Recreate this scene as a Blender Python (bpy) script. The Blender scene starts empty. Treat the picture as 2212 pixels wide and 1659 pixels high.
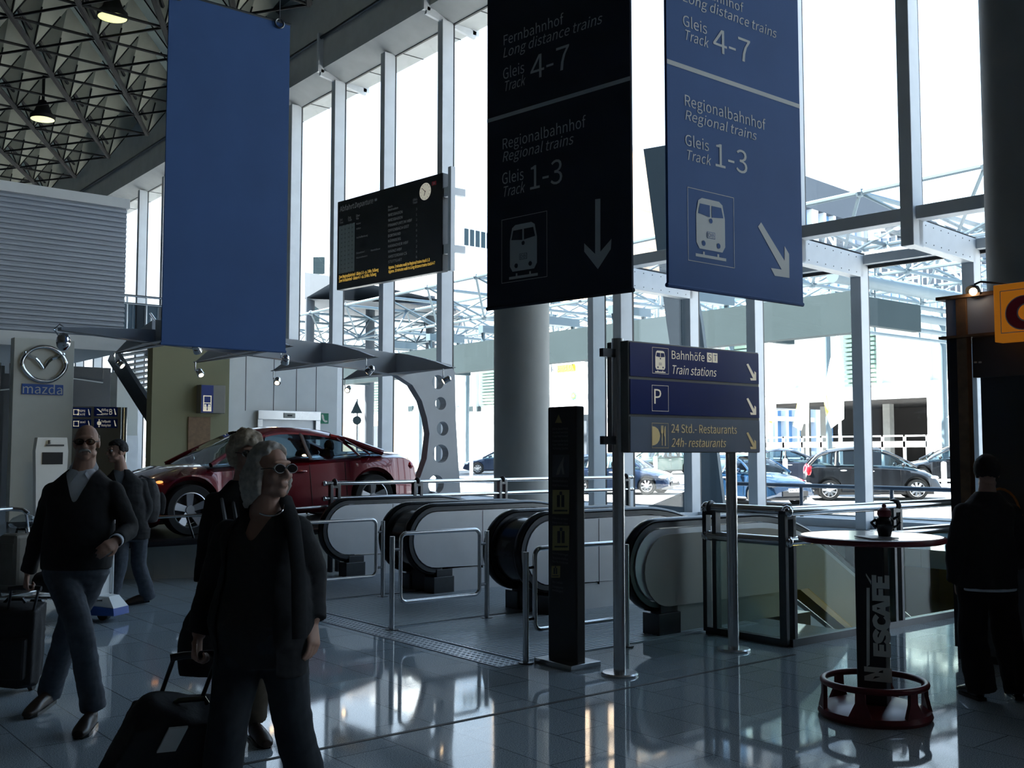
import bpy, bmesh, math, random
from mathutils import Vector, Matrix, Euler, noise
random.seed(7)
D = bpy.data
SC = bpy.context.scene
COL = SC.collection
V = Vector
R = math.radians

# ---------------------------------------------------------------- camera
W, H, F = 2212, 1659, 2250.0
EYE, PITCH, YAW = 1.6, math.atan(148 / 2250.0), R(-38.8)
cam_data = D.cameras.new('camera')
cam_data.sensor_width = 36.0
cam_data.lens = F / W * 36.0
cam_data.clip_end = 600
cam = D.objects.new('camera', cam_data)
cam.location = (0, 0, EYE)
cam.rotation_euler = (R(90) + PITCH, 0, YAW)
COL.objects.link(cam)
SC.camera = cam

# ---------------------------------------------------------------- sky, sun, exposure
SC.view_settings.view_transform = 'Standard'
SC.view_settings.look = 'None'
SC.view_settings.exposure = 0.38
SC.view_settings.gamma = 1.0
SC.view_settings.use_curve_mapping = False
world = D.worlds.new('sky')
SC.world = world
world.use_nodes = True
_n = world.node_tree.nodes
_l = world.node_tree.links
_n.clear()
_o = _n.new('ShaderNodeOutputWorld')
_b = _n.new('ShaderNodeBackground')
_tc = _n.new('ShaderNodeTexCoord')
_sx = _n.new('ShaderNodeSeparateXYZ')
_rp = _n.new('ShaderNodeValToRGB')
_rp.color_ramp.elements[0].position = 0.0
_rp.color_ramp.elements[0].color = (0.83, 0.915, 1.0, 1)
_rp.color_ramp.elements[1].position = 0.55
_rp.color_ramp.elements[1].color = (0.52, 0.73, 1.0, 1)
_l.new(_tc.outputs['Generated'], _sx.inputs[0])
_l.new(_sx.outputs['Z'], _rp.inputs[0])
_l.new(_rp.outputs[0], _b.inputs[0])
_b.inputs[1].default_value = 2.6
_l.new(_b.outputs[0], _o.inputs[0])

sun_data = D.lights.new('sun', 'SUN')
sun_data.energy = 60.0
sun_data.color = (1.0, 0.96, 0.88)
sun_data.angle = R(0.6)
sun = D.objects.new('sun', sun_data)
sun.rotation_euler = V((0.24, -0.52, -0.82)).to_track_quat('-Z', 'Y').to_euler()
sun.location = (-20, 30, 40)
COL.objects.link(sun)

cy = SC.cycles
cy.max_bounces = 7
cy.diffuse_bounces = 3
cy.glossy_bounces = 4
cy.transmission_bounces = 4
cy.transparent_max_bounces = 24
cy.caustics_reflective = False
cy.caustics_refractive = False
cy.sample_clamp_indirect = 6.0
try:
    cy.use_denoising = True
    cy.denoiser = 'OPENIMAGEDENOISE'
except Exception:
    pass

# ---------------------------------------------------------------- pixel <-> place
_RM = Euler((R(90) + PITCH, 0, YAW)).to_matrix()
FWD = V((math.sin(-YAW), math.cos(-YAW), 0))
RGT = V((math.cos(-YAW), -math.sin(-YAW), 0))
UP = V((0, 0, 1))
EYEP = V((0, 0, EYE))


def ray(px, py):
    return (_RM @ V(((px - W / 2) / F, -(py - H / 2) / F, -1.0))).normalized()


def hit(px, py, p, n):
    d = ray(px, py)
    return EYEP + d * ((V(p) - EYEP).dot(n) / d.dot(n))


def gnd(px, py, z=0.0):
    return hit(px, py, (0, 0, z), UP)


def onx(px, py, x):
    return hit(px, py, (x, 0, 0), V((1, 0, 0)))


def ony(px, py, y):
    return hit(px, py, (0, y, 0), V((0, 1, 0)))


def atd(px, py, d):
    return hit(px, py, FWD * d, FWD)


def proj(p):
    q = _RM.transposed() @ (V(p) - EYEP)
    return (W / 2 + F * q.x / -q.z, H / 2 - F * q.y / -q.z)


# ---------------------------------------------------------------- materials
MATS = {}


def mat(name, col, rough=0.5, metal=0.0, var=0.06, scale=8.0, bump=0.0, spec=0.5, emit=None, emit_s=0.0, coat=0.0):
    m = D.materials.new(name)
    m.use_nodes = True
    nt = m.node_tree
    b = nt.nodes['Principled BSDF']
    b.inputs['Roughness'].default_value = rough
    b.inputs['Metallic'].default_value = metal
    b.inputs['Specular IOR Level'].default_value = spec
    b.inputs['Coat Weight'].default_value = coat
    b.inputs['Coat Roughness'].default_value = 0.04
    tc = nt.nodes.new('ShaderNodeTexCoord')
    nz = nt.nodes.new('ShaderNodeTexNoise')
    nz.inputs['Scale'].default_value = scale
    nz.inputs['Detail'].default_value = 4.0
    nt.links.new(tc.outputs['Object'], nz.inputs['Vector'])
    rp = nt.nodes.new('ShaderNodeValToRGB')
    lo = [max(0.0, c * (1 - var)) for c in col]
    hi = [min(1.0, c * (1 + var)) for c in col]
    rp.color_ramp.elements[0].position = 0.3
    rp.color_ramp.elements[1].position = 0.7
    rp.color_ramp.elements[0].color = (*lo, 1)
    rp.color_ramp.elements[1].color = (*hi, 1)
    nt.links.new(nz.outputs['Fac'], rp.inputs['Fac'])
    nt.links.new(rp.outputs['Color'], b.inputs['Base Color'])
    if bump:
        bp = nt.nodes.new('ShaderNodeBump')
        bp.inputs['Strength'].default_value = bump
        bp.inputs['Distance'].default_value = 0.01
        nt.links.new(nz.outputs['Fac'], bp.inputs['Height'])
        nt.links.new(bp.outputs['Normal'], b.inputs['Normal'])
    if emit:
        b.inputs['Emission Color'].default_value = (*emit, 1)
        b.inputs['Emission Strength'].default_value = emit_s
    MATS[name] = m
    return m


def glass(name, tint=(0.93, 0.97, 0.98), refl=1.0, rough=0.0, ior=1.45):
    m = D.materials.new(name)
    m.use_nodes = True
    nt = m.node_tree
    nt.nodes.clear()
    o = nt.nodes.new('ShaderNodeOutputMaterial')
    t = nt.nodes.new('ShaderNodeBsdfTransparent')
    t.inputs[0].default_value = (*tint, 1)
    g = nt.nodes.new('ShaderNodeBsdfGlossy')
    g.inputs['Roughness'].default_value = rough
    f = nt.nodes.new('ShaderNodeLayerWeight')
    f.inputs['Blend'].default_value = 0.5
    p5 = nt.nodes.new('ShaderNodeMath')
    p5.operation = 'POWER'
    p5.inputs[1].default_value = 5.0
    k = nt.nodes.new('ShaderNodeMath')
    k.operation = 'MULTIPLY_ADD'
    f0 = ((ior - 1) / (ior + 1)) ** 2
    k.inputs[1].default_value = (1 - f0) * refl
    k.inputs[2].default_value = f0 * refl
    nt.links.new(f.outputs['Facing'], p5.inputs[0])
    mx = nt.nodes.new('ShaderNodeMixShader')
    nt.links.new(p5.outputs[0], k.inputs[0])
    nt.links.new(k.outputs[0], mx.inputs[0])
    nt.links.new(t.outputs[0], mx.inputs[1])
    nt.links.new(g.outputs[0], mx.inputs[2])
    nt.links.new(mx.outputs[0], o.inputs[0])
    MATS[name] = m
    return m


mat('aluminium', (0.54, 0.56, 0.58), 0.42, 0.0, 0.04, 3)
mat('gasket', (0.012, 0.012, 0.013), 0.6)
mat('steel', (0.60, 0.61, 0.62), 0.26, 1.0, 0.05, 30)
mat('chrome', (0.75, 0.76, 0.78), 0.10, 1.0, 0.03, 5)
mat('dark_steel', (0.10, 0.105, 0.11), 0.32, 0.8, 0.05, 20)
mat('soffit', (0.46, 0.47, 0.46), 0.8, 0, 0.06, 2)
mat('dark_ceiling', (0.085, 0.085, 0.078), 0.9, 0, 0.1, 1)
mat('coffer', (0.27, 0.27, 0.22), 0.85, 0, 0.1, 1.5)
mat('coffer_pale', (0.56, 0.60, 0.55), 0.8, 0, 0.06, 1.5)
mat('black_tube', (0.012, 0.012, 0.012), 0.8, spec=0.15)
mat('wall_dark', (0.10, 0.10, 0.10), 0.9, 0, 0.1, 0.6)
mat('concrete', (0.33, 0.33, 0.31), 0.85, 0, 0.10, 3, 0.2)
mat('column_paint', (0.36, 0.36, 0.33), 0.6, 0, 0.05, 2)
mat('rubber', (0.010, 0.010, 0.011), 0.22, 0, 0.1, 20)
mat('black_plastic', (0.014, 0.014, 0.016), 0.35, 0, 0.1, 20)
mat('silver_panel', (0.70, 0.72, 0.74), 0.36, 0.35, 0.05, 4)
mat('cream_panel', (0.50, 0.49, 0.43), 0.5, 0, 0.03, 3)
mat('green_grey', (0.30, 0.33, 0.30), 0.5, 0, 0.05, 3)
mat('white_paint', (0.78, 0.79, 0.78), 0.5, 0, 0.03, 3)
mat('off_white', (0.62, 0.63, 0.58), 0.55, 0, 0.03, 3)
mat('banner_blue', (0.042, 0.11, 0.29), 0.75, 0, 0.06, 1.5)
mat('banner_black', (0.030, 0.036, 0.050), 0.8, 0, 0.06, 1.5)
mat('sign_slate', (0.30, 0.34, 0.42), 0.4, 0, 0.04, 3)
mat('sign_blue', (0.004, 0.026, 0.20), 0.35, 0, 0.04, 3)
mat('sign_grey', (0.20, 0.22, 0.25), 0.4, 0, 0.04, 3)
mat('sign_frame', (0.22, 0.21, 0.19), 0.45, 0.3, 0.04, 6)
mat('letter_grey', (0.56, 0.58, 0.56), 0.6, 0, 0.02, 3)
mat('letter_white', (0.80, 0.78, 0.70), 0.6, 0, 0.02, 3)
mat('letter_lit', (0.80, 0.76, 0.62), 0.6, 0, 0.02, 3, emit=(1.0, 0.93, 0.75), emit_s=0.22)
mat('letter_dim', (0.30, 0.31, 0.30), 0.6, 0, 0.02, 3, emit=(0.8, 0.85, 0.85), emit_s=0.03)
mat('letter_amber', (0.8, 0.55, 0.15), 0.5, 0, 0.02, 3, emit=(1.0, 0.62, 0.10), emit_s=0.6)
mat('letter_gold', (0.75, 0.62, 0.32), 0.5, 0, 0.02, 3, emit=(1.0, 0.80, 0.38), emit_s=0.10)
mat('board_black', (0.008, 0.009, 0.011), 0.45)
mat('pylon_black', (0.018, 0.018, 0.018), 0.5)
mat('picto_yellow', (0.34, 0.28, 0.10), 0.5)
mat('red_plastic', (0.35, 0.03, 0.04), 0.35)
mat('dark_red', (0.16, 0.02, 0.025), 0.35)
mat('table_white', (0.82, 0.84, 0.82), 0.12, 0, 0.02, 5, spec=0.8)
mat('car_red', (0.13, 0.005, 0.012), 0.22, 0.35, 0.03, 4, coat=1.0)
mat('tyre', (0.012, 0.012, 0.012), 0.8)
mat('alloy', (0.62, 0.63, 0.65), 0.28, 0.9, 0.03, 6)
mat('tail_red', (0.5, 0.01, 0.02), 0.15, 0, 0.02, 5, coat=1)
mat('lamp_clear', (0.75, 0.78, 0.80), 0.1, 0.4, 0.02, 5, coat=1)
mat('amber', (0.8, 0.3, 0.02), 0.3, emit=(1.0, 0.4, 0.1), emit_s=1.0)
mat('lamp_glow', (0.8, 0.8, 0.5), 0.4, emit=(0.95, 1.0, 0.33), emit_s=0.65)
mat('bulb', (1, 0.9, 0.8), 0.4, emit=(1.0, 0.72, 0.42), emit_s=9.0)
mat('orange_sign', (0.85, 0.28, 0.02), 0.5, emit=(1.0, 0.33, 0.02), emit_s=0.15)
mat('wood', (0.20, 0.115, 0.055), 0.5, 0, 0.2, 14, 0.1)
mat('wicker', (0.45, 0.17, 0.03), 0.6, 0, 0.2, 40, 0.3)
mat('olive_wall', (0.26, 0.25, 0.15), 0.8, 0, 0.04, 1)
mat('cladding', (0.42, 0.46, 0.52), 0.5, 0.3, 0.03, 2)
mat('green_sign', (0.0, 0.20, 0.10), 0.5)
mat('skin', (0.42, 0.24, 0.17), 0.55, 0, 0.06, 18)
mat('hair_grey', (0.38, 0.34, 0.29), 0.6, 0, 0.25, 40, 0.4)
mat('hair_blond', (0.42, 0.33, 0.23), 0.6, 0, 0.25, 40, 0.4)
mat('hair_black', (0.012, 0.010, 0.009), 0.8, 0, 0.2, 40, 0.3)
mat('black_cloth', (0.010, 0.010, 0.011), 0.9, 0, 0.2, 30, 0.2)
mat('charcoal_cloth', (0.022, 0.021, 0.021), 0.9, 0, 0.15, 40, 0.2)
mat('jeans', (0.068, 0.080, 0.100), 0.9, 0, 0.22, 25, 0.2)
mat('dark_jeans', (0.022, 0.026, 0.032), 0.9, 0, 0.2, 25, 0.2)
mat('brown_cloth', (0.10, 0.075, 0.05), 0.9, 0, 0.15, 25, 0.2)
mat('shirt_white', (0.62, 0.66, 0.72), 0.8, 0, 0.04, 20)
mat('shoe_leather', (0.03, 0.018, 0.012), 0.35, 0, 0.2, 20)
mat('suitcase_black', (0.012, 0.012, 0.014), 0.7, 0, 0.2, 60, 0.2)
mat('tan_case', (0.22, 0.19, 0.15), 0.6, 0, 0.08, 10)
mat('pale_label', (0.5, 0.5, 0.48), 0.6)
mat('blue_plastic', (0.02, 0.09, 0.38), 0.35)
mat('asphalt', (0.27, 0.275, 0.28), 0.9, 0, 0.12, 2.5, 0.1)
mat('pavement', (0.24, 0.26, 0.28), 0.85, 0, 0.1, 2, 0.1)
mat('white_facade', (0.78, 0.80, 0.80), 0.6, 0, 0.03, 0.5)
mat('louvre_green', (0.42, 0.62, 0.50), 0.5, 0, 0.04, 1)
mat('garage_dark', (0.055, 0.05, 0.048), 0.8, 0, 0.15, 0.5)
mat('orange_wall', (0.75, 0.52, 0.34), 0.7, 0, 0.05, 0.5)
mat('truss_blue', (0.10, 0.145, 0.175), 0.45, 0, 0.05, 2)
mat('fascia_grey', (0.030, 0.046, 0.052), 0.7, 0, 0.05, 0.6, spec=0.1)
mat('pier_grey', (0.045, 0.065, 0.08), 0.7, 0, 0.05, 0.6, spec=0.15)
mat('roof_grey', (0.055, 0.068, 0.085), 0.7, 0, 0.05, 0.4)
mat('hotel_glass', (0.10, 0.23, 0.42), 0.25, 0, 0.12, 0.3)
mat('office_wall', (0.36, 0.33, 0.32), 0.8, 0, 0.06, 0.4)
mat('flag_cloth', (0.85, 0.84, 0.74), 0.8, 0, 0.03, 2)
mat('flag_yellow', (0.85, 0.75, 0.12), 0.8, 0, 0.03, 2)
mat('rail_blue', (0.05, 0.07, 0.10), 0.35)
mat('car_navy', (0.015, 0.03, 0.07), 0.2, 0.3, 0.03, 4, coat=1)
mat('car_blue', (0.006, 0.028, 0.07), 0.2, 0.3, 0.03, 4, coat=1)
mat('car_black', (0.018, 0.02, 0.024), 0.2, 0.3, 0.03, 4, coat=1)
mat('car_slate', (0.05, 0.06, 0.09), 0.2, 0.4, 0.03, 4, coat=1)
mat('car_silver', (0.35, 0.37, 0.40), 0.25, 0.6, 0.03, 4, coat=1)
mat('car_green', (0.02, 0.07, 0.055), 0.2, 0.3, 0.03, 4, coat=1)
mat('seat_grey', (0.16, 0.16, 0.17), 0.8)
mat('yellow_paint', (0.85, 0.70, 0.05), 0.5)
mat('bp_green', (0.05, 0.40, 0.10), 0.5)
mat('sign_red', (0.6, 0.03, 0.04), 0.5)
mat('warm_wall', (0.70, 0.52, 0.16), 0.6, 0, 0.05, 0.5)  # yellow light of the lower level put into the wall colour
glass('pane_glass', (0.95, 0.975, 0.985), 0.8)
glass('guard_glass', (0.80, 0.88, 0.85), 0.8)
glass('smoked_glass', (0.12, 0.15, 0.17), 1.0)
glass('sun_lens', (0.10, 0.09, 0.08), 0.04)
glass('car_glass', (0.40, 0.50, 0.55), 1.1)
glass('spectacle', (0.55, 0.5, 0.45), 0.5)
glass('plastic_film', (0.75, 0.80, 0.85), 1.5, 0.15)


def floor_mat():
    m = D.materials.new('granite_tiles')
    m.use_nodes = True
    nt = m.node_tree
    N, L = nt.nodes, nt.links
    b = N['Principled BSDF']
    tc = N.new('ShaderNodeTexCoord')
    nz = N.new('ShaderNodeTexNoise')
    nz.inputs['Scale'].default_value = 160
    nz.inputs['Detail'].default_value = 3
    L.new(tc.outputs['Object'], nz.inputs['Vector'])
    rp = N.new('ShaderNodeValToRGB')
    rp.color_ramp.elements[0].position = 0.36
    rp.color_ramp.elements[1].position = 0.66
    rp.color_ramp.elements[0].color = (0.17, 0.215, 0.25, 1)
    rp.color_ramp.elements[1].color = (0.60, 0.68, 0.74, 1)
    L.new(nz.outputs['Fac'], rp.inputs[0])
    br = N.new('ShaderNodeTexBrick')
    br.offset = 0.5
    br.inputs['Scale'].default_value = 1.0
    br.inputs['Mortar Size'].default_value = 0.004
    br.inputs['Brick Width'].default_value = 0.8
    br.inputs['Row Height'].default_value = 0.4
    br.inputs['Color1'].default_value = (1, 1, 1, 1)
    br.inputs['Color2'].default_value = (0.86, 0.86, 0.86, 1)
    br.inputs['Mortar'].default_value = (0.38, 0.38, 0.38, 1)
    mp = N.new('ShaderNodeMapping')
    mp.inputs['Rotation'].default_value = (0, 0, R(90))
    mp.inputs['Location'].default_value = (0.13, 0.03, 0)
    L.new(tc.outputs['Object'], mp.inputs[0])
    L.new(mp.outputs[0], br.inputs['Vector'])
    mx = N.new('ShaderNodeMix')
    mx.data_type = 'RGBA'
    mx.blend_type = 'MULTIPLY'
    mx.inputs[0].default_value = 1.0
    L.new(rp.outputs[0], mx.inputs[6])
    L.new(br.outputs['Color'], mx.inputs[7])
    L.new(mx.outputs[2], b.inputs['Base Color'])
    rr = N.new('ShaderNodeValToRGB')
    rr.color_ramp.elements[0].position = 0.40
    rr.color_ramp.elements[1].position = 0.62
    rr.color_ramp.elements[0].color = (0.015, 0.015, 0.015, 1)
    rr.color_ramp.elements[1].color = (0.075, 0.075, 0.075, 1)
    L.new(nz.outputs['Fac'], rr.inputs[0])
    L.new(rr.outputs[0], b.inputs['Roughness'])
    bp = N.new('ShaderNodeBump')
    bp.inputs['Strength'].default_value = 0.012
    bp.inputs['Distance'].default_value = 0.002
    L.new(nz.outputs['Fac'], bp.inputs['Height'])
    L.new(bp.outputs[0], b.inputs['Normal'])
    b.inputs['Specular IOR Level'].default_value = 0.26
    MATS['granite'] = m


floor_mat()


# ---------------------------------------------------------------- mesh builder
class MB:
    def __init__(self):
        self.v, self.f, self.m, self.s = [], [], [], []
        self.X = Matrix.Identity(4)

    def add(self, vs, fs, mi=0, smooth=False):
        k = len(self.v)
        self.v += [self.X @ V(p) for p in vs]
        for f in fs:
            self.f.append([i + k for i in f])
            self.m.append(mi)
            self.s.append(smooth)
        return self

    def box(self, x0, x1, y0, y1, z0, z1, mi=0):
        vs = [(x, y, z) for z in (z0, z1) for y in (y0, y1) for x in (x0, x1)]
        return self.add(vs, [(0, 2, 3, 1), (4, 5, 7, 6), (0, 1, 5, 4), (2, 6, 7, 3), (0, 4, 6, 2), (1, 3, 7, 5)], mi)

    def obox(self, c, a, b, w, mi=0):
        """box about c with half-axes a, b, w"""
        c, a, b, w = V(c), V(a), V(b), V(w)
        vs = [c + a * i + b * j + w * k for k in (-1, 1) for j in (-1, 1) for i in (-1, 1)]
        return self.add(vs, [(0, 2, 3, 1), (4, 5, 7, 6), (0, 1, 5, 4), (2, 6, 7, 3), (0, 4, 6, 2), (1, 3, 7, 5)], mi)

    def beam(self, p, q, w, h, up=UP, mi=0):
        p, q = V(p), V(q)
        t = (q - p)
        ln = t.length
        t = t / ln
        a = t.cross(V(up))
        if a.length < 1e-4:
            a = t.cross(V((1, 0, 0)))
        a.normalize()
        b = a.cross(t)
        return self.obox((p + q) / 2, t * ln / 2, a * w / 2, b * h / 2, mi)

    def cyl(self, p, q, r, r2=None, n=12, mi=0, smooth=True, cap=True):
        p, q = V(p), V(q)
        r2 = r if r2 is None else r2
        t = (q - p).normalized()
        a = t.cross(UP)
        if a.length < 1e-4:
            a = V((1, 0, 0))
        a.normalize()
        b = t.cross(a)
        vs = []
        for c, rr in ((p, r), (q, r2)):
            for i in range(n):
                th = 2 * math.pi * i / n
                vs.append(c + a * math.cos(th) * rr + b * math.sin(th) * rr)
        self.add(vs, [(i, (i + 1) % n, n + (i + 1) % n, n + i) for i in range(n)], mi, smooth)
        if cap:
            self.add(vs[:n], [tuple(range(n))[::-1]], mi)
            self.add(vs[n:], [tuple(range(n))], mi)
        return self

    def tube(self, path, r, n=10, closed=False, mi=0, ell=None):
        P = [V(p) for p in path]
        k = len(P)
        rings = []
        prev = None
        for i in range(k):
            if closed:
                t = P[(i + 1) % k] - P[i - 1]
            else:
                t = P[min(i + 1, k - 1)] - P[max(i - 1, 0)]
            t.normalize()
            if prev is None:
                a = t.cross(UP)
                if a.length < 1e-3:
                    a = t.cross(V((1, 0, 0)))
            else:
                a = prev - t * prev.dot(t)
            a.normalize()
            prev = a
            b = t.cross(a)
            ra, rb = (r, r) if ell is None else ell
            rings.append([P[i] + a * math.cos(2 * math.pi * j / n) * ra + b * math.sin(2 * math.pi * j / n) * rb for j in range(n)])
        return self.loft(rings, closed_path=closed, mi=mi)

    def loft(self, rings, closed_path=False, mi=0, smooth=True, cap=True):
        n = len(rings[0])
        vs = [p for r in rings for p in r]
        k = len(rings)
        fs = []
        for i in range(k if closed_path else k - 1):
            a, b = i * n, ((i + 1) % k) * n
            for j in range(n):
                j2 = (j + 1) % n
                fs.append((a + j, a + j2, b + j2, b + j))
        self.add(vs, fs, mi, smooth)
        if cap and not closed_path:
            self.add(rings[0], [tuple(range(n))[::-1]], mi)
            self.add(rings[-1], [tuple(range(n))], mi)
        return self

    def lathe(self, prof, c=(0, 0, 0), n=32, mi=0, axis=None):
        c = V(c)
        t = V(axis or (0, 0, 1)).normalized()
        a = t.cross(V((0, 1, 0)))
        if a.length < 1e-3:
            a = t.cross(V((1, 0, 0)))
        a.normalize()
        b = t.cross(a)
        rings = [[c + t * z + a * math.cos(2 * math.pi * j / n) * r + b * math.sin(2 * math.pi * j / n) * r for j in range(n)] for r, z in prof]
        return self.loft(rings, mi=mi, cap=False)

    def ball(self, c, r, n=14, mi=0, ax=None):
        c = V(c)
        rr = (r, r, r) if not hasattr(r, '__len__') else r
        A = ax or (V((1, 0, 0)), V((0, 1, 0)), V((0, 0, 1)))
        rings = []
        for i in range(n // 2 + 1):
            ph = -math.pi / 2 + math.pi * i / (n // 2)
            cp, sp = max(math.cos(ph), 1e-3), math.sin(ph)
            rings.append([c + A[0] * (rr[0] * cp * math.cos(2 * math.pi * j / n)) + A[1] * (rr[1] * cp * math.sin(2 * math.pi * j / n)) + A[2] * (rr[2] * sp) for j in range(n)])
        return self.loft(rings, mi=mi)

    def prism(self, poly, o, u, v, w, mi=0, holes=None, mi_side=None):
        """2-D outline in the plane (o, u, v), given the thickness vector w; centred on o"""
        o, u, v, w = V(o), V(u), V(v), V(w)
        ms = mi if mi_side is None else mi_side
        if not holes:
            n = len(poly)
            vs = [o + u * x + v * y - w / 2 for x, y in poly] + [o + u * x + v * y + w / 2 for x, y in poly]
            self.add(vs, [tuple(range(n))[::-1], tuple(range(n, 2 * n))], mi)
            self.add(vs, [(i, (i + 1) % n, n + (i + 1) % n, n + i) for i in range(n)], ms)
            return self
        bm = bmesh.new()
        es = []
        for lp in [poly] + holes:
            bv = [bm.verts.new((x, y, 0)) for x, y in lp]
            es += [bm.edges.new((bv[i], bv[(i + 1) % len(bv)])) for i in range(len(bv))]
        bmesh.ops.triangle_fill(bm, edges=es, use_beauty=True, normal=(0, 0, 1))
        bm.verts.index_update()
        co = [p.co.copy() for p in bm.verts]
        tris = [[q.index for q in f.verts] for f in bm.faces]
        bm.free()
        self.add([o + u * c.x + v * c.y - w / 2 for c in co], [t[::-1] for t in tris], mi)
        self.add([o + u * c.x + v * c.y + w / 2 for c in co], tris, mi)
        for lp in [poly] + holes:
            n = len(lp)
            vs = [o + u * x + v * y - w / 2 for x, y in lp] + [o + u * x + v * y + w / 2 for x, y in lp]
            self.add(vs, [(i, (i + 1) % n, n + (i + 1) % n, n + i) for i in range(n)], ms)
        return self

    def build(self, name, mats, parent=None, bevel=0.0, origin=None):
        me = D.meshes.new(name)
        off = V(origin) if origin is not None else V((0, 0, 0))
        if parent is not None:
            rt = parent
            while rt.parent:
                rt = rt.parent
            off = V(rt.location)
        me.from_pydata([p - off for p in self.v], [], self.f)
        if isinstance(mats, str):
            mats = [mats]
        for mm in mats:
            me.materials.append(MATS[mm])
        me.polygons.foreach_set('material_index', self.m)
        me.polygons.foreach_set('use_smooth', self.s)
        me.update()
        bm = bmesh.new()
        bm.from_mesh(me)
        bmesh.ops.recalc_face_normals(bm, faces=bm.faces)
        bm.to_mesh(me)
        bm.free()
        if any(self.s):
            me.set_sharp_from_angle(angle=R(38))
        ob = D.objects.new(name, me)
        COL.objects.link(ob)
        if parent is not None:
            ob.parent = parent
        elif origin is not None:
            ob.location = off
        if bevel:
            bv = ob.modifiers.new('edge', 'BEVEL')
            bv.width = bevel
            bv.segments = 2
            bv.limit_method = 'ANGLE'
        return ob


def tag(o, label=None, cat=None, group=None, kind=None):
    if label:
        o['label'] = label
    if cat:
        o['category'] = cat
    if group:
        o['group'] = group
    if kind:
        o['kind'] = kind
    return o


def thing(name, label, cat, loc=(0, 0, 0), group=None, kind=None):
    """an Empty at the thing's base; children are given in world coordinates and stored relative to it"""
    o = D.objects.new(name, None)
    COL.objects.link(o)
    o.location = loc
    o.empty_display_size = 0.2
    return tag(o, label, cat, group, kind)


def copy_tree(o, parent=None):
    c = o.copy()
    COL.objects.link(c)
    if parent:
        c.parent = parent
    for ch in [x for x in D.objects if x.parent == o]:
        copy_tree(ch, c)
    return c


def struct(ob):
    ob['kind'] = 'structure'
    return ob


# ---------------------------------------------------------------- lettering
_TXT = {}
try:
    _FONT = D.fonts.load(bpy.utils.system_resource('DATAFILES', path='fonts') + '/Noto Sans CJK Regular.woff2')
except Exception:
    _FONT = None


def glyphs(s, fat=0.0):
    key = (s, fat)
    if key not in _TXT:
        cu = D.curves.new('t', 'FONT')
        cu.body = s
        cu.offset = fat
        if _FONT:
            cu.font = _FONT
        cu.size = 1.0
        cu.resolution_u = 3
        ob = D.objects.new('t', cu)
        COL.objects.link(ob)
        bpy.context.view_layer.update()
        me = D.meshes.new_from_object(ob.evaluated_get(bpy.context.evaluated_depsgraph_get()))
        vs = [(p.co.x, p.co.y) for p in me.vertices]
        fs = [tuple(p.vertices) for p in me.polygons]
        D.objects.remove(ob)
        D.curves.remove(cu)
        D.meshes.remove(me)
        _TXT[key] = (vs, fs)
    return _TXT[key]


CAP = max(y for x, y in glyphs('H')[0])


class Plane:
    """a flat face: origin o, unit u (reading direction), unit v (up), n (towards the reader)"""

    def __init__(self, o, u, v=(0, 0, 1)):
        self.o, self.u, self.v = V(o), V(u).normalized(), V(v).normalized()
        self.n = self.u.cross(self.v).normalized()

    def pt(self, a, b, off=0.0):
        return self.o + self.u * a + self.v * b + self.n * off

    def uv(self, px, py):
        p = hit(px, py, self.o, self.n) - self.o
        return p.dot(self.u), p.dot(self.v)

    def text(self, mb, s, a, b, cap, width=None, italic=False, off=0.003, mi=0, fat=0.0):
        vs, fs = glyphs(s, fat)
        k = cap / CAP
        x0, x1 = min(p[0] for p in vs), max(p[0] for p in vs)
        sh = 0.2 if italic else 0.0
        kx = k * 0.85
        if width:
            kx = max(1e-4, (width - sh * cap)) / (x1 - x0)
        mb.add([self.pt(a + (x - x0) * kx + sh * y * k, b + y * k, off) for x, y in vs], fs, mi)

    def textpx(self, mb, s, p0, x1, ycap, italic=False, off=0.003, mi=0):
        a, b = self.uv(*p0)
        _, b2 = self.uv(p0[0], ycap)
        lo, hi = a, a + 8.0
        for _ in range(40):
            m_ = (lo + hi) / 2
            if proj(self.pt(m_, b))[0] < x1:
                lo = m_
            else:
                hi = m_
        self.text(mb, s, a, b, abs(b2 - b), lo - a, italic, off, mi)

    def poly(self, mb, pts, off=0.003, mi=0):
        mb.add([self.pt(x, y, off) for x, y in pts], [tuple(range(len(pts)))], mi)

    def polypx(self, mb, pts, off=0.003, mi=0):
        self.poly(mb, [self.uv(*p) for p in pts], off, mi)

    def frame(self, mb, x0, x1, y0, y1, t, off=0.003, mi=0):
        for q in ((x0, x1, y0, y0 + t), (x0, x1, y1 - t, y1), (x0, x0 + t, y0, y1), (x1 - t, x1, y0, y1)):
            self.poly(mb, [(q[0], q[2]), (q[1], q[2]), (q[1], q[3]), (q[0], q[3])], off, mi)


def disc(cx, cz, r, n=20, ry=None):
    return [(cx + r * math.cos(2 * math.pi * i / n), cz + (ry or r) * math.sin(2 * math.pi * i / n)) for i in range(n)]


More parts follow.
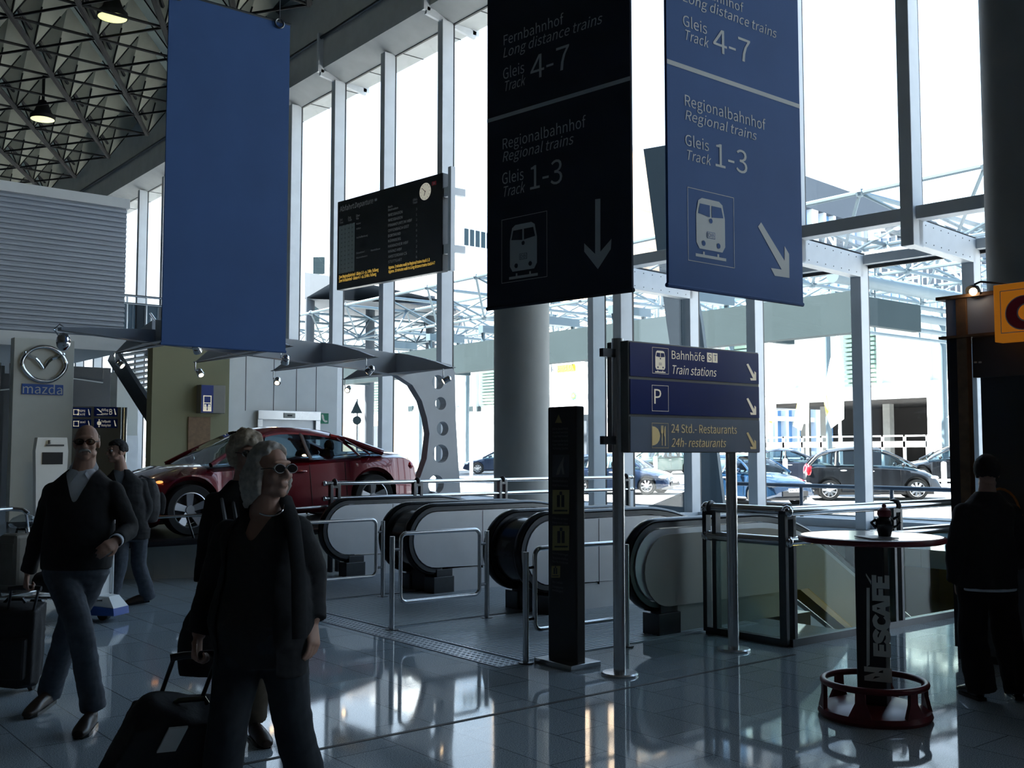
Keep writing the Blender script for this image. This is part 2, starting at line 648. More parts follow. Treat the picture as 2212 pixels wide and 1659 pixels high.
def train_icon(pl, mb, x, y, w, h, mi=0, mi_bg=1, off=0.003):
    """locomotive seen from the front, box x, y, w, h"""
    P = lambda a, b: (x + a * w, y + b * h)
    body = [P(*q) for q in ((0.10, 0.14), (0.90, 0.14), (1.0, 0.24), (1.0, 0.72), (0.92, 0.95), (0.80, 1.0), (0.20, 1.0), (0.08, 0.95), (0.0, 0.72), (0.0, 0.24))]
    pl.poly(mb, body, off, mi)
    pl.poly(mb, [P(0.06, 0.73), P(0.47, 0.70), P(0.47, 0.90), P(0.13, 0.90)], off + 0.002, mi_bg)
    pl.poly(mb, [P(0.53, 0.70), P(0.94, 0.73), P(0.87, 0.90), P(0.53, 0.90)], off + 0.002, mi_bg)
    for cx, cz, r in ((0.5, 0.64, 0.06), (0.24, 0.24, 0.065), (0.76, 0.24, 0.065)):
        pl.poly(mb, [P(cx + r * math.cos(t * math.pi / 6), cz + r * w / h * math.sin(t * math.pi / 6)) for t in range(12)], off + 0.002, mi_bg)
    pl.poly(mb, [P(0.36, 0.34), P(0.64, 0.34), P(0.64, 0.45), P(0.36, 0.45)], off + 0.002, mi_bg)
    pl.poly(mb, [P(0.375, 0.348), P(0.625, 0.348), P(0.625, 0.442), P(0.375, 0.442)], off + 0.003, mi)
    pl.text(mb, 'DB', x + 0.40 * w, y + 0.362 * h, 0.065 * h, 0.20 * w, off=off + 0.004, mi=mi_bg)
    pl.poly(mb, [P(-0.03, 0.0), P(1.03, 0.0), P(1.03, 0.05), P(-0.03, 0.05)], off, mi)
    for a in (0.22, 0.72):
        pl.poly(mb, [P(a, 0.05), P(a + 0.06, 0.05), P(a + 0.06, 0.10), P(a, 0.10)], off, mi)
# ================================================================ the hall
XF = 17.0
PX0, PX1, PY0, PY1 = 8.3, 16.2, 5.45, 12.25      # the escalator opening in the floor
P0 = V((16.95, 14.6, 0))
FE = V((0.0934, -0.9956, 0)).normalized()         # along the right-hand facade
FN = V((0.9956, 0.0934, 0)).normalized()          # out of it
SL = [-2.05, -0.25, 2.34, 4.69, 7.05, 9.4, 12.0, 14.6, 17.2, 19.8, 22.4, 25.0, 27.6, 30.2, 32.8]        # its mullions
OUT = 2.53

mb = MB()
mb.box(-32, PX0, -25, 72, -0.3, 0)
mb.box(PX0, PX1, -25, PY0, -0.3, 0)
mb.box(PX0, PX1, PY1, 72, -0.3, 0)
mb.box(PX1, XF + 0.15, -25, 72, -0.3, 0)
mb.box(XF + 0.15, 21.5, -20, 17.2, -0.3, 0)
struct(mb.build('floor', 'granite'))
mb = MB()
mb.box(-6, 7.0, 5.115, 5.145, -0.01, 0.0025)
struct(mb.build('trim_1', 'gasket'))

# lower concourse seen through the opening
mb = MB()
mb.box(4, 24, 2, 18, -6.3, -6)
struct(mb.build('floor_lower', 'granite'))
for nm, q in (('wall_pit_near', (PX0 - 0.2, PX0, PY0, PY1, -6, -0.3)), ('wall_pit_right', (PX0, 22, PY0 - 0.2, PY0, -6, -0.3)),
              ('wall_pit_left', (PX0, 22, PY1, PY1 + 0.2, -6, -0.3)), ('wall_pit_end', (22, 22.2, PY0 - .2, PY1 + .2, -6, -0.3))):
    mb = MB()
    mb.box(*q)
    struct(mb.build(nm, 'warm_wall' if nm in ('wall_pit_end', 'wall_pit_left') else 'green_grey'))

for nm, q in (('wall_back', (-32.3, -32, -25, 72, -0.3, 17.4)), ('wall_near', (-32, 17.2, -25.3, -25, -0.3, 17.4)),
              ('wall_far', (-32, 17.2, 72, 72.3, -0.3, 17.4)), ('wall_right', (17.2, 24, -25.3, -18.2, -0.3, 17.4))):
    mb = MB()
    mb.box(*q)
    struct(mb.build(nm, 'wall_dark'))

# ---------------------------------------------------------------- ceiling: roof slab and folded triangular coffers
mb = MB()
mb.box(-32, 17.9, -25, 72, 17.4, 17.8)
roof = struct(mb.build('ceiling', 'dark_ceiling'))
LS = 2.6
a1, a2 = V((math.sin(R(28)), math.cos(R(28)), 0)) * LS, V((math.sin(R(88)), math.cos(R(88)), 0)) * LS
anc = V((15.05, 43.3, 15.0))
cof, lat = MB(), MB()
nodes = {}
for i in range(-18, 16):
    for j in range(-16, 12):
        p = anc + a1 * i + a2 * j
        if -3 < p.x < 15.4 and 22 < p.y < 70:
            nodes[(i, j)] = p
RINGD = ((1, 0), (0, 1), (-1, 1), (-1, 0), (0, -1), (1, -1))
for (i, j), p in nodes.items():
    # every node is the downward tip of a six-sided folded pyramid
    tops = []
    for k in range(6):
        d0, d1 = RINGD[k], RINGD[(k + 1) % 6]
        q0, q1 = anc + a1 * (i + d0[0]) + a2 * (j + d0[1]), anc + a1 * (i + d1[0]) + a2 * (j + d1[1])
        tops.append((p + q0 + q1) / 3 + UP * 2.1)
    for k in range(6):
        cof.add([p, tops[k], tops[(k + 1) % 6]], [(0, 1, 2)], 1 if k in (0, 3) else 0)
        lat.cyl(p, p * 0.45 + tops[k] * 0.55, 0.03, n=5, cap=False)
    for k in ((i + 1, j), (i, j + 1), (i + 1, j - 1)):
        if k in nodes:
            lat.cyl(p, nodes[k], 0.10 if k == (i + 1, j) else 0.045, n=6, cap=False)
            if k == (i + 1, j):
                lat.cyl(p + UP * 0.55, nodes[k] + UP * 0.55, 0.06, n=5, cap=False)
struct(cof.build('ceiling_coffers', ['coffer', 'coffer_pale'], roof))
struct(lat.build('ceiling_lattice', 'black_tube', roof))

# edge beam over the glazing with the roof overhang outside
mb = MB()
prof = [(16.2, 14.25), (17.0, 13.9), (17.0, 17.4), (16.2, 17.4)]
mb.prism(prof, (0, 44.3, 0), (1, 0, 0), (0, 0, 1), (0, 55.4, 0))
struct(mb.build('trim_2', 'soffit'))
mb = MB()
mb.box(17.0, 17.9, 16.6, 72, 13.95, 14.5)
for k in range(28):
    mb.box(17.0, 17.9, 16.7 + k * 2.0, 16.72 + k * 2.0, 13.93, 13.95, 1)
struct(mb.build('trim_3', ['soffit', 'gasket']))
mb = MB()
a, b = P0 + FE * -2.05, P0 + FE * 33
for q0, q1 in ((14.1, 17.4),):
    c = (a + b) / 2
    mb.obox(c + UP * (q0 + q1) / 2 - FN * 0.2, FE * (b - a).length / 2, FN * 0.45, UP * (q1 - q0) / 2)
struct(mb.build('trim_4', 'soffit'))
mb = MB()
mb.cyl((16.1, 17, 15.25), (16.1, 71, 15.25), 0.05, n=8)
struct(mb.build('trim_5', 'dark_steel'))
for k, yy in enumerate((30.15, 23.95, 36.35)):
    mb = MB()
    for p, q in (((16.12, 15.4), (16.12, 14.1)), ((16.12, 14.1), (17.85, 13.8)), ((17.85, 13.8), (17.85, 14.2))):
        mb.beam((p[0], yy - 0.02, p[1]), (q[0], yy - 0.02, q[1]), 0.22, 0.1, up=(0, 1, 0))
    struct(mb.build('trim_%d' % (6 + k), 'aluminium'))

# ---------------------------------------------------------------- glazing, one window per bay
wn = 0


def bay(a, b, z0, z1, inward, mull=True, w=0.25, dep=0.38, mz0=None, mz1=None, foot=True, second=False):
    """a glazed bay from a to b with the mullion standing at a"""
    global wn
    wn += 1
    a, b = V(a), V(b)
    t = (b - a).normalized()
    n = V(inward)
    ln = (b - a).length
    root = thing('window_%d' % wn, None, None, tuple(a), kind='structure')
    if mull:
        m = MB()
        m0, m1 = (z0 if mz0 is None else mz0), (z1 if mz1 is None else mz1)
        m.obox(a + n * dep / 2 + UP * (m0 + m1) / 2, t * w / 2, n * dep / 2, UP * (m1 - m0) / 2)
        struct(m.build('mullion', 'aluminium', root, bevel=0.012))
        if second:
            m = MB()
            m.obox(b + n * dep / 2 + UP * (m0 + m1) / 2, t * w / 2, n * dep / 2, UP * (m1 - m0) / 2)
            struct(m.build('mullion', 'aluminium', root, bevel=0.012))
    g = MB()
    g.obox((a + b) / 2 + UP * (z0 + z1) / 2 - n * 0.03, t * (ln / 2 - 0.06), n * 0.012, UP * ((z1 - z0) / 2 - 0.03))
    struct(g.build('pane', 'pane_glass', root))
    f = MB()
    for s, e in ((0, 0.10), (ln - 0.10, ln)):
        f.obox(a + t * (s + e) / 2 + UP * (z0 + z1) / 2 - n * 0.03, t * 0.05, n * 0.035, UP * (z1 - z0) / 2)
    for s, e in ((z0, z0 + 0.07), (z1 - 0.07, z1)):
        f.obox((a + b) / 2 + UP * (s + e) / 2 - n * 0.03, t * ln / 2, n * 0.035, UP * 0.035)
    struct(f.build('frame', 'gasket', root))
    if foot:
        f = MB()
        f.obox((a + b) / 2 + UP * (z0 + 0.09) + n * 0.06, t * ln / 2, n * 0.08, UP * 0.09)
        struct(f.build('rail', 'aluminium', root))
    return root


ys = [17.75 + 3.1 * i for i in range(17)]
endp = P0 + FE * SL[0]
bay((XF, 17.75, 0), (endp.x, endp.y, 0), 0, 13.95, (-1, 0, 0), mull=True)
for i in range(16):
    bay((XF, ys[i + 1], 0), (XF, ys[i], 0), 0, 13.95, (-1, 0, 0))
# right-hand facade: tall upper lights, and the low box stepped outwards below them
ZB = 5.78
for i in range(len(SL) - 1):
    a, b = P0 + FE * SL[i], P0 + FE * SL[i + 1]
    r = bay(a, b, 5.98, 14.1, -FN, w=0.24, dep=0.40, mz0=0 if i == 0 else 5.28, mz1=14.1, foot=False)
    m = MB()
    m.obox((a + b) / 2 + UP * 5.88 + -FN * 0.12, FE * (b - a).length / 2, FN * 0.16, UP * 0.12)
    struct(m.build('transom', 'aluminium', r, bevel=0.01))
    ao, bo = a + FN * OUT, b + FN * OUT
    r = bay(ao, bo, 0, ZB - 0.2, -FN, w=0.24, dep=0.34, mz1=ZB)
    m = MB()
    m.obox((ao + bo) / 2 + UP * (ZB - 0.1) - FN * 0.08, FE * (b - a).length / 2, FN * 0.12, UP * 0.1)
    struct(m.build('transom', 'aluminium', r, bevel=0.01))
    m = MB()
    m.obox(a + FN * (OUT / 2 - 0.2) + UP * (ZB - 0.24), FE * 0.12, FN * (OUT / 2 - 0.02), UP * 0.24)
    struct(m.build('beam', 'aluminium', r, bevel=0.012))
    rivets = MB()
    for k in range(7):
        for zz in (ZB - 0.08, ZB - 0.40):
            q = a + FN * (0.1 + k * 0.32) + UP * zz
            rivets.cyl(q + FE * 0.12, q + FE * 0.128, 0.012, n=6)
    struct(rivets.build('rivet', 'dark_steel', r))
    g = MB()
    g.obox((a + b) / 2 + FN * (OUT / 2) + UP * (ZB + 0.04), FE * ((b - a).length / 2 - 0.05), FN * (OUT / 2), UP * 0.012)
    struct(g.build('roof_pane', 'pane_glass', r))
    f = MB()
    for q in (a, b):
        f.obox(q + FN * OUT / 2 + UP * (ZB + 0.03), FE * 0.05, FN * OUT / 2, UP * 0.03)
    struct(f.build('frame', 'gasket', r))
a = P0 + FE * SL[0]
bay(a + FN * 0.1, a + FN * OUT, 0, ZB - 0.2, FE, mull=False)
# ================================================================ hanging banners
def zpt(x, y, ox, oy, k):
    return (ox + x * k, oy + y * k)


def Z3(x, y):
    return zpt(x, y, 1040, 0, 720 / 1706.0)


def banner(label, pl, wd, z1, draw=None, cloth='banner_blue'):
    """a cloth panel from pl's origin (lower left corner) up to height z1"""
    o = pl.o
    root = thing('hanging_banner', label, 'banner', tuple(o))
    h = z1 - o.z
    m = MB()
    c = pl.pt(wd / 2, h / 2)
    m.obox(c - pl.n * 0.012, pl.u * wd / 2, pl.n * 0.012, UP * h / 2)
    cl = m.build('cloth', cloth, root)
    m = MB()
    m.cyl(pl.pt(-0.01, 0.0, -0.012), pl.pt(wd + 0.01, 0.0, -0.012), 0.018, n=8)
    m.build('hem_bar', cloth, root)
    m = MB()
    m.cyl(pl.pt(-0.01, h, -0.012), pl.pt(wd + 0.01, h, -0.012), 0.02, n=8)
    m.build('top_bar', 'dark_steel', root)
    for a in (0.10, wd - 0.16):
        m = MB()
        m.tube([pl.pt(a + 0.06 * math.cos(t * math.pi / 8), h + 0.06 * math.sin(t * math.pi / 8) - 0.03, 0.02) for t in range(16)], 0.012, 6, closed=True)
        m.build('ring', 'dark_steel', root)
        m = MB()
        m.cyl(pl.pt(a, h, 0.02), pl.pt(a, 17.4 - o.z, 0.02), 0.006, n=5)
        m.build('suspension_cable', 'dark_steel', root)
    if draw:
        m = MB()
        draw(m)
        m.build('lettering', ['letter_grey', cloth], cl)
    return root


def band(pl, mb, p, q, t, off=0.003, mi=0):
    a, b = V(pl.uv(*p)), V(pl.uv(*q))
    pl.poly(mb, [(a.x, a.y - t / 2), (b.x, a.y - t / 2), (b.x, a.y + t / 2), (a.x, a.y + t / 2)], off, mi)


# blue, blank, seen beyond the walkers
wl = 1.6
xl = ony(349, 742, 12.1)
pl = Plane(xl, (1, 0, 0))
banner('blank blue banner with no lettering hanging above the red car', pl, ony(617, 745, 12.1).x - xl.x, 7.15)

# the black-looking one, its face turned away from the glazing
VPL = V((ray(-1330, 978).x, ray(-1330, 978).y, 0)).normalized()
o = atd(1052, 667, 5.84 * wl)
pk = Plane(o, -VPL)
wk = 0.0
lo, hi = 0.5, 3.0
for _ in range(40):
    wk = (lo + hi) / 2
    if proj(pk.pt(wk, 0))[0] < 1365:
        lo = wk
    else:
        hi = wk


def draw_dark(m):
    T = lambda s, p0, x1, yc, it=False: pk.textpx(m, s, Z3(*p0), Z3(x1, 0)[0], Z3(0, yc)[1], it)
    T('Fernbahnhof', (115, 233), 421, 183)
    T('Long distance trains', (113, 297), 624, 248, True)
    T('Gleis', (112, 408), 220, 353)
    T('Track', (115, 470), 230, 420, True)
    T('4-7', (252, 412), 450, 293)
    T('Regionalbahnhof', (110, 765), 535, 712)
    T('Regional trains', (110, 830), 477, 780, True)
    T('Gleis', (107, 945), 217, 888)
    T('Track', (108, 1010), 228, 958, True)
    T('1-3', (250, 972), 415, 852)
    b0 = pk.uv(*Z3(42, 617))
    pk.poly(m, [(0, b0[1] - .018), (wk, b0[1] - .018), (wk, b0[1] + .018), (0, b0[1] + .018)])
    a, b = pk.uv(*Z3(104, 1452)), pk.uv(*Z3(337, 1078))
    pk.frame(m, a[0], b[0], a[1], b[1], 0.005)
    a, b = pk.uv(*Z3(147, 1432)), pk.uv(*Z3(285, 1130))
    train_icon(pk, m, a[0], a[1], b[0] - a[0], b[1] - a[1])
    pk.polypx(m, [Z3(*q) for q in ((583, 1020), (610, 1017), (610, 1288), (667, 1222), (663, 1275), (597, 1378), (527, 1288), (527, 1245), (583, 1300))])


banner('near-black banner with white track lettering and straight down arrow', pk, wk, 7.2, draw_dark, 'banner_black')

# the bright blue one
yb = 3.21 * wl
o = ony(1445, 615, yb)
pb = Plane(o, (1, 0, 0))
wb = ony(1735, 658, yb).x - o.x


def draw_blue(m):
    T = lambda s, p0, x1, yc, it=False: pb.textpx(m, s, Z3(*p0), Z3(x1, 0)[0], Z3(0, yc)[1], it)
    T('Fernbahnhof', (1030, -62), 1340, -110)
    T('Long distance trains', (1030, 5), 1512, -45, True)
    T('Gleis', (1030, 130), 1153, 75)
    T('Track', (1035, 200), 1166, 148, True)
    T('4-7', (1185, 258), 1375, 138)
    T('Regionalbahnhof', (1040, 540), 1453, 484)
    T('Regional trains', (1042, 612), 1410, 562, True)
    T('Gleis', (1042, 742), 1163, 687)
    T('Track', (1045, 815), 1178, 764, True)
    T('1-3', (1197, 850), 1360, 732)
    b0 = pb.uv(*Z3(945, 312))
    pb.poly(m, [(0, b0[1] - .018), (wb, b0[1] - .018), (wb, b0[1] + .018), (0, b0[1] + .018)])
    a, b = pb.uv(*Z3(1057, 1333)), pb.uv(*Z3(1290, 1012))
    pb.frame(m, a[0], b[0], a[1], b[1], 0.005)
    a, b = pb.uv(*Z3(1100, 1312)), pb.uv(*Z3(1243, 1040))
    train_icon(pb, m, a[0], a[1], b[0] - a[0], b[1] - a[1])
    pb.polypx(m, [Z3(*q) for q in ((1414, 1160), (1430, 1138), (1550, 1335), (1550, 1260), (1573, 1300), (1575, 1423), (1500, 1412), (1480, 1372), (1535, 1380))])


banner('bright blue banner with white track lettering and slanting arrow', pb, wb, 7.2, draw_blue)

# ================================================================ departure board on its post by the glazing
VPB = V((ray(-1190, 978).x, ray(-1190, 978).y, 0)).normalized()
ob_ = atd(727, 627, 31.4)
pd = Plane(ob_, -VPB)
lo, hi = 1.0, 9.0
for _ in range(40):
    bw = (lo + hi) / 2
    if proj(pd.pt(bw, 0))[0] < 955:
        lo = bw
    else:
        hi = bw
bh = pd.uv(727, 437)[1]
root = thing('departure_board', 'black split-flap departure board with a round clock, mounted on a post by the glazing', 'board', tuple(ob_))
m = MB()
m.obox(pd.pt(bw / 2, bh / 2, -0.11), pd.u * bw / 2, pd.n * 0.11, UP * bh / 2)
case = m.build('case', 'board_black', root, bevel=0.02)


def ZB4(x, y):
    return (710 + x * 290 / 1718.0, 360 + y * 280 / 1659.0)


m = MB()
T = lambda s, p0, x1, yc, it=False, mi=0: pd.textpx(m, s, ZB4(*p0), ZB4(x1, 0)[0], ZB4(0, yc)[1], it, mi=mi)
T('Abfahrt', (145, 580), 325, 515)
T('Departure', (333, 530), 575, 465, True)
for s, x, y, x1 in (('Zeit', 142, 698, 178), ('Time', 142, 735, 185), ('Zug', 248, 668, 285), ('Train', 248, 703, 295), ('Über', 352, 645, 400), ('Via', 352, 680, 382),
                    ('Nach', 762, 530, 815), ('Destination', 762, 570, 888), ('Gleis', 1080, 440, 1135), ('Track', 1080, 478, 1135)):
    T(s, (x, y), x1, y - 26)
for k, (s, x1) in enumerate((('WIESBADEN', 945), ('WIESBADEN', 945), ('FRANKFURT/M HBF', 1068), ('OFFENBACH OST', 1028), ('DORTMUND', 920), ('NÜRNBERG', 922), ('HANNOVER HBF', 1020),
                             ('MAINZ HBF', 938), ('AMSTERDAM CS', 1000), ('STUTTGART', 938))):
    y = 640 + k * 66.5
    T(s, (762, y), x1, y - 34)
    T(str((3, 1, 2, 3, 6, 4, 5, 2, 4, 6)[k]), (1118, 560 + k * 68), 1132, 560 + k * 68 - 30)
for s, x, y, x1 in (('Mainz', 355, 745, 410), ('Hofheim', 355, 808, 410), ('Aschaffenburg', 355, 922, 500), ('Düsseldorf', 355, 1120, 460), ('Montabaur', 540, 1085, 662), ('Mannheim', 355, 1180, 495)):
    T(s, (x, y), x1, y - 22)
m.build('lettering', 'letter_dim', case)
m = MB()
for s, x, y, x1 in (('Zum Regionalbahnhof - Gleise 1-3 - ca. 3 Min. Fußweg', 132, 1434, 638), ('Zum Fernbahnhof - Gleise 4-7 - ca. 10 Min. Fußweg', 132, 1483, 608),
                    ('Approx. 3 minutes walk to Regional trains-track 1-3', 766, 1312, 1292), ('Approx. 10 minutes walk to Long distance trains-track 4-7', 766, 1364, 1360)):
    T(s, (x, y), x1, y - 38)
tag(m.build('walking_time_lettering', 'letter_amber', case), 'glowing amber lettering')
m = MB()
a, b = pd.uv(*ZB4(128, 1375)), pd.uv(*ZB4(335, 715))
pd.poly(m, [(a[0], a[1]), (b[0], a[1]), (b[0], b[1]), (a[0], b[1])], 0.004)
for k in range(11):
    y = a[1] + (b[1] - a[1]) * (k + 0.5) / 11
    for x in (0.12, 0.34, 0.58, 0.80):
        xx = a[0] + (b[0] - a[0]) * x
        pd.frame(m, xx, xx + 0.09, y - 0.06, y + 0.06, 0.008, 0.008, 1)
m.build('flap_panel', ['green_grey', 'board_black'], case)
cc = pd.uv(*ZB4(1237, 318))
cr = abs(pd.uv(*ZB4(1237, 208))[1] - cc[1])
m = MB()
pd.poly(m, disc(cc[0], cc[1], cr, 32), 0.006)
for k in range(12):
    t = k * math.pi / 6
    pd.poly(m, [(cc[0] + cr * (0.80 + s * 0.06) * math.cos(t + e), cc[1] + cr * (0.80 + s * 0.06) * math.sin(t + e)) for s, e in ((-1, -.03), (1, -.03), (1, .03), (-1, .03))], 0.008, 1)
for ang, ln, wd in ((R(252), 0.50, 0.045), (R(140), 0.74, 0.035)):
    c_, s_ = math.cos(ang), math.sin(ang)
    pd.poly(m, [(cc[0] + cr * (c_ * l - s_ * w), cc[1] + cr * (s_ * l + c_ * w)) for l, w in ((-0.1, -wd), (ln, -wd), (ln, wd), (-0.1, wd))], 0.010, 1)
tag(m.build('clock', ['letter_lit', 'board_black'], case), 'round pale clock face')
m = MB()
a, b = pd.uv(*ZB4(1322, 245)), pd.uv(*ZB4(1378, 180))
pd.poly(m, [(a[0], a[1]), (b[0], a[1]), (b[0], b[1]), (a[0], b[1])], 0.006)
pd.text(m, 'DB', a[0] + 0.05, a[1] + (b[1] - a[1]) * .25, (b[1] - a[1]) * .5, (b[0] - a[0]) - 0.1, off=0.008, mi=1)
m.build('emblem', ['sign_red', 'letter_grey'], case)
a, b = pd.uv(*ZB4(590, 445)), pd.uv(*ZB4(620, 400))
m = MB()
train_icon(pd, m, a[0], a[1], b[0] - a[0], b[1] - a[1], 0, 1, 0.004)
m.build('pictogram', ['letter_grey', 'board_black'], case)
m = MB()
pp = pd.pt(bw + 0.26, bh * 0.5, -0.1)
m.box(pp.x - 0.07, pp.x + 0.07, pp.y - 0.07, pp.y + 0.07, ob_.z - 0.02, ob_.z + bh + 0.12)
for zz in (0.22, 0.80):
    z_ = ob_.z + bh * zz
    m.obox(pd.pt(bw + 0.12, bh * zz, -0.11), pd.u * 0.16, pd.n * 0.06, UP * 0.13)
    m.beam((pp.x, pp.y, z_), (max(pp.x + 0.1, 16.64), pp.y, z_), 0.12, 0.2)
m.build('support_post', 'aluminium', root)

# ================================================================ wayfinding sign on two posts
YS = 5.35
sx0, sx1, sz0, sz1 = ony(1357, 870, YS).x, ony(1640, 870, YS).x, ony(1357, 978, YS).z, ony(1357, 735, YS).z
root = thing('wayfinding_sign', 'three-row station, parking and restaurant sign on two steel posts', 'sign', ((sx0 + sx1) / 2, YS + 0.11, 0))
m = MB()
m.box(sx0, sx1, YS, YS + 0.22, sz0, sz1)
case = m.build('case', 'sign_frame', root, bevel=0.006)
ps = Plane((sx0, YS - 0.001, sz0), (1, 0, 0))
hh = sz1 - sz0
sw = sx1 - sx0
rows = [(hh * 0.682, hh * 0.985, 'sign_blue'), (hh * 0.345, hh * 0.655, 'sign_blue'), (hh * 0.008, hh * 0.32, 'sign_slate')]


def ZS(x, y):
    return (1000 + x * 700 / 2151.0, 600 + y * 540 / 1659.0)


def arrow_px(pl, mb, z, pts, off=0.004, mi=0):
    pl.polypx(mb, [z(*p) for p in pts], off, mi)


for k, (z0, z1, mm) in enumerate(rows):
    m = MB()
    m.obox(ps.pt(sw / 2 + 0.003, (z0 + z1) / 2, 0.002), V((1, 0, 0)) * (sw / 2 - 0.012), V((0, 1, 0)) * 0.004, UP * (z1 - z0) / 2)
    pn = m.build('panel', mm, root)
    m = MB()
    T = lambda s, p0, x1, yc, it=False: ps.textpx(m, s, ZS(*p0), ZS(x1, 0)[0], ZS(0, yc)[1], it, off=0.010)
    if k == 0:
        T('Bahnhöfe', (1380, 538), 1597, 484)
        T('Train stations', (1378, 637), 1680, 580, True)
        a, b = ps.uv(*ZS(1614, 560)), ps.uv(*ZS(1684, 503))
        w2 = (b[0] - a[0]) / 2
        for q, ch in enumerate('ST'):
            x = a[0] + q * (w2 + 0.002)
            ps.poly(m, [(x, a[1]), (x + w2 - .004, a[1]), (x + w2 - .004, b[1]), (x, b[1])], 0.010)
            ps.text(m, ch, x + w2 * 0.2, a[1] + (b[1] - a[1]) * 0.17, (b[1] - a[1]) * 0.66, w2 * 0.55, off=0.012, mi=1)
        a, b = ps.uv(*ZS(1252, 634)), ps.uv(*ZS(1358, 470))
        ps.frame(m, a[0], b[0], a[1], b[1], 0.0025, 0.009)
        a, b = ps.uv(*ZS(1272, 628)), ps.uv(*ZS(1336, 488))
        train_icon(ps, m, a[0], a[1], b[0] - a[0], b[1] - a[1], 0, 1, 0.009)
        arrow_px(ps, m, ZS, ((1876, 575), (1888, 570), (1928, 645), (1929, 620), (1940, 630), (1941, 682), (1905, 682), (1900, 665), (1920, 668)), 0.009)
    elif k == 1:
        a, b = ps.uv(*ZS(1250, 884)), ps.uv(*ZS(1358, 718))
        ps.frame(m, a[0], b[0], a[1], b[1], 0.0025, 0.009)
        T('P', (1264, 836), 1310, 738)
        arrow_px(ps, m, ZS, ((1876, 803), (1888, 798), (1928, 873), (1929, 848), (1940, 858), (1941, 910), (1905, 910), (1900, 893), (1920, 896)), 0.009)
    else:
        T('24 Std.- Restaurants', (1378, 1028), 1812, 972)
        T('24h- restaurants', (1378, 1122), 1744, 1066, True)
        a, b = ps.uv(*ZS(1250, 1130)), ps.uv(*ZS(1358, 966))
        ps.frame(m, a[0], b[0], a[1], b[1], 0.0025, 0.009)
        ps.polypx(m, [ZS(*q) for q in ((1252, 985), (1272, 990), (1290, 1005), (1300, 1030), (1303, 1050), (1298, 1078), (1284, 1100), (1268, 1110), (1252, 1113))], 0.009)
        ps.polypx(m, [ZS(*q) for q in ((1315, 1113), (1319, 1113), (1320, 1035), (1324, 1028), (1324, 980), (1321, 980), (1320, 1010), (1318, 1010), (1318, 980), (1315, 980), (1315, 1010), (1313, 1010), (1312, 980), (1310, 980), (1310, 1028), (1315, 1035))], 0.009)
        ps.polypx(m, [ZS(*q) for q in ((1335, 1115), (1340, 1115), (1340, 982), (1334, 990), (1330, 1020), (1331, 1050), (1335, 1055))], 0.009)
        arrow_px(ps, m, ZS, ((1876, 1030), (1888, 1025), (1928, 1100), (1929, 1075), (1940, 1085), (1941, 1137), (1905, 1137), (1900, 1120), (1920, 1123)), 0.009)
    m.build('lettering', ['letter_gold' if k == 2 else 'letter_lit', mm], pn)
for px_, py_ in ((1305, 1450), (1618, 1388)):
    b = gnd(px_, py_)
    m = MB()
    b.y = YS + 0.11
    if px_ == 1618:
        b.x = min(b.x, sx1 - 0.12)
        b.y = YS + 0.2
    m.cyl((b.x, b.y, 0.02), (b.x, b.y, sz1 + 0.02 if px_ == 1305 else sz0 + 0.3), 0.045, n=20)
    po = m.build('post', 'steel', root)
    m = MB()
    m.lathe([(0.001, 0), (0.135, 0), (0.135, 0.012), (0.125, 0.022), (0.05, 0.026), (0.001, 0.026)], (b.x, b.y, 0), 32)
    m.build('base_plate', 'steel', po)
for zz in (sz0 + 0.06, sz1 - 0.12):
    m = MB()
    m.box(sx0 - 0.16, sx0 + 0.02, YS + 0.09, YS + 0.13, zz, zz + 0.06)
    m.build('bracket', 'dark_steel', root)

# ================================================================ escalator safety pylon
b0 = gnd(1184, 1430)
py_ = Plane(b0, (0, -1, 0))
pw = py_.uv(1246, 1440)[0]
root = thing('safety_pylon', 'slim black pillar of escalator pictograms on a square steel foot', 'pylon', (py_.pt(pw / 2, 0).x, py_.pt(pw / 2, 0).y, 0))
o0 = py_.o.copy()
o0.z = 0
py_.o = o0
ph = hit(1190, 882, py_.o, py_.n).z
m = MB()
m.obox(py_.pt(pw / 2, ph / 2 + 0.02, -0.045), py_.u * pw / 2, py_.n * 0.045, UP * (ph / 2 - 0.01))
body = m.build('body', 'pylon_black', root, bevel=0.012)
m = MB()
m.obox(py_.pt(pw / 2, 0.02, -0.05), py_.u * (pw / 2 + 0.05), py_.n * 0.15, UP * 0.02)
m.build('foot', 'steel', root, bevel=0.004)


def ZP(x, y):
    return (1170 + x * 120 / 332.0, 860 + y * 600 / 1659.0)


m = MB()
py_.polypx(m, [ZP(*q) for q in ((82, 148), (104, 98), (124, 148))], 0.004, 1)
for y0, y1, mi in ((338, 472, 2), (548, 692, 1), (762, 910, 1)):
    py_.polypx(m, [ZP(*q) for q in ((66, y1), (166, y1), (168, y0), (68, y0))], 0.004, mi)
py_.polypx(m, [ZP(*q) for q in ((60, 1072), (112, 1072), (114, 1002), (62, 1002))], 0.004, 1)
for (x, y, s) in ((118, 620, 1.0), (120, 835, 1.0), (86, 1035, 0.5)):
    for dx, dy, w, h in ((0, -52, 8, 10), (-14, -5, 9, 36), (12, -5, 9, 36), (0, 52, 40, 5)):
        py_.polypx(m, [ZP(x + (dx + i * w) * s, y + (dy + j * h) * s) for i, j in ((-1, 1), (1, 1), (1, -1), (-1, -1))], 0.006, 0)
py_.polypx(m, [ZP(*q) for q in ((90, 460), (100, 420), (125, 370), (138, 345), (132, 400), (140, 455), (128, 455), (120, 415), (108, 455))], 0.006, 3)
m.build('pictogram', ['pylon_black', 'picto_yellow', 'dark_steel', 'sign_frame'], body)
m = MB()
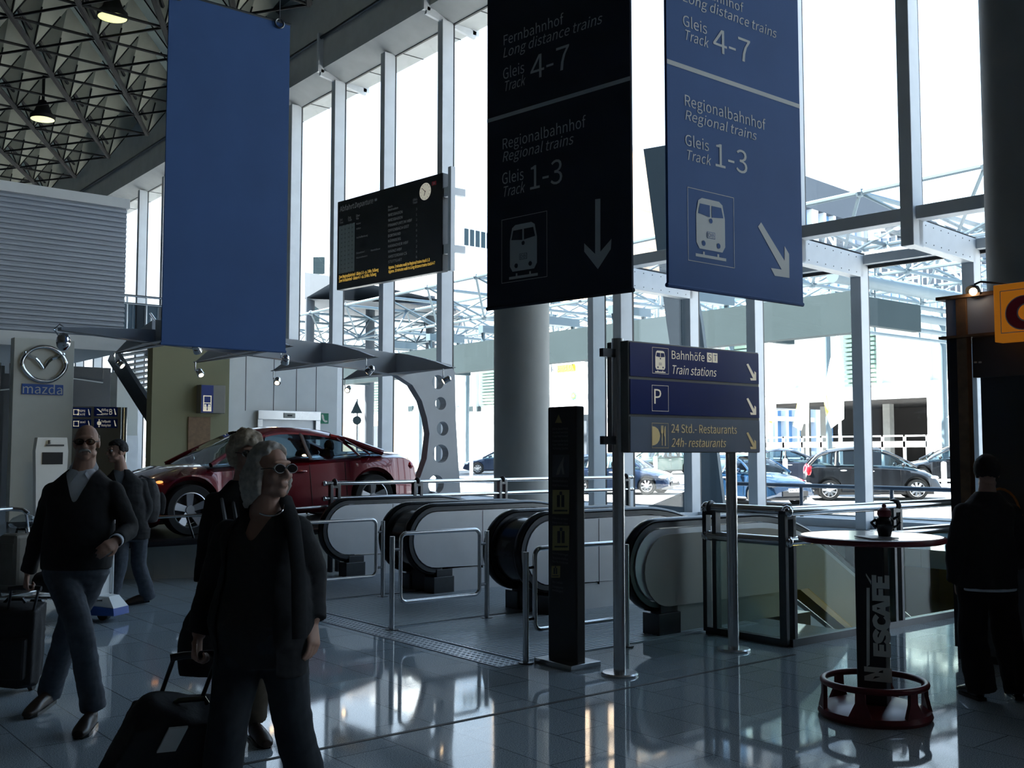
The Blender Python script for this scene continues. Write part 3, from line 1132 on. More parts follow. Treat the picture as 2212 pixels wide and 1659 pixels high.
for s, y in (('Bitte beachten', 190), ('Handlauf benutzen', 212), ('Please hold handrail', 234), ('Kinder an die Hand', 262), ('Keep children close', 284), ('Achtung Stufen', 306),
             ('Handlauf festhalten', 500), ('Hold the handrail', 526), ('Füße von der Kante', 722), ('Keep feet clear', 748), ('Keine Kinderwagen', 932), ('No prams or trolleys', 958),
             ('Nur für Personen', 980), ('Bei Gefahr', 1102), ('Emergency stop', 1130), ('betätigen', 1152)):
    py_.textpx(m, s, ZP(68, y), ZP(160 if y < 1000 else 130, 0)[0], ZP(0, y - 13)[1], off=0.004)
m.build('lettering', 'sign_frame', body)
# ================================================================ escalators going down to the stations
EX = 6.42          # where the newels begin
TOP, BOT, CZ = 0.98, 0.20, 0.59
XD = 8.75          # where the slope begins
SLP = math.tan(R(30))


def arc(cx, cz, r, a0, a1, n):
    return [(cx + r * math.cos(a0 + (a1 - a0) * i / n), cz + r * math.sin(a0 + (a1 - a0) * i / n)) for i in range(n + 1)]


def slope_line(z0, xd, n=10, x1=17.5, ease=1.2):
    """top edge running level and then easing into a 30 degree descent"""
    pts = []
    for i in range(n + 1):
        x = xd - ease / 2 + ease * i / n
        t = i / n
        pts.append((x, z0 - SLP * ease * t * t / 2))
    zl = z0 - SLP * ease / 2
    pts.append((x1, zl - SLP * (x1 - xd - ease / 2)))
    return pts


def escalator(yn, yf, label, plabel, outer=None):
    root = thing('escalator', label, 'escalator', (EX, (yn + yf) / 2, 0), 'escalators down to the train stations')
    for y, s in ((yn, -1), (yf, 1)):
        r = 0.315
        cx = EX + 0.40
        poly = arc(cx, CZ + 0.02, r, -math.pi / 2, -math.pi * 1.5, 14)
        poly += slope_line(CZ + 0.02 + r, XD)
        poly += [(17.5, poly[-1][1] - 0.75)]
        poly += [(XD + 0.2, CZ + 0.02 - r - 0.05)]
        m = MB()
        m.prism(poly, (0, y, 0), (1, 0, 0), (0, 0, 1), (0, 0.13, 0))
        mm = 'cream_panel' if (outer == s) else 'silver_panel'
        pn = m.build('side_panel', 'silver_panel', root)
        if outer == s:
            m = MB()
            cpoly = arc(cx + 0.10, CZ - 0.03, 0.315, -math.pi / 2, -math.pi * 1.5, 14) + slope_line(CZ - 0.03 + 0.315, XD) + [(17.5, -5.0), (XD + 0.2, CZ - 0.35)]
            m.prism(cpoly, (0, y + s * 0.074, 0), (1, 0, 0), (0, 0, 1), (0, 0.018, 0))
            tag(m.build('cladding', 'cream_panel', root), 'dull cream outer cladding')
        m = MB()
        for x in (EX + 1.05, EX + 2.35, EX + 3.4):
            m.box(x, x + 0.006, y - 0.067, y + 0.067, 0.25 if x < 8 else -0.4, 0.92 if x < XD else 0.7)
        m.build('joint', 'gasket', pn)
        m = MB()
        R0, R1 = 0.325, 0.372
        ring = arc(cx, CZ + 0.02, R1, -math.pi * 0.42, -math.pi * 1.5, 18) + slope_line(CZ + 0.02 + R1, XD)
        inn = arc(cx, CZ + 0.02, R0, -math.pi * 0.42, -math.pi * 1.5, 18) + slope_line(CZ + 0.02 + R0, XD)
        m.prism(ring + inn[::-1], (0, y, 0), (1, 0, 0), (0, 0, 1), (0, 0.11, 0))
        m.build('rim', 'dark_steel', root)
        hp = arc(cx, CZ + 0.02, 0.385, -math.pi * 0.40, -math.pi * 1.5, 22) + slope_line(CZ + 0.02 + 0.385, XD)
        m = MB()
        m.tube([(x, y, z) for x, z in hp], 0.04, 10, ell=(0.048, 0.026))
        m.build('handrail', 'rubber', root)
        m = MB()
        m.box(EX + 0.34, EX + 0.62, y - 0.10, y + 0.10, 0.0, 0.19)
        m.box(EX + 0.40, EX + 0.62, y - 0.065, y + 0.065, 0.19, 0.27, 0)
        m.build('newel_base', 'dark_steel', root, bevel=0.004)
        m = MB()
        if outer == s:
            sk = [(EX + 0.60, 0.0), (EX + 0.60, 0.27), (EX + 2.2, 0.27), (EX + 2.2, 0.0)]
        else:
            sk = [(EX + 0.60, 0.0), (EX + 0.60, 0.27), (XD, 0.27), (17.5, 0.27 - SLP * (17.5 - XD)), (17.5, -0.25 - SLP * (17.5 - XD)), (XD, -0.25), (EX + 2, 0.0)]
        m.prism(sk, (0, y, 0), (1, 0, 0), (0, 0, 1), (0, 0.09, 0))
        m.build('skirting', 'green_grey' if outer == s else 'silver_panel', root)
    yc = (yn + yf) / 2
    hw = (yf - yn) / 2 - 0.07
    m = MB()
    for k in range(24):
        x = 8.0 + k * 0.4
        z = -SLP * max(0, x - XD)
        m.box(x, x + 0.42, yc - hw + 0.02, yc + hw - 0.02, z - 0.22, z - 0.01)
    m.build('step_band', 'dark_steel', root)
    pr = thing('floor_plate', plabel, 'floor plate', (EX - 1.27, yc, 0), 'ribbed metal plates before the escalators')
    m = MB()
    m.box(EX - 1.27, 8.0, yc - 0.93, yc + 0.93, 0.0, 0.006)
    pl_ = m.build('plate', 'plate_metal', pr)
    m = MB()
    for k in range(34):
        y = yc - 0.91 + k * 0.0552
        m.box(EX - 1.24, 7.95, y - 0.008, y + 0.008, 0.006, 0.0095)
    m.build('rib', 'plate_metal', pl_)
    return root


mat('gloss_black', (0.025, 0.025, 0.027), 0.18, 0.2, 0.1, 6)
mat('warm_tube', (1, 0.8, 0.4), 0.4, emit=(1.0, 0.68, 0.16), emit_s=110.0)
mat('plate_metal', (0.42, 0.46, 0.50), 0.34, 0.6, 0.05, 20)
escalator(6.46, 7.93, 'down escalator beside the glass guard, its outer side clad in cream',
          'ribbed metal floor plate behind the black pictogram pillar', outer=-1)
middle = escalator(8.42, 9.91, 'middle down escalator between the two hooped barriers',
          'ribbed metal floor plate behind the middle hooped barrier')
escalator(10.42, 11.88, 'down escalator nearest the red display car',
          'ribbed metal floor plate furthest back, beside the woman in black')
for y0, y1 in ((8.0, 8.35), (9.98, 10.35)):
    m = MB()
    cx = EX + 0.40
    poly = arc(cx, CZ + 0.02, 0.335, -math.pi / 2, -math.pi * 1.5, 18) + slope_line(CZ + 0.02 + 0.325, XD) + [(17.5, -5.2), (XD + 0.2, CZ - 0.36)]
    n_ = len(poly)
    vs = [(x, y0, z) for x, z in poly] + [(x, y1, z) for x, z in poly]
    m.add(vs, [tuple(range(n_))[::-1], tuple(range(n_, 2 * n_))])
    m.add(vs, [(i, (i + 1) % n_, n_ + (i + 1) % n_, n_ + i) for i in range(n_)], 0, True)
    m.box(EX + 0.36, EX + 0.9, y0 + 0.03, y1 - 0.03, 0.0, 0.30)
    tag(m.build('infill_panel', 'gloss_black', middle), 'dark glossy rounded infill')
# studded tactile strip in front of the plates
m = MB()
m.box(4.86, 5.10, 6.2, 12.0, 0.0, 0.005)
for k in range(95):
    for j in range(4):
        m.cyl((4.89 + j * 0.06, 6.23 + k * 0.0605, 0.005), (4.89 + j * 0.06, 6.23 + k * 0.0605, 0.009), 0.014, n=6, smooth=False)
tag(m.build('tactile_strip', 'plate_metal', None, origin=(4.98, 9.1, 0)), 'studded metal floor strip in front of the escalator plates', 'floor strip')


# ---------------------------------------------------------------- hooped steel barriers
def barrier(y, label, x0=5.12, x1=6.2):
    root = thing('barrier', label, 'barrier', ((x0 + x1) / 2, y, 0), 'steel barriers before the escalators')
    for x in (x0, x1):
        m = MB()
        m.cyl((x, y, 0.01), (x, y, 0.84), 0.024, n=14)
        po = m.build('post', 'steel', root)
        m = MB()
        m.lathe([(0.001, 0), (0.06, 0), (0.06, 0.008), (0.03, 0.012), (0.001, 0.012)], (x, y, 0.004), 20)
        m.build('base_plate', 'dark_steel', po)
        m = MB()
        s = 1 if x == x0 else -1
        for z in (0.72, 0.33):
            m.cyl((x, y, z), (x + s * 0.09, y, z), 0.013, n=8)
        m.build('clamp', 'dark_steel', po)
    a0, a1, z0, z1, r = x0 + 0.09, x1 - 0.09, 0.24, 0.86, 0.06
    pts = []
    for cx, cz, t0 in ((a1 - r, z1 - r, 0), (a0 + r, z1 - r, 90), (a0 + r, z0 + r, 180), (a1 - r, z0 + r, 270)):
        pts += [(cx + r * math.cos(R(t0 + 18 * i)), y, cz + r * math.sin(R(t0 + 18 * i))) for i in range(6)]
    m = MB()
    m.tube(pts, 0.019, 10, closed=True)
    m.build('hoop', 'steel', root)


barrier(6.2, 'hooped steel barrier standing behind the black pillar and the sign post')
barrier(8.1, 'hooped steel barrier in the middle, before the middle escalator')
barrier(10.0, 'hooped steel barrier partly hidden behind the woman with the necklace')


# ---------------------------------------------------------------- guard rails around the opening
def guard(name, label, pts, zt, zm, posts, glass_z=None, ball=False, rt=0.03, base=0.0):
    root = thing(name, label, 'guard rail', tuple(pts[0]))
    for z, nm in ((zt, 'top_rail'), (zm, 'middle_rail')):
        m = MB()
        for a, b in zip(pts[:-1], pts[1:]):
            a, b = V(a), V(b)
            t = (b - a).normalized() * 0.03
            m.cyl(a + UP * z - t, b + UP * z + t, rt, n=14)
        for p in pts:
            m.ball(V(p) + UP * z, rt * 1.25, 10)
        m.build(nm, 'chrome', root)
    for p, d in posts:
        p, d = V(p), V(d).normalized()
        e = d.cross(UP)
        m = MB()
        for s in (-1, 1):
            m.obox(p + d * s * 0.055 + UP * (zt / 2), d * 0.022, e * 0.035, UP * (zt / 2 - 0.02))
        m.obox(p + UP * (zt - 0.03), d * 0.07, e * 0.034, UP * 0.035)
        po = m.build('post', 'dark_steel', root, bevel=0.004)
        m = MB()
        m.tube([p + e * (0.045 * math.cos(R(15 * i))) + UP * (zt + 0.045 * math.sin(R(15 * i))) for i in range(-2, 15)], 0.02, 8)
        m.build('clamp', 'dark_steel', po)
    if glass_z:
        for a, b in zip(pts[:-1], pts[1:]):
            a, b = V(a), V(b)
            t = (b - a).normalized()
            n = max(1, round((b - a).length / 1.6))
            for k in range(n):
                p, q = a + (b - a) * (k / n), a + (b - a) * ((k + 1) / n)
                m = MB()
                m.obox((p + q) / 2 + UP * (0.05 + glass_z) / 2, t * ((q - p).length / 2 - 0.07), t.cross(UP) * 0.006, UP * (glass_z - 0.05) / 2)
                m.build('glass_panel', 'guard_glass', root)
            m = MB()
            m.beam(a + UP * 0.03, b + UP * 0.03, 0.07, 0.06)
            m.build('bottom_rail', 'dark_steel', root)
    return root


c0, c1, c2 = (7.24, 6.22, 0), (7.25, 5.36, 0), (10.45, 5.33, 0)
guard('guard_rail', 'glass-panelled guard rail with chrome tubes behind the round table', [c0, c1, c2], 1.11, 0.86,
      [((7.24, 6.17, 0), (0, 1, 0)), ((7.27, 5.38, 0), (1, 0, 0)), ((8.85, 5.345, 0), (1, 0, 0)), ((10.4, 5.335, 0), (1, 0, 0))], glass_z=0.82, rt=0.042)
guard('guard_rail', 'two-tube chrome guard rail in front of the red car and the round column', [(6.75, 12.36, 0), (12.5, 12.36, 0)], 1.19, 0.99,
      [((x, 12.36, 0), (1, 0, 0)) for x in (6.9, 8.22, 9.75, 11.3, 12.36)], rt=0.028)

# tube lamp added in the shaft for the lower station's yellow glow
root = thing('added_glow_lamp', 'added warm tube lamp low in the shaft beside the cream-clad escalator', 'lamp', (11.2, 6.0, -2.8))
m = MB()
m.box(9.9, 12.5, 5.96, 6.06, -3.0, -2.9)
m.box(10.0, 10.06, PY0, 6.0, -2.98, -2.92)
m.box(12.3, 12.36, PY0, 6.0, -2.98, -2.92)
m.build('housing', 'white_paint', root)
m = MB()
m.cyl((9.95, 6.01, -2.86), (12.45, 6.01, -2.86), 0.025, n=10)
m.build('tube', 'warm_tube', root)
# ================================================================ cars (local axes: x forward, y left, z up)
def catmull(pts, x):
    if x <= pts[0][0]:
        return pts[0][1]
    for i in range(len(pts) - 1):
        if x <= pts[i + 1][0]:
            x0, y0 = pts[i]
            x1, y1 = pts[i + 1]
            t = (x - x0) / (x1 - x0)
            m0 = (y1 - pts[max(0, i - 1)][1]) / (x1 - pts[max(0, i - 1)][0])
            j = min(len(pts) - 1, i + 2)
            m1 = (pts[j][1] - y0) / (pts[j][0] - x0)
            h = x1 - x0
            return (2 * t**3 - 3 * t**2 + 1) * y0 + (t**3 - 2 * t**2 + t) * h * m0 + (-2 * t**3 + 3 * t**2) * y1 + (t**3 - t**2) * h * m1
    return pts[-1][1]


def car(label, loc, heading, paint, spec, group=None, name='car', plate=None, fine=False, cat='car'):
    """spec: length, width, deck profile, roof profile, wheels, wheel radius"""
    root = thing(name, label, cat, (0, 0, 0), group)
    L, WD, deck, roof, (xf, xr), rw = spec['L'], spec['W'], spec['deck'], spec['roof'], spec['wheels'], spec['rw']
    hw = WD / 2
    ra = rw + 0.055
    zsill = spec.get('sill', 0.20)
    xs = set()
    n = 52
    for i in range(n + 1):
        xs.add(round(-L / 2 + L * i / n, 4))
    for xw in (xf, xr):
        for t in range(13):
            xs.add(round(xw + ra * math.cos(math.pi * t / 12), 4))
    xs = sorted(xs)

    def half(x):
        e = abs(x) / (L / 2)
        w = hw * (1 - 0.16 * max(0, (e - 0.72) / 0.28) ** 2.2)
        for xw in (xf, xr):
            w += 0.022 * max(0, 1 - ((x - xw) / 0.55) ** 2)
        return w

    def top(x):
        return catmull(deck, x)

    def zb(x):
        e = abs(x) / (L / 2)
        z = zsill + (0.10 * max(0, (e - 0.80) / 0.20) ** 1.5)
        for xw in (xf, xr):
            if abs(x - xw) < ra:
                z = max(z, rw + math.sqrt(max(0, ra * ra - (x - xw) ** 2)))
        return z

    rings = []
    for x in xs:
        w, zt, b = half(x), top(x), zb(x)
        e = abs(x) / (L / 2)
        zs = zt - 0.05
        if e > 0.97:
            zt -= 0.05
            zs -= 0.06
        b = min(b, zs - 0.10)
        H = [(0, zt + 0.012), (w * 0.5, zt + 0.005), (w * 0.84, zs + 0.005), (w * 0.95, zs - 0.045), (w * 0.985, zs * 0.55 + b * 0.45), (w * 0.99, b + 0.05), (w * 0.93, b)]
        ring = [(x, -y, z) for y, z in H[::-1]] + [(x, y, z) for y, z in H[1:]]
        rings.append([V(p) for p in ring])
    m = MB()
    m.loft(rings)
    body = m.build('body', paint, root)
    # dark underside between the wheels
    m = MB()
    m.box(xr - 0.5, xf + 0.5, -hw * 0.80, hw * 0.80, 0.16, 0.42)
    for xw in (xf, xr):
        m.box(xw - ra, xw + ra, -hw * 0.72, hw * 0.72, 0.2, 0.72)
    m.build('underbody', 'black_plastic', root)
    # greenhouse
    xa, xd = roof[-1][0], roof[0][0]
    nb = 22
    gl, rf = [], []
    xB, xC = spec['rooffront'], spec['roofrear']
    for i in range(nb + 1):
        x = xd + (xa - xd) * i / nb
        zr = catmull(roof, x)
        zbelt = top(x) - 0.03
        k = (zr - zbelt) / (max(q[1] for q in roof) - zbelt + 1e-6)
        wb = half(x) * 0.90
        wt = wb - (wb * 0.26) * max(0, k)
        H = [(wb, zbelt), (wt, max(zbelt + 0.004, zr - 0.07 * k)), (wt * 0.84, zr), (0, zr + 0.02)]
        gl.append([V((x, -y, z)) for y, z in H] + [V((x, y, z)) for y, z in H[::-1][1:]])
        if xC - 0.06 <= x <= xB + 0.06:
            H = [(wt * 1.02 + 0.008, zr - 0.085), (wt + 0.014, zr - 0.06), (wt * 0.84, zr + 0.012), (0, zr + 0.032)]
            rf.append([V((x, -y, z)) for y, z in H] + [V((x, y, z)) for y, z in H[::-1][1:]])
    m = MB()
    m.loft(gl, cap=False)
    m.build('glasshouse', 'car_glass', root)
    m = MB()
    m.loft(rf, cap=False)
    m.build('roof', paint, root)

    def side(x, k, s):
        zr, zbelt = catmull(roof, x), top(x) - 0.03
        kk = (zr - zbelt) / (max(q[1] for q in roof) - zbelt + 1e-6)
        wb = half(x) * 0.90
        wt = wb - wb * 0.26 * max(0, kk)
        return V((x, s * (wb + (wt - wb) * k + 0.006), zbelt + (zr - 0.07 * kk - zbelt) * k))

    for s in (-1, 1):
        m = MB()
        m.tube([side(xa - 0.02 + (xB - xa) * i / 8, 1.0, s) for i in range(9)], 0.035, 8)
        m.build('pillar', paint, root)
        m = MB()
        m.tube([side(xd + 0.02 + (xC - xd) * i / 8, 1.0, s) for i in range(9)], 0.045, 8)
        if spec.get('cpil'):
            for q in spec['cpil']:
                m.tube([side(q[0], 0.0, s), side(q[1], 0.5, s), side(q[2], 1.0, s)], q[3], 8, ell=(q[3], 0.014))
        m.build('pillar', paint, root)
        for xp in spec.get('bpil', ()):
            m = MB()
            m.tube([side(xp - 0.03, 0, s), side(xp, 0.5, s), side(xp + 0.02, 1, s)], 0.035, 8, ell=(0.035, 0.010))
            m.build('pillar', 'gasket', root)
        # mirror, handles, door seams
        m = MB()
        q = side(xa - 0.42, 0.0, s)
        m.ball(q + V((0, s * 0.11, 0.09)), (0.07, 0.10, 0.07), 10)
        m.tube([q, q + V((0, s * 0.08, 0.06))], 0.02, 6)
        m.build('mirror', paint, root)
        for xp in spec.get('handles', ()):
            m = MB()
            m.ball((xp, s * (half(xp) * 0.985 + 0.005), top(xp) - 0.17), (0.10, 0.022, 0.022), 10)
            m.build('door_handle', 'lamp_clear' if not fine else paint, root)
        m = MB()
        for xp in spec.get('seams', ()):
            w = half(xp)
            m.tube([(xp, s * (w * 0.945 + 0.004), top(xp) - 0.085), (xp, s * (w * 0.99 + 0.002), top(xp) * 0.5 + zsill * 0.5), (xp - 0.02, s * (w * 0.99 + 0.002), zsill + 0.08)], 0.004, 4)
        m.build('door_seam', 'gasket', body)
        # lamps
        m = MB()
        x = L / 2 - 0.24
        m.ball((x, s * half(x) * 0.80, top(x) - 0.10), (0.20, 0.17, 0.065), 12)
        m.build('headlamp', 'lamp_clear', root)
        m = MB()
        x = -L / 2 + 0.12
        m.ball((x, s * half(x) * 0.82, top(x) - 0.17), (0.09 if not spec.get('tall') else 0.12, 0.15, 0.08 if not spec.get('tall') else 0.22), 12)
        m.build('tail_lamp', 'tail_red', root)
    m = MB()
    x = L / 2
    m.obox((x - 0.005, 0, 0.36), V((0.03, 0, 0)), V((0, hw * 0.55, 0)), V((0, 0, 0.07)))
    m.build('grille', 'black_plastic', root)
    if plate:
        m = MB()
        m.box(x + 0.02, x + 0.035, -0.26, 0.26, 0.40, 0.51)
        pl = m.build('number_plate', 'white_paint', root)
        pp = Plane((x + 0.036, -0.26, 0.40), (0, 1, 0))
        m = MB()
        pp.text(m, plate, 0.05, 0.025, 0.06, 0.40)
        m.build('lettering', 'gasket', pl)
    # seats
    for sx in (0.12, -0.75):
        for s in (-1, 1):
            m = MB()
            m.ball((sx + (xa + xd) / 2 * 0.6, s * hw * 0.42, 0.72), (0.14, 0.24, 0.34), 10)
            m.ball((sx + (xa + xd) / 2 * 0.6 - 0.04, s * hw * 0.42, 1.07), (0.06, 0.12, 0.10), 10)
            m.build('seat', 'seat_grey', root)
    # wheels
    for xw in (xf, xr):
        for s in (-1, 1):
            y = s * (hw - 0.10)
            m = MB()
            m.lathe([(rw * 0.70, -0.10), (rw * 0.94, -0.105), (rw, -0.08), (rw, 0.08), (rw * 0.94, 0.105), (rw * 0.70, 0.10), (rw * 0.66, 0.0), (rw * 0.70, -0.10)], (xw, y, rw), 36, axis=(0, s, 0))
            wl_ = m.build('wheel', 'tyre', root)
            m = MB()
            m.lathe([(rw * 0.71, 0.095), (rw * 0.66, 0.10), (rw * 0.64, 0.06), (rw * 0.62, -0.08)], (xw, y, rw), 36, axis=(0, s, 0))
            ns = spec.get('spokes', 8)
            rr = rw * 0.66
            for k in range(ns):
                t = 2 * math.pi * k / ns + 0.30
                d = V((math.cos(t), 0, math.sin(t)))
                e = V((-math.sin(t), 0, math.cos(t)))
                c = V((xw, y + s * 0.06, rw))
                w0, w1 = (0.035, 0.050) if ns == 5 else (0.026, 0.030)
                vs = []
                for q, ww, yy in ((0.05, w0, 0.0), (rr, w1, 0.03)):
                    for sg, dz in ((-1, 0), (1, 0), (1, -0.03), (-1, -0.03)):
                        vs.append(c + d * q + e * ww * sg + V((0, s * (yy + dz), 0)))
                m.add(vs, [(0, 1, 5, 4), (1, 2, 6, 5), (2, 3, 7, 6), (3, 0, 4, 7), (0, 3, 2, 1), (4, 5, 6, 7)])
            m.cyl((xw, y + s * 0.03, rw), (xw, y + s * 0.075, rw), 0.07, 0.055, n=16)
            m.build('rim', 'alloy', wl_)
            m = MB()
            m.cyl((xw, y - s * 0.04, rw), (xw, y - s * 0.02, rw), rw * 0.55, n=20)
            m.build('brake_disc', 'dark_steel', wl_)
    return root


COUPE = dict(L=4.43, W=1.77, rw=0.325, wheels=(1.30, -1.40), sill=0.17, spokes=5, rooffront=0.18, roofrear=-0.86,
             deck=[(-2.22, 0.86), (-2.0, 0.945), (-1.5, 0.965), (-0.9, 0.94), (0.2, 0.90), (0.95, 0.885), (1.35, 0.865), (1.8, 0.74), (2.1, 0.60), (2.22, 0.50)],
             roof=[(-1.62, 0.95), (-0.95, 1.24), (-0.35, 1.335), (0.12, 1.315), (0.55, 1.14), (1.02, 0.875)], bpil=(-0.42,), handles=(-0.25,), seams=(-0.95, -0.40, 0.72),
             cpil=[(-1.20, -1.12, -0.95, 0.10), (-1.38, -1.30, -1.05, 0.10)])
SEDAN = dict(L=4.55, W=1.78, rw=0.31, wheels=(1.40, -1.30), sill=0.2, rooffront=0.25, roofrear=-0.85,
             deck=[(-2.28, 0.80), (-2.1, 0.97), (-1.4, 1.0), (0, 0.96), (0.9, 0.94), (1.6, 0.82), (2.1, 0.68), (2.28, 0.52)],
             roof=[(-1.62, 0.99), (-0.95, 1.36), (-0.4, 1.44), (0.2, 1.40), (0.65, 1.20), (1.12, 0.93)], bpil=(-0.15,), handles=(0.0, -0.9), seams=(-1.0, -0.12, 0.85))
HATCH = dict(L=4.0, W=1.72, rw=0.30, wheels=(1.25, -1.22), sill=0.2, rooffront=0.30, roofrear=-1.35,
             deck=[(-2.0, 0.78), (-1.9, 0.95), (-1.4, 0.98), (0, 0.95), (0.8, 0.93), (1.4, 0.82), (1.85, 0.66), (2.0, 0.50)],
             roof=[(-1.86, 0.97), (-1.55, 1.30), (-0.9, 1.43), (0.2, 1.40), (0.6, 1.22), (1.02, 0.93)], bpil=(-0.2, -0.98), handles=(-0.05, -0.85), seams=(-0.95, -0.12, 0.80), tall=True)
COMPACT = dict(L=3.9, W=1.76, rw=0.315, wheels=(1.25, -1.28), sill=0.24, rooffront=0.35, roofrear=-1.30, spokes=9,
               deck=[(-1.95, 0.85), (-1.85, 1.05), (-1.3, 1.08), (0, 1.04), (0.8, 1.00), (1.3, 0.92), (1.72, 0.76), (1.95, 0.55)],
               roof=[(-1.86, 1.06), (-1.52, 1.42), (-0.9, 1.57), (0.1, 1.58), (0.6, 1.42), (1.30, 0.98)], bpil=(-0.2, -1.05), handles=(-0.05, -0.85), seams=(-0.98, -0.15, 0.80), tall=True)


def put(root, loc, yaw, pitch=0.0):
    root.rotation_euler = (0, pitch, yaw)
    root.location = loc
    return root
# ================================================================ display car on its platform under the light gantry
CX_, CY_ = 6.47, 13.8
TILT = R(2.0)
root = thing('display_platform', 'dark oval platform on a white plinth carrying the red car', 'platform', (0, 0, 0))
m = MB()
el = lambda rx, ry, z: [V((rx * math.cos(2 * math.pi * i / 48), ry * math.sin(2 * math.pi * i / 48), z)) for i in range(48)]
m.loft([el(2.72, 1.27, -0.09), el(2.76, 1.31, -0.06), el(2.76, 1.31, -0.02), el(2.72, 1.27, 0.0)], smooth=False)
m.build('disc', 'black_plastic', root)
m = MB()
m.loft([el(2.1, 0.9, -0.70), el(2.1, 0.9, -0.09)], smooth=False)
m.build('plinth', 'off_white', root)
m = MB()
m.tube([p + V((0.0, 0, 0.28)) for p in el(2.95, 1.36, 0)], 0.02, 8, closed=True)
m.build('ring_rail', 'steel', root)
for i in range(2, 48, 6):
    m = MB()
    p, q = el(2.95, 1.36, 0.28)[i], el(2.7, 1.27, -0.04)[i]
    m.beam(q, p, 0.03, 0.012)
    m.build('bracket', 'dark_steel', root)
put(root, (CX_, CY_, 0.59), 0, -TILT)
c = car('glossy dark red sports coupe on the display platform', None, None, 'car_red', COUPE, fine=True)
put(c, (CX_, CY_, 0.59), math.pi, TILT)
m = MB()
for s in (1,):
    m.ball((1.70, s * 0.875, 0.70), (0.05, 0.02, 0.02), 8)
ob = m.build('side_repeater', 'amber', None)
ob.parent = c

# ---------------------------------------------------------------- gantry: beam, curved leg with holes, four pairs of leaf fins, spotlights
GY = 13.8
root = thing('light_gantry', 'grey light gantry with leaf-shaped fins and a holed curved leg over the red car', 'gantry', (9.6, GY, 0))
inner = [(8.9, 0.02), (8.95, 0.5), (9.12, 1.07), (9.30, 1.5), (9.35, 1.9), (9.30, 2.15), (9.20, 2.42), (9.02, 2.66), (8.74, 2.80), (8.2, 2.86), (7.0, 2.93), (5.5, 3.02), (3.75, 3.14)]
outer = [(3.75, 3.18), (5.5, 3.26), (7.0, 3.24), (8.2, 3.18), (9.2, 3.10), (9.75, 3.02), (9.84, 2.9), (9.86, 2.2), (9.92, 1.4), (10.0, 0.6), (10.05, 0.02)]
holes = []
for px_, py_h, r in ((940, 826, 0.115), (946, 872, 0.105), (950, 926, 0.115), (946, 980, 0.15), (936, 1046, 0.15)):
    p = ony(px_, py_h, GY)
    holes.append([(p.x + r * math.cos(2 * math.pi * i / 20), p.z + r * math.sin(2 * math.pi * i / 20)) for i in range(20)])
m = MB()
m.prism(inner + outer, (0, GY, 0), (1, 0, 0), (0, 0, 1), (0, 0.16, 0), holes=holes)
m.build('arm', 'aluminium', root)
m = MB()
m.box(8.8, 10.2, GY - 0.2, GY + 0.2, 0, 0.03)
m.build('base_plate', 'dark_steel', root)
for x, zb_ in ((4.97, 3.04), (6.17, 2.97), (7.45, 2.90), (8.74, 2.82)):
    for s in (-1, 1):
        m = MB()
        prof = [(0.06, 0), (1.6, 0.0), (1.45, 0.035), (1.15, 0.12), (0.8, 0.20), (0.4, 0.28), (0.06, 0.33)]
        m.prism([(a, b) for a, b in prof], (x, GY, zb_), (0, s, 0), (0, 0, 1), (0.05, 0, 0))
        m.add([(x - 0.16, GY + s * 0.06, zb_), (x + 0.16, GY + s * 0.06, zb_), (x + 0.03, GY + s * 1.6, zb_), (x - 0.03, GY + s * 1.6, zb_),
               (x - 0.16, GY + s * 0.06, zb_ + .012), (x + 0.16, GY + s * 0.06, zb_ + .012), (x + 0.03, GY + s * 1.6, zb_ + .012), (x - 0.03, GY + s * 1.6, zb_ + .012)],
              [(0, 1, 2, 3), (4, 5, 6, 7), (0, 1, 5, 4), (1, 2, 6, 5), (2, 3, 7, 6), (3, 0, 4, 7)])
        m.build('fin', 'aluminium', root)
        lp = V((x, GY + s * 1.42, zb_ - 0.16))
        m = MB()
        m.tube([(x - 0.07, lp.y, zb_), (x - 0.07, lp.y, zb_ - 0.14), lp], 0.008, 6)
        d = (V((CX_, GY, 1.2)) - lp).normalized()
        m.ball(lp - d * 0.02, 0.050, 12)
        m.cyl(lp - d * 0.0, lp + d * 0.060, 0.048, 0.055, n=16)
        sp = m.build('spotlight', 'chrome', root)
        m = MB()
        m.cyl(lp + d * 0.058, lp + d * 0.066, 0.036, n=14)
        if not (s == -1 and x in (6.17,)):
            m.build('bulb', 'bulb', sp)
        if x in (4.97, 7.45):
            ld = D.lights.new('gantry_spot', 'SPOT')
            ld.energy = 10
            ld.color = (1.0, 0.55, 0.25)
            ld.spot_size = R(50)
            ld.shadow_soft_size = 0.04
            lo_ = D.objects.new('gantry_spot', ld)
            lo_.location = lp + d * 0.1
            lo_.rotation_euler = d.to_track_quat('-Z', 'Y').to_euler()
            COL.objects.link(lo_)
m = MB()
lp = V((3.8, GY, 3.0))
m.tube([(3.85, GY, 3.15), (3.75, GY, 3.22), (3.68, GY, 3.15), lp], 0.01, 6)
m.ball(lp, (0.09, 0.09, 0.12), 12)
m.build('spotlight', 'chrome', root)

# ================================================================ round columns
def column(label, x, y, r, ztop=17.4):
    root = thing('round_column', label, 'column', (x, y, 0))
    m = MB()
    m.cyl((x, y, 0.12), (x, y, ztop), r, n=48)
    m.build('shaft', 'column_paint', root)
    m = MB()
    m.cyl((x, y, 0), (x, y, 0.12), r + 0.015, n=48)
    m.build('plinth', 'dark_steel', root)


cc = atd(1127, 978, 20.5)
column('round grey column by the glazing behind the black banner', cc.x, cc.y, 0.55)
column('dark round column rising behind the snack kiosk at the right', 11.15, 4.95, 0.55)

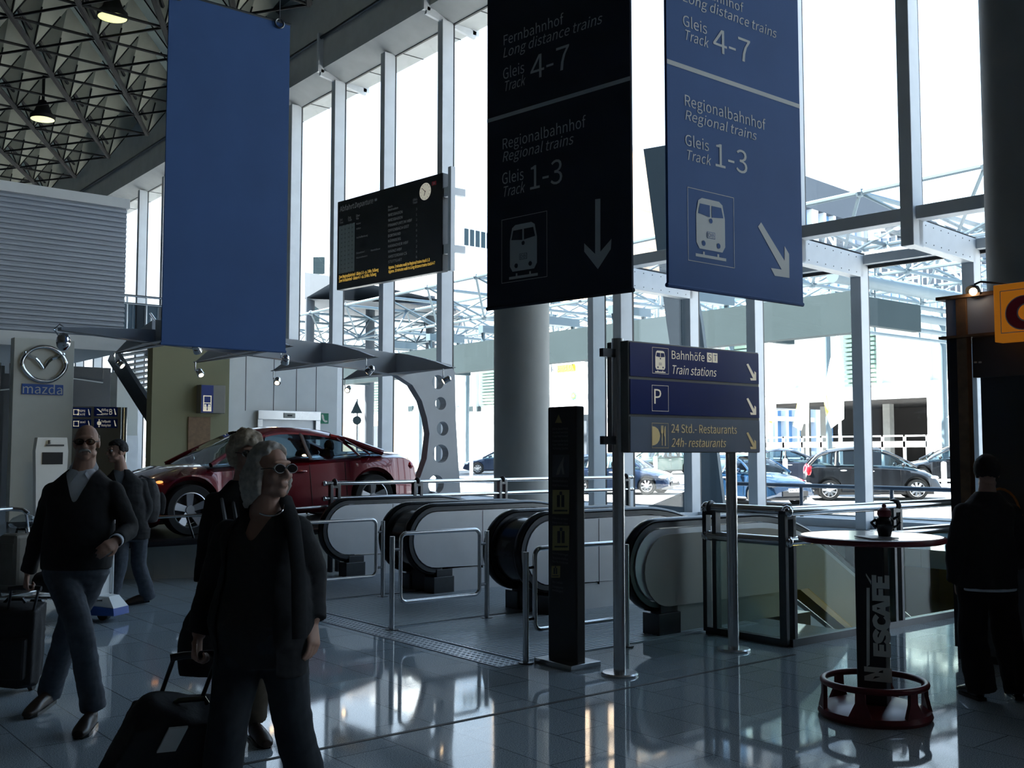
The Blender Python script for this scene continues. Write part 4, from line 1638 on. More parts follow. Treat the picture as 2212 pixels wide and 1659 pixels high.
# ================================================================ totem with emblem, information terminal
b = gnd(90, 1138)
YT = b.y
tx0, tx1, tzt = ony(26, 900, YT).x, ony(157, 900, YT).x, ony(90, 732, YT).z
root = thing('display_totem', 'tall pale panel with a chrome winged-oval emblem behind the bald man', 'totem', ((tx0 + tx1) / 2, YT + 0.15, 0))
m = MB()
m.box(tx0, tx1, YT, YT + 0.3, 0.12, tzt)
pn = m.build('panel', 'off_white', root, bevel=0.01)
m = MB()
m.box(tx0 + 0.02, tx1 - 0.02, YT + 0.02, YT + 0.28, 0, 0.12)
m.build('plinth', 'black_plastic', root)
pt_ = Plane((tx0, YT, 0), (1, 0, 0))


def ZT(x, y):
    return (x * 350 / 1815.0, 640 + y * 320 / 1659.0)


def tp(x, y):
    a, b = pt_.uv(*ZT(x, y))
    return pt_.pt(a, b, 0.05)


m = MB()
ec, ew, eh = tp(488, 760), (tp(735, 760) - tp(243, 760)).length / 2, (tp(488, 565) - tp(488, 950)).length / 2
m.tube([ec + V((1, 0, 0)) * ew * math.cos(t * math.pi / 24) * (1 - .06 * math.sin(t * math.pi / 12) ** 2) + UP * eh * math.sin(t * math.pi / 24) for t in range(48)], 0.05, 10, closed=True)
for pts in (((275, 640), (330, 668), (390, 700), (430, 740), (465, 790), (482, 815)), ((700, 655), (640, 680), (575, 700), (535, 735), (505, 780), (482, 815))):
    P_ = [tp(*q) for q in pts]
    for i in range(len(P_) - 1):
        m.tube([P_[i], P_[i + 1]], 0.05 - i * 0.006, 8)
    m.ball(P_[0], 0.05, 8)
tag(m.build('emblem', 'chrome', pn), 'chrome winged-oval emblem')
m = MB()
a, b = pt_.uv(*ZT(250, 1090)), pt_.uv(*ZT(695, 1005))
pt_.text(m, 'mazda', a[0], a[1] + 0.01, (b[1] - a[1]) * 1.0, b[0] - a[0], off=0.03)
m2 = MB()
m2.box(tx0 + a[0] - 0.02, tx0 + b[0] + 0.02, YT - 0.025, YT - 0.001, a[1] - 0.01, b[1] + 0.02)
nb_ = m2.build('name_strip', 'blue_plastic', pn)
m.build('lettering', 'letter_grey', nb_)

b = gnd(112, 1165)
YI = b.y
ix0, ix1 = ony(76, 1000, YI).x, ony(147, 1000, YI).x
root = thing('information_terminal', 'white standing touch-screen terminal before the emblem totem', 'terminal', ((ix0 + ix1) / 2, YI + .1, 0))
zt_ = ony(110, 945, YI).z
w_ = ix1 - ix0
m = MB()
m.prism([(0.04, 0.3), (w_ - 0.04, 0.3), (w_ - 0.02, zt_ - 0.75), (w_, zt_ - 0.25), (w_ - 0.03, zt_), (0.03, zt_), (0, zt_ - 0.25), (0.02, zt_ - 0.75)], (ix0, YI + 0.1, 0), (1, 0, 0), (0, 0, 1), (0, 0.2, 0))
hs = m.build('housing', 'white_paint', root, bevel=0.01)
m = MB()
z0, z1 = ony(110, 1003, YI).z, ony(110, 977, YI).z
m.box(ix0 + w_ * 0.20, ix0 + w_ * 0.83, YI - 0.012, YI - 0.002, z0, z1)
m.build('screen', 'board_black', hs)
m = MB()
m.box(ix0 + w_ * 0.3, ix0 + w_ * 0.85, YI - 0.03, YI - 0.002, zt_ - 0.16, zt_ - 0.13)
m.cyl((ix0 + w_ * .4, YI - .03, zt_ - .12), (ix0 + w_ * .4, YI - .03, zt_ - 0.05), 0.025, n=10)
m.build('camera_shelf', 'dark_steel', hs)
m = MB()
m.box(ix0 + w_ * .25, ix1 - w_ * .25, YI + 0.05, YI + 0.15, 0.02, 0.3)
m.box(ix0 - .02, ix1 + .02, YI - 0.08, YI + 0.3, 0, 0.02)
m.build('stand', 'dark_steel', root)

ld = D.lights.new('totem_spot', 'SPOT')
ld.energy = 90
ld.color = (1.0, 0.86, 0.45)
ld.spot_size = R(60)
ld.shadow_soft_size = 0.1
lo_ = D.objects.new('totem_spot', ld)
lo_.location = (3.8, 13.95, 2.85)
lo_.rotation_euler = (V(((tx0 + tx1) / 2, YT, 1.2)) - lo_.location).to_track_quat('-Z', 'Y').to_euler()
COL.objects.link(lo_)

# ================================================================ raised lounge with ribbed cladding at the far left
YM = 25.0
mx1 = ony(272, 500, YM).x
m = MB()
m.box(-16, mx1, YM, YM + 9, 4.3, 7.42)
m.box(-16, mx1 + 0.05, YM - 0.10, YM + 9, 7.42, 7.65, 1)
m.box(-16, mx1 + 0.02, YM - 0.14, YM + 9, 3.98, 4.3, 1)
for k in range(26):
    z = 4.32 + k * 0.119
    m.prism([(0, 0), (0.05, 0.02), (0.05, 0.075), (0, 0.095)], ((mx1 - 16) / 2, YM, z), (0, -1, 0), (0, 0, 1), (mx1 + 16, 0, 0))
struct(m.build('wall_lounge', ['cladding', 'white_paint']))
m = MB()
m.box(-16, mx1 + 3, 44, 44.2, 0, 4.6)
m.box(-16, mx1 + 2.6, 34, 34.2, 0, 4.3)
struct(m.build('wall_left', 'wall_dark'))
m = MB()
m.box(-16, -15.8, YM, 44, 0, 4)
struct(m.build('wall_left_end', 'wall_dark'))
# strip lamps under the lounge
for k, (p, q) in enumerate((((150, 812), (222, 822)), ((0, 838), (20, 836)))):
    a, b = ony(p[0], p[1], 30.0), ony(q[0], q[1], 30.0)
    rt = thing('strip_lamp', ('dim strip lamp under the raised lounge right of the totem', 'dim strip lamp at the left edge under the raised lounge')[k], 'lamp', tuple((a + b) / 2))
    m = MB()
    m.beam(a, b, 0.12, 0.08)
    m.build('housing', 'dark_steel', rt)
    m = MB()
    m.beam(a - UP * 0.06, b - UP * 0.06, 0.09, 0.03)
    m.build('tube', 'letter_grey', rt)
    m = MB()
    for e in (a, b):
        m.cyl(e, (e.x, e.y, 3.98), 0.01, n=5)
    m.build('hanger', 'dark_steel', rt)
# white pillar
a, b = ony(252, 880, 31.0), ony(298, 880, 31.0)
rt = thing('square_pillar', 'pale square pillar under the lounge, metal-clad below', 'pillar', ((a.x + b.x) / 2, 31.3, 0))
m = MB()
m.box(a.x, b.x, 31.0, 31.6, 2.1, 3.98)
m.build('shaft', 'off_white', rt)
m = MB()
m.box(a.x - .02, b.x + .02, 30.98, 31.62, 0, 2.1)
m.build('cladding', 'silver_panel', rt)

# second wayfinding sign, far back
YS2 = 24.6
a, b = ony(150, 1000, YS2), ony(262, 880, YS2)
rt = thing('wayfinding_sign', 'brown-grey sign panel with four small blue signs behind the bald man', 'sign', ((a.x + b.x) / 2, YS2 + .1, 0))
m = MB()
zt2 = ony(200, 878, YS2).z
m.box(a.x - 0.3, b.x, YS2, YS2 + 0.15, 0.05, zt2)
cs = m.build('panel', 'sign_frame', rt)
m = MB()
m.cyl((b.x + 0.1, YS2 + .08, 0), (b.x + 0.1, YS2 + .08, zt2), 0.06, n=14)
m.build('post', 'steel', rt)
p2 = Plane((0, YS2 - 0.01, 0), (1, 0, 0))
for k, (x0, y0, x1, y1, l1, l2, big) in enumerate(((153, 900, 197, 881, 'Ausgang', 'Exit', ''), (203, 899, 254, 880, 'Abflug', 'Departure', 'B'),
                                                   (153, 925, 197, 906, 'Taxi', '', ''), (203, 924, 254, 905, 'Treffpunkt', 'Meeting Point', ''))):
    q0, q1 = p2.uv(x0, y0), p2.uv(x1, y1)
    m = MB()
    m.box(q0[0], q1[0], YS2 - 0.012, YS2, q0[1], q1[1])
    bp_ = m.build('sign_plate', 'sign_blue', rt)
    m = MB()
    hh_ = q1[1] - q0[1]
    pl2 = Plane((q0[0], YS2 - 0.013, q0[1]), (1, 0, 0))
    w3 = q1[0] - q0[0]
    pl2.text(m, l1, w3 * 0.30, hh_ * 0.58, hh_ * 0.24, w3 * (0.30 if big else 0.40))
    if l2:
        pl2.text(m, l2, w3 * 0.30, hh_ * 0.16, hh_ * 0.24, w3 * (0.30 if big else 0.42), True)
    if big:
        pl2.text(m, big, w3 * 0.65, hh_ * 0.2, hh_ * 0.6, w3 * 0.12)
    if k in (0, 2):
        pl2.frame(m, 0.05, 0.17, hh_ * .2, hh_ * .8, 0.015)
    elif k == 1:
        pl2.poly(m, [(0.05, hh_ * .8), (0.09, hh_ * .8), (0.18, hh_ * .45), (0.15, hh_ * .42)])
        pl2.poly(m, [(0.06, hh_ * .15), (0.18, hh_ * .15), (0.18, hh_ * .2), (0.06, hh_ * .2)])
    else:
        pl2.poly(m, disc(0.11, hh_ * .5, 0.05, 10))
        for dx, dy in ((0, .35), (0, -.35)):
            pl2.poly(m, disc(0.11, hh_ * (.5 + dy), 0.018, 6))
    pl2.poly(m, [(w3 * .84, hh_ * .85), (w3 * .87, hh_ * .85), (w3 * .95, hh_ * .2), (w3 * .89, hh_ * .2)])
    m.build('lettering', 'letter_lit', bp_)

# ================================================================ stair rising to the lounge
rt = thing('staircase', 'dark steel staircase rising left to the lounge beside the olive wall', 'stairs', tuple(V((9.2, 24.4, 0))))
m = MB()
ta, tb = atd(243, 765, 26.5), atd(330, 900, 25.2)
m.beam(ta, tb, 0.12, 0.42)
ta2, tb2 = ta + V((1.3, 1.0, 0.3)), tb + V((1.3, 1.0, 0.3))
m.beam(ta2, tb2, 0.12, 0.42)
m.build('stringer', 'dark_steel', rt)
m = MB()
for k in range(12):
    t = (k + 0.5) / 12
    p = ta.lerp(tb, t)
    q = ta2.lerp(tb2, t)
    m.beam(p, q, 0.26, 0.05)
m.build('tread', 'dark_steel', rt)
m = MB()
m.cyl(ta2 + UP * 0.95, tb2 + UP * 0.95, 0.04, n=8)
for t in (0.02, 0.35, 0.68, 0.98):
    p = ta2.lerp(tb2, t)
    m.cyl(p, p + UP * 0.95, 0.025, n=8)
m.build('handrail', 'steel', rt)
# landing balustrade against the glazing
la, lb = ony(270, 690, 30.0), ony(345, 690, 30.0)
m = MB()
z0 = la.z - 0.35
for zz in (1.05, 0.82):
    m.cyl((la.x - 2, 30, z0 + zz), (lb.x + 0.6, 30, z0 + zz), 0.035, n=8)
for k in range(7):
    x = la.x - 1.6 + k * 0.55
    m.cyl((x, 30, z0), (x, 30, z0 + 1.05), 0.03, n=8)
m.build('landing_rail', 'steel', rt)
m = MB()
m.box(la.x - 3.4, lb.x + 0.9, 30.0, 33, z0 - 0.3, z0)
m.build('landing', 'dark_steel', rt)
m = MB()
m.box(la.x - 1.6, lb.x + 0.6, 29.99, 30.01, z0, z0 + 0.8)
m.build('glass_panel', 'smoked_glass', rt)
m = MB()
for x in (la.x - 3, lb.x + .6):
    m.box(x - .1, x + .1, 31, 31.2, 0, z0 - 0.3)
m.build('support_post', 'dark_steel', rt)

# ================================================================ olive partition and white lift tower
m = MB()
ox0, ox1 = ony(327, 900, 22.0).x, ony(494, 900, 22.0).x
m.box(ox0, ox1, 22.0, 22.3, 0, 3.95)
struct(m.build('wall_olive', 'olive_wall'))
b0_ = [ony(410, 900, 21.9), ony(456, 980, 21.9)]
rt = thing('poster_panel', 'orange-brown panel on the olive wall behind the car windscreen', 'panel', (b0_[0].x, 21.99, 0.9))
m = MB()
m.box(b0_[0].x, b0_[1].x, 21.965, 21.992, 0.9, b0_[0].z)
m.build('sheet', 'wood', rt)
lx0, lx1, LY = ox1, ony(728, 880, 22.3).x, 22.3
m = MB()
m.box(lx0, lx1, LY, LY + 3, 0, 4.15)
for x_ in (0.18, 0.42, 0.62, 0.80):
    x = lx0 + (lx1 - lx0) * x_
    m.box(x, x + 0.015, LY - 0.003, LY + 0.01, 2.55, 4.15, 1)
struct(m.build('wall_lift', ['white_paint', 'gasket']))
p3 = Plane((lx0, LY, 0), (1, 0, 0))
rt = thing('lift_door', 'stainless lift doorway in the white tower behind the red car', 'lift', (lx0 + 1.0, LY, 0))
q0, q1 = p3.uv(553, 906), p3.uv(688, 890)
m = MB()
m.box(lx0 + q0[0], lx0 + q1[0], LY - 0.12, LY - .008, q0[1], q1[1])
m.box(lx0 + q0[0], lx0 + q0[0] + 0.12, LY - 0.10, LY - .008, 0, q0[1])
m.box(lx0 + q1[0] - 0.12, lx0 + q1[0], LY - 0.10, LY - .008, 0, q0[1])
m.build('portal', 'steel', rt, bevel=0.005)
m = MB()
m.box(lx0 + q0[0] + .12, lx0 + q1[0] - .12, LY - 0.03, LY - .008, 0, q0[1])
m.build('door', 'silver_panel', rt)
q0, q1 = p3.uv(608, 903), p3.uv(632, 893)
m = MB()
m.box(lx0 + q0[0], lx0 + q1[0], LY - 0.14, LY - 0.12, q0[1], q1[1])
m.box(lx0 + q0[0] + .08, lx0 + q1[0] - .08, LY - 0.145, LY - 0.14, q0[1] + .04, q1[1] - .04, 1)
m.build('floor_indicator', ['cream_panel', 'board_black'], rt)
q0, q1 = p3.uv(691, 915), p3.uv(709, 893)
rt = thing('emergency_phone_sign', 'small green telephone sign right of the lift doorway', 'sign', (lx0 + q0[0], LY, q0[1]))
m = MB()
m.box(lx0 + q0[0], lx0 + q1[0], LY - 0.02, LY, q0[1], q1[1])
gp = m.build('plate', 'green_sign', rt)
m = MB()
pq = Plane((lx0 + q0[0], LY - 0.021, q0[1]), (1, 0, 0))
w3, h3 = q1[0] - q0[0], q1[1] - q0[1]
pq.poly(m, [(w3 * .15, h3 * .85), (w3 * .3, h3 * .9), (w3 * .42, h3 * .7), (w3 * .45, h3 * .45), (w3 * .6, h3 * .3), (w3 * .85, h3 * .3), (w3 * .85, h3 * .15), (w3 * .55, h3 * .12), (w3 * .3, h3 * .3), (w3 * .18, h3 * .55)])
m.build('pictogram', 'letter_white', gp)
p4 = Plane((0, 21.8, 0), (1, 0, 0))
q0, q1 = p4.uv(431, 892), p4.uv(459, 832)
rt = thing('lift_sign', 'blue lift pictogram box projecting from the olive wall', 'sign', (q0[0], 21.9, q0[1]))
m = MB()
m.box(q0[0], q1[0] + 0.28, 21.75, 22.0, q0[1], q1[1])
bx = m.build('box', 'sign_frame', rt, bevel=0.01)
m = MB()
m.box(q0[0] + .01, q1[0], 21.738, 21.75, q0[1] + .01, q1[1] - .01)
fc = m.build('face', 'sign_blue', bx)
m = MB()
p4 = Plane((q0[0], 21.737, q0[1]), (1, 0, 0))
w3, h3 = q1[0] - q0[0], q1[1] - q0[1]
p4.frame(m, w3 * .18, w3 * .85, h3 * .06, h3 * .62, 0.022)
p4.poly(m, [(w3 * .2, h3 * .34), (w3 * .83, h3 * .34), (w3 * .83, h3 * .37), (w3 * .2, h3 * .37)])
for f in (0.36, 0.66):
    p4.poly(m, disc(w3 * f, h3 * .27, 0.026, 8))
    p4.poly(m, [(w3 * f - .03, h3 * .07), (w3 * f + .03, h3 * .07), (w3 * f + .035, h3 * .23), (w3 * f - .035, h3 * .23)])
m.build('pictogram', 'letter_lit', fc)
# green and white pole against the glazing
pa, pb_ = onx(721, 1010, 16.2), onx(719, 797, 16.2)
rt = thing('striped_pole', 'slim green, white and red pole beside the lift tower', 'pole', (pa.x, pa.y, 0))
for nm, z0, z1, mm in (('base', 0, 2.2, 'white_paint'), ('red_band', 2.2, 2.45, 'sign_red'), ('white_band', 2.45, 2.55, 'white_paint'), ('red_band', 2.55, 2.8, 'sign_red'), ('shaft', 2.8, pb_.z, 'louvre_green')):
    m = MB()
    m.cyl((pa.x, pa.y, z0), (pa.x, pa.y, z1), 0.07, n=10)
    m.build(nm, mm, rt)

# ================================================================ ceiling floodlights
for k, (px_, py_h) in enumerate(((243, 38), (92, 258))):
    p = atd(px_, py_h, (32.0, 40.0)[k])
    rt = thing('floodlight', ('yellow-lit ceiling floodlight nearest the blank blue banner', 'yellow-lit ceiling floodlight low above the ribbed lounge wall')[k], 'lamp', tuple(p), 'ceiling floodlights')
    m = MB()
    m.lathe([(0.12, 0.75), (0.2, 0.62), (0.33, 0.28), (0.46, 0.16), (0.47, 0.0), (0.44, 0.0), (0.42, 0.08), (0.1, 0.3)], tuple(p), 28)
    m.build('housing', 'black_tube', rt)
    m = MB()
    m.lathe([(0.435, 0.0), (0.001, -0.03)], tuple(p), 28)
    m.build('lens', 'lamp_glow', rt)
    m = MB()
    m.cyl(p + UP * 0.7, (p.x, p.y, 17.4), 0.06, n=8)
    m.build('stem', 'black_tube', rt)

# ================================================================ high round table
tb_ = gnd(1890, 1546)
tx, ty = tb_.x, tb_.y
TR = 0.432
root = thing('high_table', 'round white-topped bar table on a black lettered column with a red foot ring', 'table', (tx, ty, 0))
m = MB()
m.lathe([(0.001, 1.055), (TR - 0.03, 1.055), (TR - 0.012, 1.06), (TR - 0.012, 1.09), (0.001, 1.09)], (tx, ty, 0), 56)
tp_ = m.build('tabletop', 'table_white', root)
m = MB()
m.lathe([(TR - 0.014, 1.053), (TR, 1.058), (TR + 0.004, 1.072), (TR, 1.087), (TR - 0.014, 1.0915), (TR - 0.014, 1.053)], (tx, ty, 0), 56)
tag(m.build('edge_band', 'dark_red', tp_), 'dark red edge band')
td = (V((tx, ty, 0))).normalized()
tu = V((td.y, -td.x, 0))
tu = (Matrix.Rotation(R(-8), 3, 'Z') @ tu)
tn = V((-tu.y, tu.x, 0))       # away from the viewer
m = MB()
hwid = 0.085
m.obox(V((tx, ty, 0.56)), tu * hwid, tn * 0.105, UP * 0.50)
colm = m.build('column', 'black_plastic', root, bevel=0.012)
pf = Plane(V((tx, ty, 0)) - tn * 0.106 - tu * hwid, tu)
# lettering runs upwards: a rotated plane whose reading direction is up
pr_ = Plane(pf.pt(0, 0, 0), UP, -tu)
m = MB()


def ZN(x, y):
    return (1700 + x * 512 / 1215.0, 960 + y * 699 / 1659.0)


def vert(s, y_lo, y_hi, xl, xr):
    a0 = pf.uv(*ZN(xr, y_lo))
    a1 = pf.uv(*ZN(xl, y_hi))
    pr_.text(m, s, a0[1], -a0[0], a0[0] - a1[0], a1[1] - a0[1], off=0.002, fat=0.028)


vert('N', 1222, 1138, 408, 526)
vert('ESCAFE', 1092, 668, 442, 526)
P = lambda x, y: pf.uv(*ZN(x, y))
pf.poly(m, [P(408, 1140), P(424, 1130), P(424, 735), P(408, 735)], 0.002)
pf.poly(m, [P(405, 660), P(432, 700), P(432, 720), P(405, 672)], 0.002)
m.build('lettering', 'letter_white', colm)
m = MB()
m.lathe([(0.001, 0.0), (0.325, 0.0), (0.335, 0.02), (0.325, 0.05), (0.25, 0.075), (0.14, 0.085), (0.001, 0.09)], (tx, ty, 0), 48)
bs = m.build('base', 'dark_red', root)
m = MB()
m.tube([(tx + 0.30 * math.cos(t * math.pi / 24), ty + 0.30 * math.sin(t * math.pi / 24), 0.205) for t in range(48)], 0.02, 10, closed=True)
m.build('foot_ring', 'dark_red', root)
for k in range(6):
    t = k * math.pi / 3 + 0.3
    d = V((math.cos(t), math.sin(t), 0))
    e = V((-d.y, d.x, 0))
    m = MB()
    c0 = V((tx, ty, 0))
    m.loft([[c0 + d * 0.31 + e * a * 0.07 + V((0, 0, 0.045)) + d * b * 0.012 for a, b in ((-1, -1), (1, -1), (1, 1), (-1, 1))],
            [c0 + d * 0.30 + e * a * 0.03 + V((0, 0, 0.13)) + d * b * 0.012 for a, b in ((-1, -1), (1, -1), (1, 1), (-1, 1))],
            [c0 + d * 0.30 + e * a * 0.028 + V((0, 0, 0.20)) + d * b * 0.012 for a, b in ((-1, -1), (1, -1), (1, 1), (-1, 1))]], smooth=False)
    m.build('strut', 'dark_red', root)
# card and dark red holder standing on it
pc = hit(1893, 1162, (0, 0, 1.0915), UP)
m = MB()
m.obox(pc + UP * 0.004, RGT * 0.085 + FWD * 0.02, (FWD * 0.10 - RGT * 0.02), UP * 0.003)
tag(m.build('menu_card', 'sign_grey', None, origin=tuple(pc)), 'grey-blue card lying on the round bar table under the holder', 'card')
ph_ = hit(1911, 1158, (0, 0, 1.0995), UP)
root = thing('condiment_holder', 'dark red jug-shaped holder with a knob standing on the bar table', 'holder', tuple(ph_))
m = MB()
m.lathe([(0.001, 0), (0.036, 0), (0.040, 0.02), (0.052, 0.06), (0.054, 0.085), (0.045, 0.105), (0.034, 0.115), (0.001, 0.118)], tuple(ph_), 24)
m.build('jug', 'rubber', root)
m = MB()
m.lathe([(0.001, 0.116), (0.035, 0.116), (0.042, 0.130), (0.038, 0.155), (0.02, 0.170), (0.001, 0.172)], tuple(ph_), 20)
m.ball(ph_ + UP * 0.18, 0.014, 10)
m.build('lid', 'dark_red', root)
m = MB()
m.tube([ph_ + RGT * 0.05 + UP * 0.10, ph_ + RGT * 0.085 + UP * 0.115, ph_ + RGT * 0.09 + UP * 0.09], 0.010, 8)
m.tube([ph_ + RGT * 0.045 + UP * 0.05, ph_ + RGT * 0.075 + UP * 0.06, ph_ + RGT * 0.095 + UP * 0.085], 0.008, 8)
m.tube([ph_ - RGT * 0.05 + UP * 0.10, ph_ - RGT * 0.078 + UP * 0.08, ph_ - RGT * 0.05 + UP * 0.05], 0.010, 8)
m.build('handle', 'rubber', root)

# ================================================================ snack kiosk at the right
KX = 7.82
ky0 = onx(2052, 1000, KX).y
ky1 = onx(2076, 1000, KX).y
ky2 = onx(2099, 1000, KX).y
KZ = onx(2055, 648, KX).z
KM = onx(2055, 727, KX).z
KE = 0.6
root = thing('snack_kiosk', 'dark snack kiosk with a wooden post and a glass end panel at the right edge', 'kiosk', (KX, ky0, 0))
m = MB()
m.box(KX, KX + 0.05, ky1, ky0, 0.1, KM - 0.02)
m.build('end_panel', 'black_plastic', root)
m = MB()
m.box(KX - 0.02, KX + 0.05, ky2, ky1, 0.0, KZ)
m.build('post', 'wood', root, bevel=0.004)
m = MB()
m.box(KX, KX + 0.5, KE, ky0, KM, KZ)
m.build('header', 'sign_slate', root)
m = MB()
m.box(KX - 0.06, KX + 0.6, KE, ky0 + 0.05, KZ, KZ + 0.025)
m.box(KX - 0.05, KX + 0.55, KE, ky0 + 0.04, KM - 0.02, KM)
m.build('cornice', 'wood', root)
m = MB()
m.box(KX + 0.06, KX + 0.12, KE, ky2, KM - 0.33, KM - 0.02)
m.build('blind_box', 'wall_dark', root)
m = MB()
m.box(KX + 0.05, KX + 2.2, ky0 - 0.02, ky0, 0.1, KM)
m.build('side_pane', 'pane_glass', root)
kw = onx(2127, 900, KX + 0.5).y
m = MB()
m.box(KX + 0.45, KX + 0.5, KE, kw, 0.95, KM)
m.box(KX + 2.2, KX + 2.25, KE, kw - 0.5, 0.0, KM)
m.build('back_panel', 'wall_dark', root)
m = MB()
m.box(KX + 0.02, KX + 0.5, KE, ky2, 0.06, 0.95)
m.build('counter', 'wall_dark', root)
m = MB()
m.box(KX - 0.04, KX + 0.55, KE, ky2 + 0.02, 0.95, 0.99)
m.build('worktop', 'wood', root)
m = MB()
m.box(KX + 0.04, KX + 0.5, KE, ky0, 0.0, 0.1)
m.build('plinth', 'black_plastic', root)
for q in ((2093, 731), (2107, 781), (2117, 781)):
    p = onx(q[0], q[1], KX + 0.05)
    m = MB()
    m.cyl(p, p - UP * 0.012, 0.012, n=8)
    m.build('downlight', 'letter_white', root)
sgy0 = onx(2150, 680, KX - 0.1).y
sz0_, sz1_ = onx(2150, 740, KX - 0.1).z, onx(2150, 617, KX - 0.1).z
root = thing('orange_sign', 'square orange illuminated sign with a red letter on the kiosk header', 'sign', (KX - 0.1, sgy0, sz0_))
m = MB()
m.box(KX - 0.12, KX, sgy0 - 0.62, sgy0, sz0_, sz1_)
bx = m.build('box', 'orange_sign', root, bevel=0.004)
po_ = Plane((KX - 0.121, sgy0, sz0_), (0, -1, 0))
m = MB()
hs_ = sz1_ - sz0_
po_.frame(m, 0.05, 0.57, 0.06, hs_ - 0.05, 0.006)
m.build('border', 'letter_white', bx)
m = MB()
CCx = 0.225


def cring(r, k, off, mi):
    pts = [(CCx + r * math.cos(R(a)), hs_ * 0.47 + r * 0.92 * math.sin(R(a))) for a in range(45, 320, 11)]
    pts2 = [(CCx + 0.02 + k * math.cos(R(a)), hs_ * 0.47 + k * 0.95 * math.sin(R(a))) for a in range(45, 320, 11)]
    for i in range(len(pts) - 1):
        po_.poly(m, [pts[i], pts[i + 1], pts2[i + 1], pts2[i]], off, mi)


cring(0.140, 0.062, 0.004, 1)
cring(0.132, 0.072, 0.006, 0)
m.build('lettering', ['sign_red', 'letter_white'], bx)
sl = onx(2105, 627, KX - 0.05)
root = thing('clip_spotlight', 'glowing spotlight on a curved arm above the kiosk header', 'lamp', tuple(sl))
m = MB()
sk_ = V((KX + 0.1, sl.y - 0.22, KZ + 0.02))
m.tube([sk_, sk_ + UP * 0.06, sl + UP * 0.06 + V((0, -0.05, 0)), sl + UP * 0.045], 0.008, 6)
m.build('arm', 'dark_steel', root)
m = MB()
dd = V((-0.75, 0.1, -0.55)).normalized()
m.lathe([(0.012, -0.05), (0.05, 0.0), (0.058, 0.03)], tuple(sl), 18, axis=dd)
m.build('shade', 'black_tube', root)
m = MB()
m.ball(sl + dd * 0.02, 0.030, 12)
m.build('bulb', 'bulb', root)
ld = D.lights.new('clip_spot', 'POINT')
ld.energy = 0.22
ld.color = (1.0, 0.8, 0.6)
ld.shadow_soft_size = 0.03
lo_ = D.objects.new('clip_spot', ld)
lo_.location = sl + dd * 0.07
COL.objects.link(lo_)
# basket with a hooped handle on the counter
bk = V((KX + 0.2, onx(2160, 1060, KX + 0.2).y, 0.99))
root = thing('wicker_basket', 'orange wicker basket with a hooped handle on the kiosk counter', 'basket', tuple(bk))
m = MB()
m.lathe([(0.001, 0.0), (0.11, 0.0), (0.15, 0.12), (0.158, 0.135), (0.145, 0.135), (0.10, 0.02), (0.001, 0.02)], tuple(bk), 24)
m.build('bowl', 'wicker', root)
m = MB()
m.tube([bk + V((0, 0.15 * math.cos(R(a)), 0.13 + 0.20 * math.sin(R(a)))) for a in range(0, 181, 15)], 0.010, 8)
m.build('handle', 'wicker', root)
# ================================================================ outside: forecourt, canopy, buildings, cars
m = MB()
m.prism([(22.6, -0.4), (160, -0.4), (160, 3.04), (22.6, 0.02)], (0, 35, 0), (1, 0, 0), (0, 0, 1), (0, 250, 0))
struct(m.build('road', 'asphalt'))
m = MB()
m.box(17.15, 22.6, 17.2, 90, -0.35, 0.03)
m.box(21.5, 22.6, -60, 17.2, -0.35, 0.03)
struct(m.build('pavement', 'pavement'))
m = MB()
m.box(22.6, 22.8, -60, 90, -0.35, 0.06)
struct(m.build('kerb', 'concrete'))

# ---- long grey fascia of the drop-off canopy
XFA = 28.0
fa_y0 = onx(1858, 690, XFA).y
fz0, fz1 = onx(1640, 738, XFA).z, onx(1640, 655, XFA).z
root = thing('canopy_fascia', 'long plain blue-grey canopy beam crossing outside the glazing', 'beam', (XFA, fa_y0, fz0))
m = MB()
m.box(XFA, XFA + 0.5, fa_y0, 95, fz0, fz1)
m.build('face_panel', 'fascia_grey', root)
m = MB()
for k in range(14):
    y = fa_y0 + 0.3 + k * 5
    m.box(XFA + 0.5, XFA + 4, y, y + 0.25, fz0 + 0.3, fz1 - 0.1)
m.build('rib', 'fascia_grey', root)
m = MB()
for y in (onx(1118, 900, XFA).y, onx(1140, 900, XFA).y, onx(560, 900, XFA).y):
    m.box(XFA + 0.1, XFA + 0.4, y, y + 0.3, -0.1, fz0)
m.build('support_post', 'pier_grey', root)
for k in range(7):
    y = 24.5 + k * 4.2
    rt = thing('light_trough', 'pale light trough above the canopy beam, %s from the round column' % ('first', 'second', 'third', 'fourth', 'fifth', 'sixth', 'seventh')[k], 'light trough', (XFA + 0.2, y, fz1), 'light troughs above the canopy beam')
    m = MB()
    m.box(XFA + 0.15, XFA + 2.2, y, y + 0.35, fz1 + 0.42, fz1 + 0.75)
    m.build('housing', 'truss_blue', rt)
    m = MB()
    for x in (XFA + 0.25, XFA + 1.9):
        m.box(x, x + 0.1, y + 0.1, y + 0.25, fz1, fz1 + 0.42)
    m.build('bracket', 'truss_blue', rt)

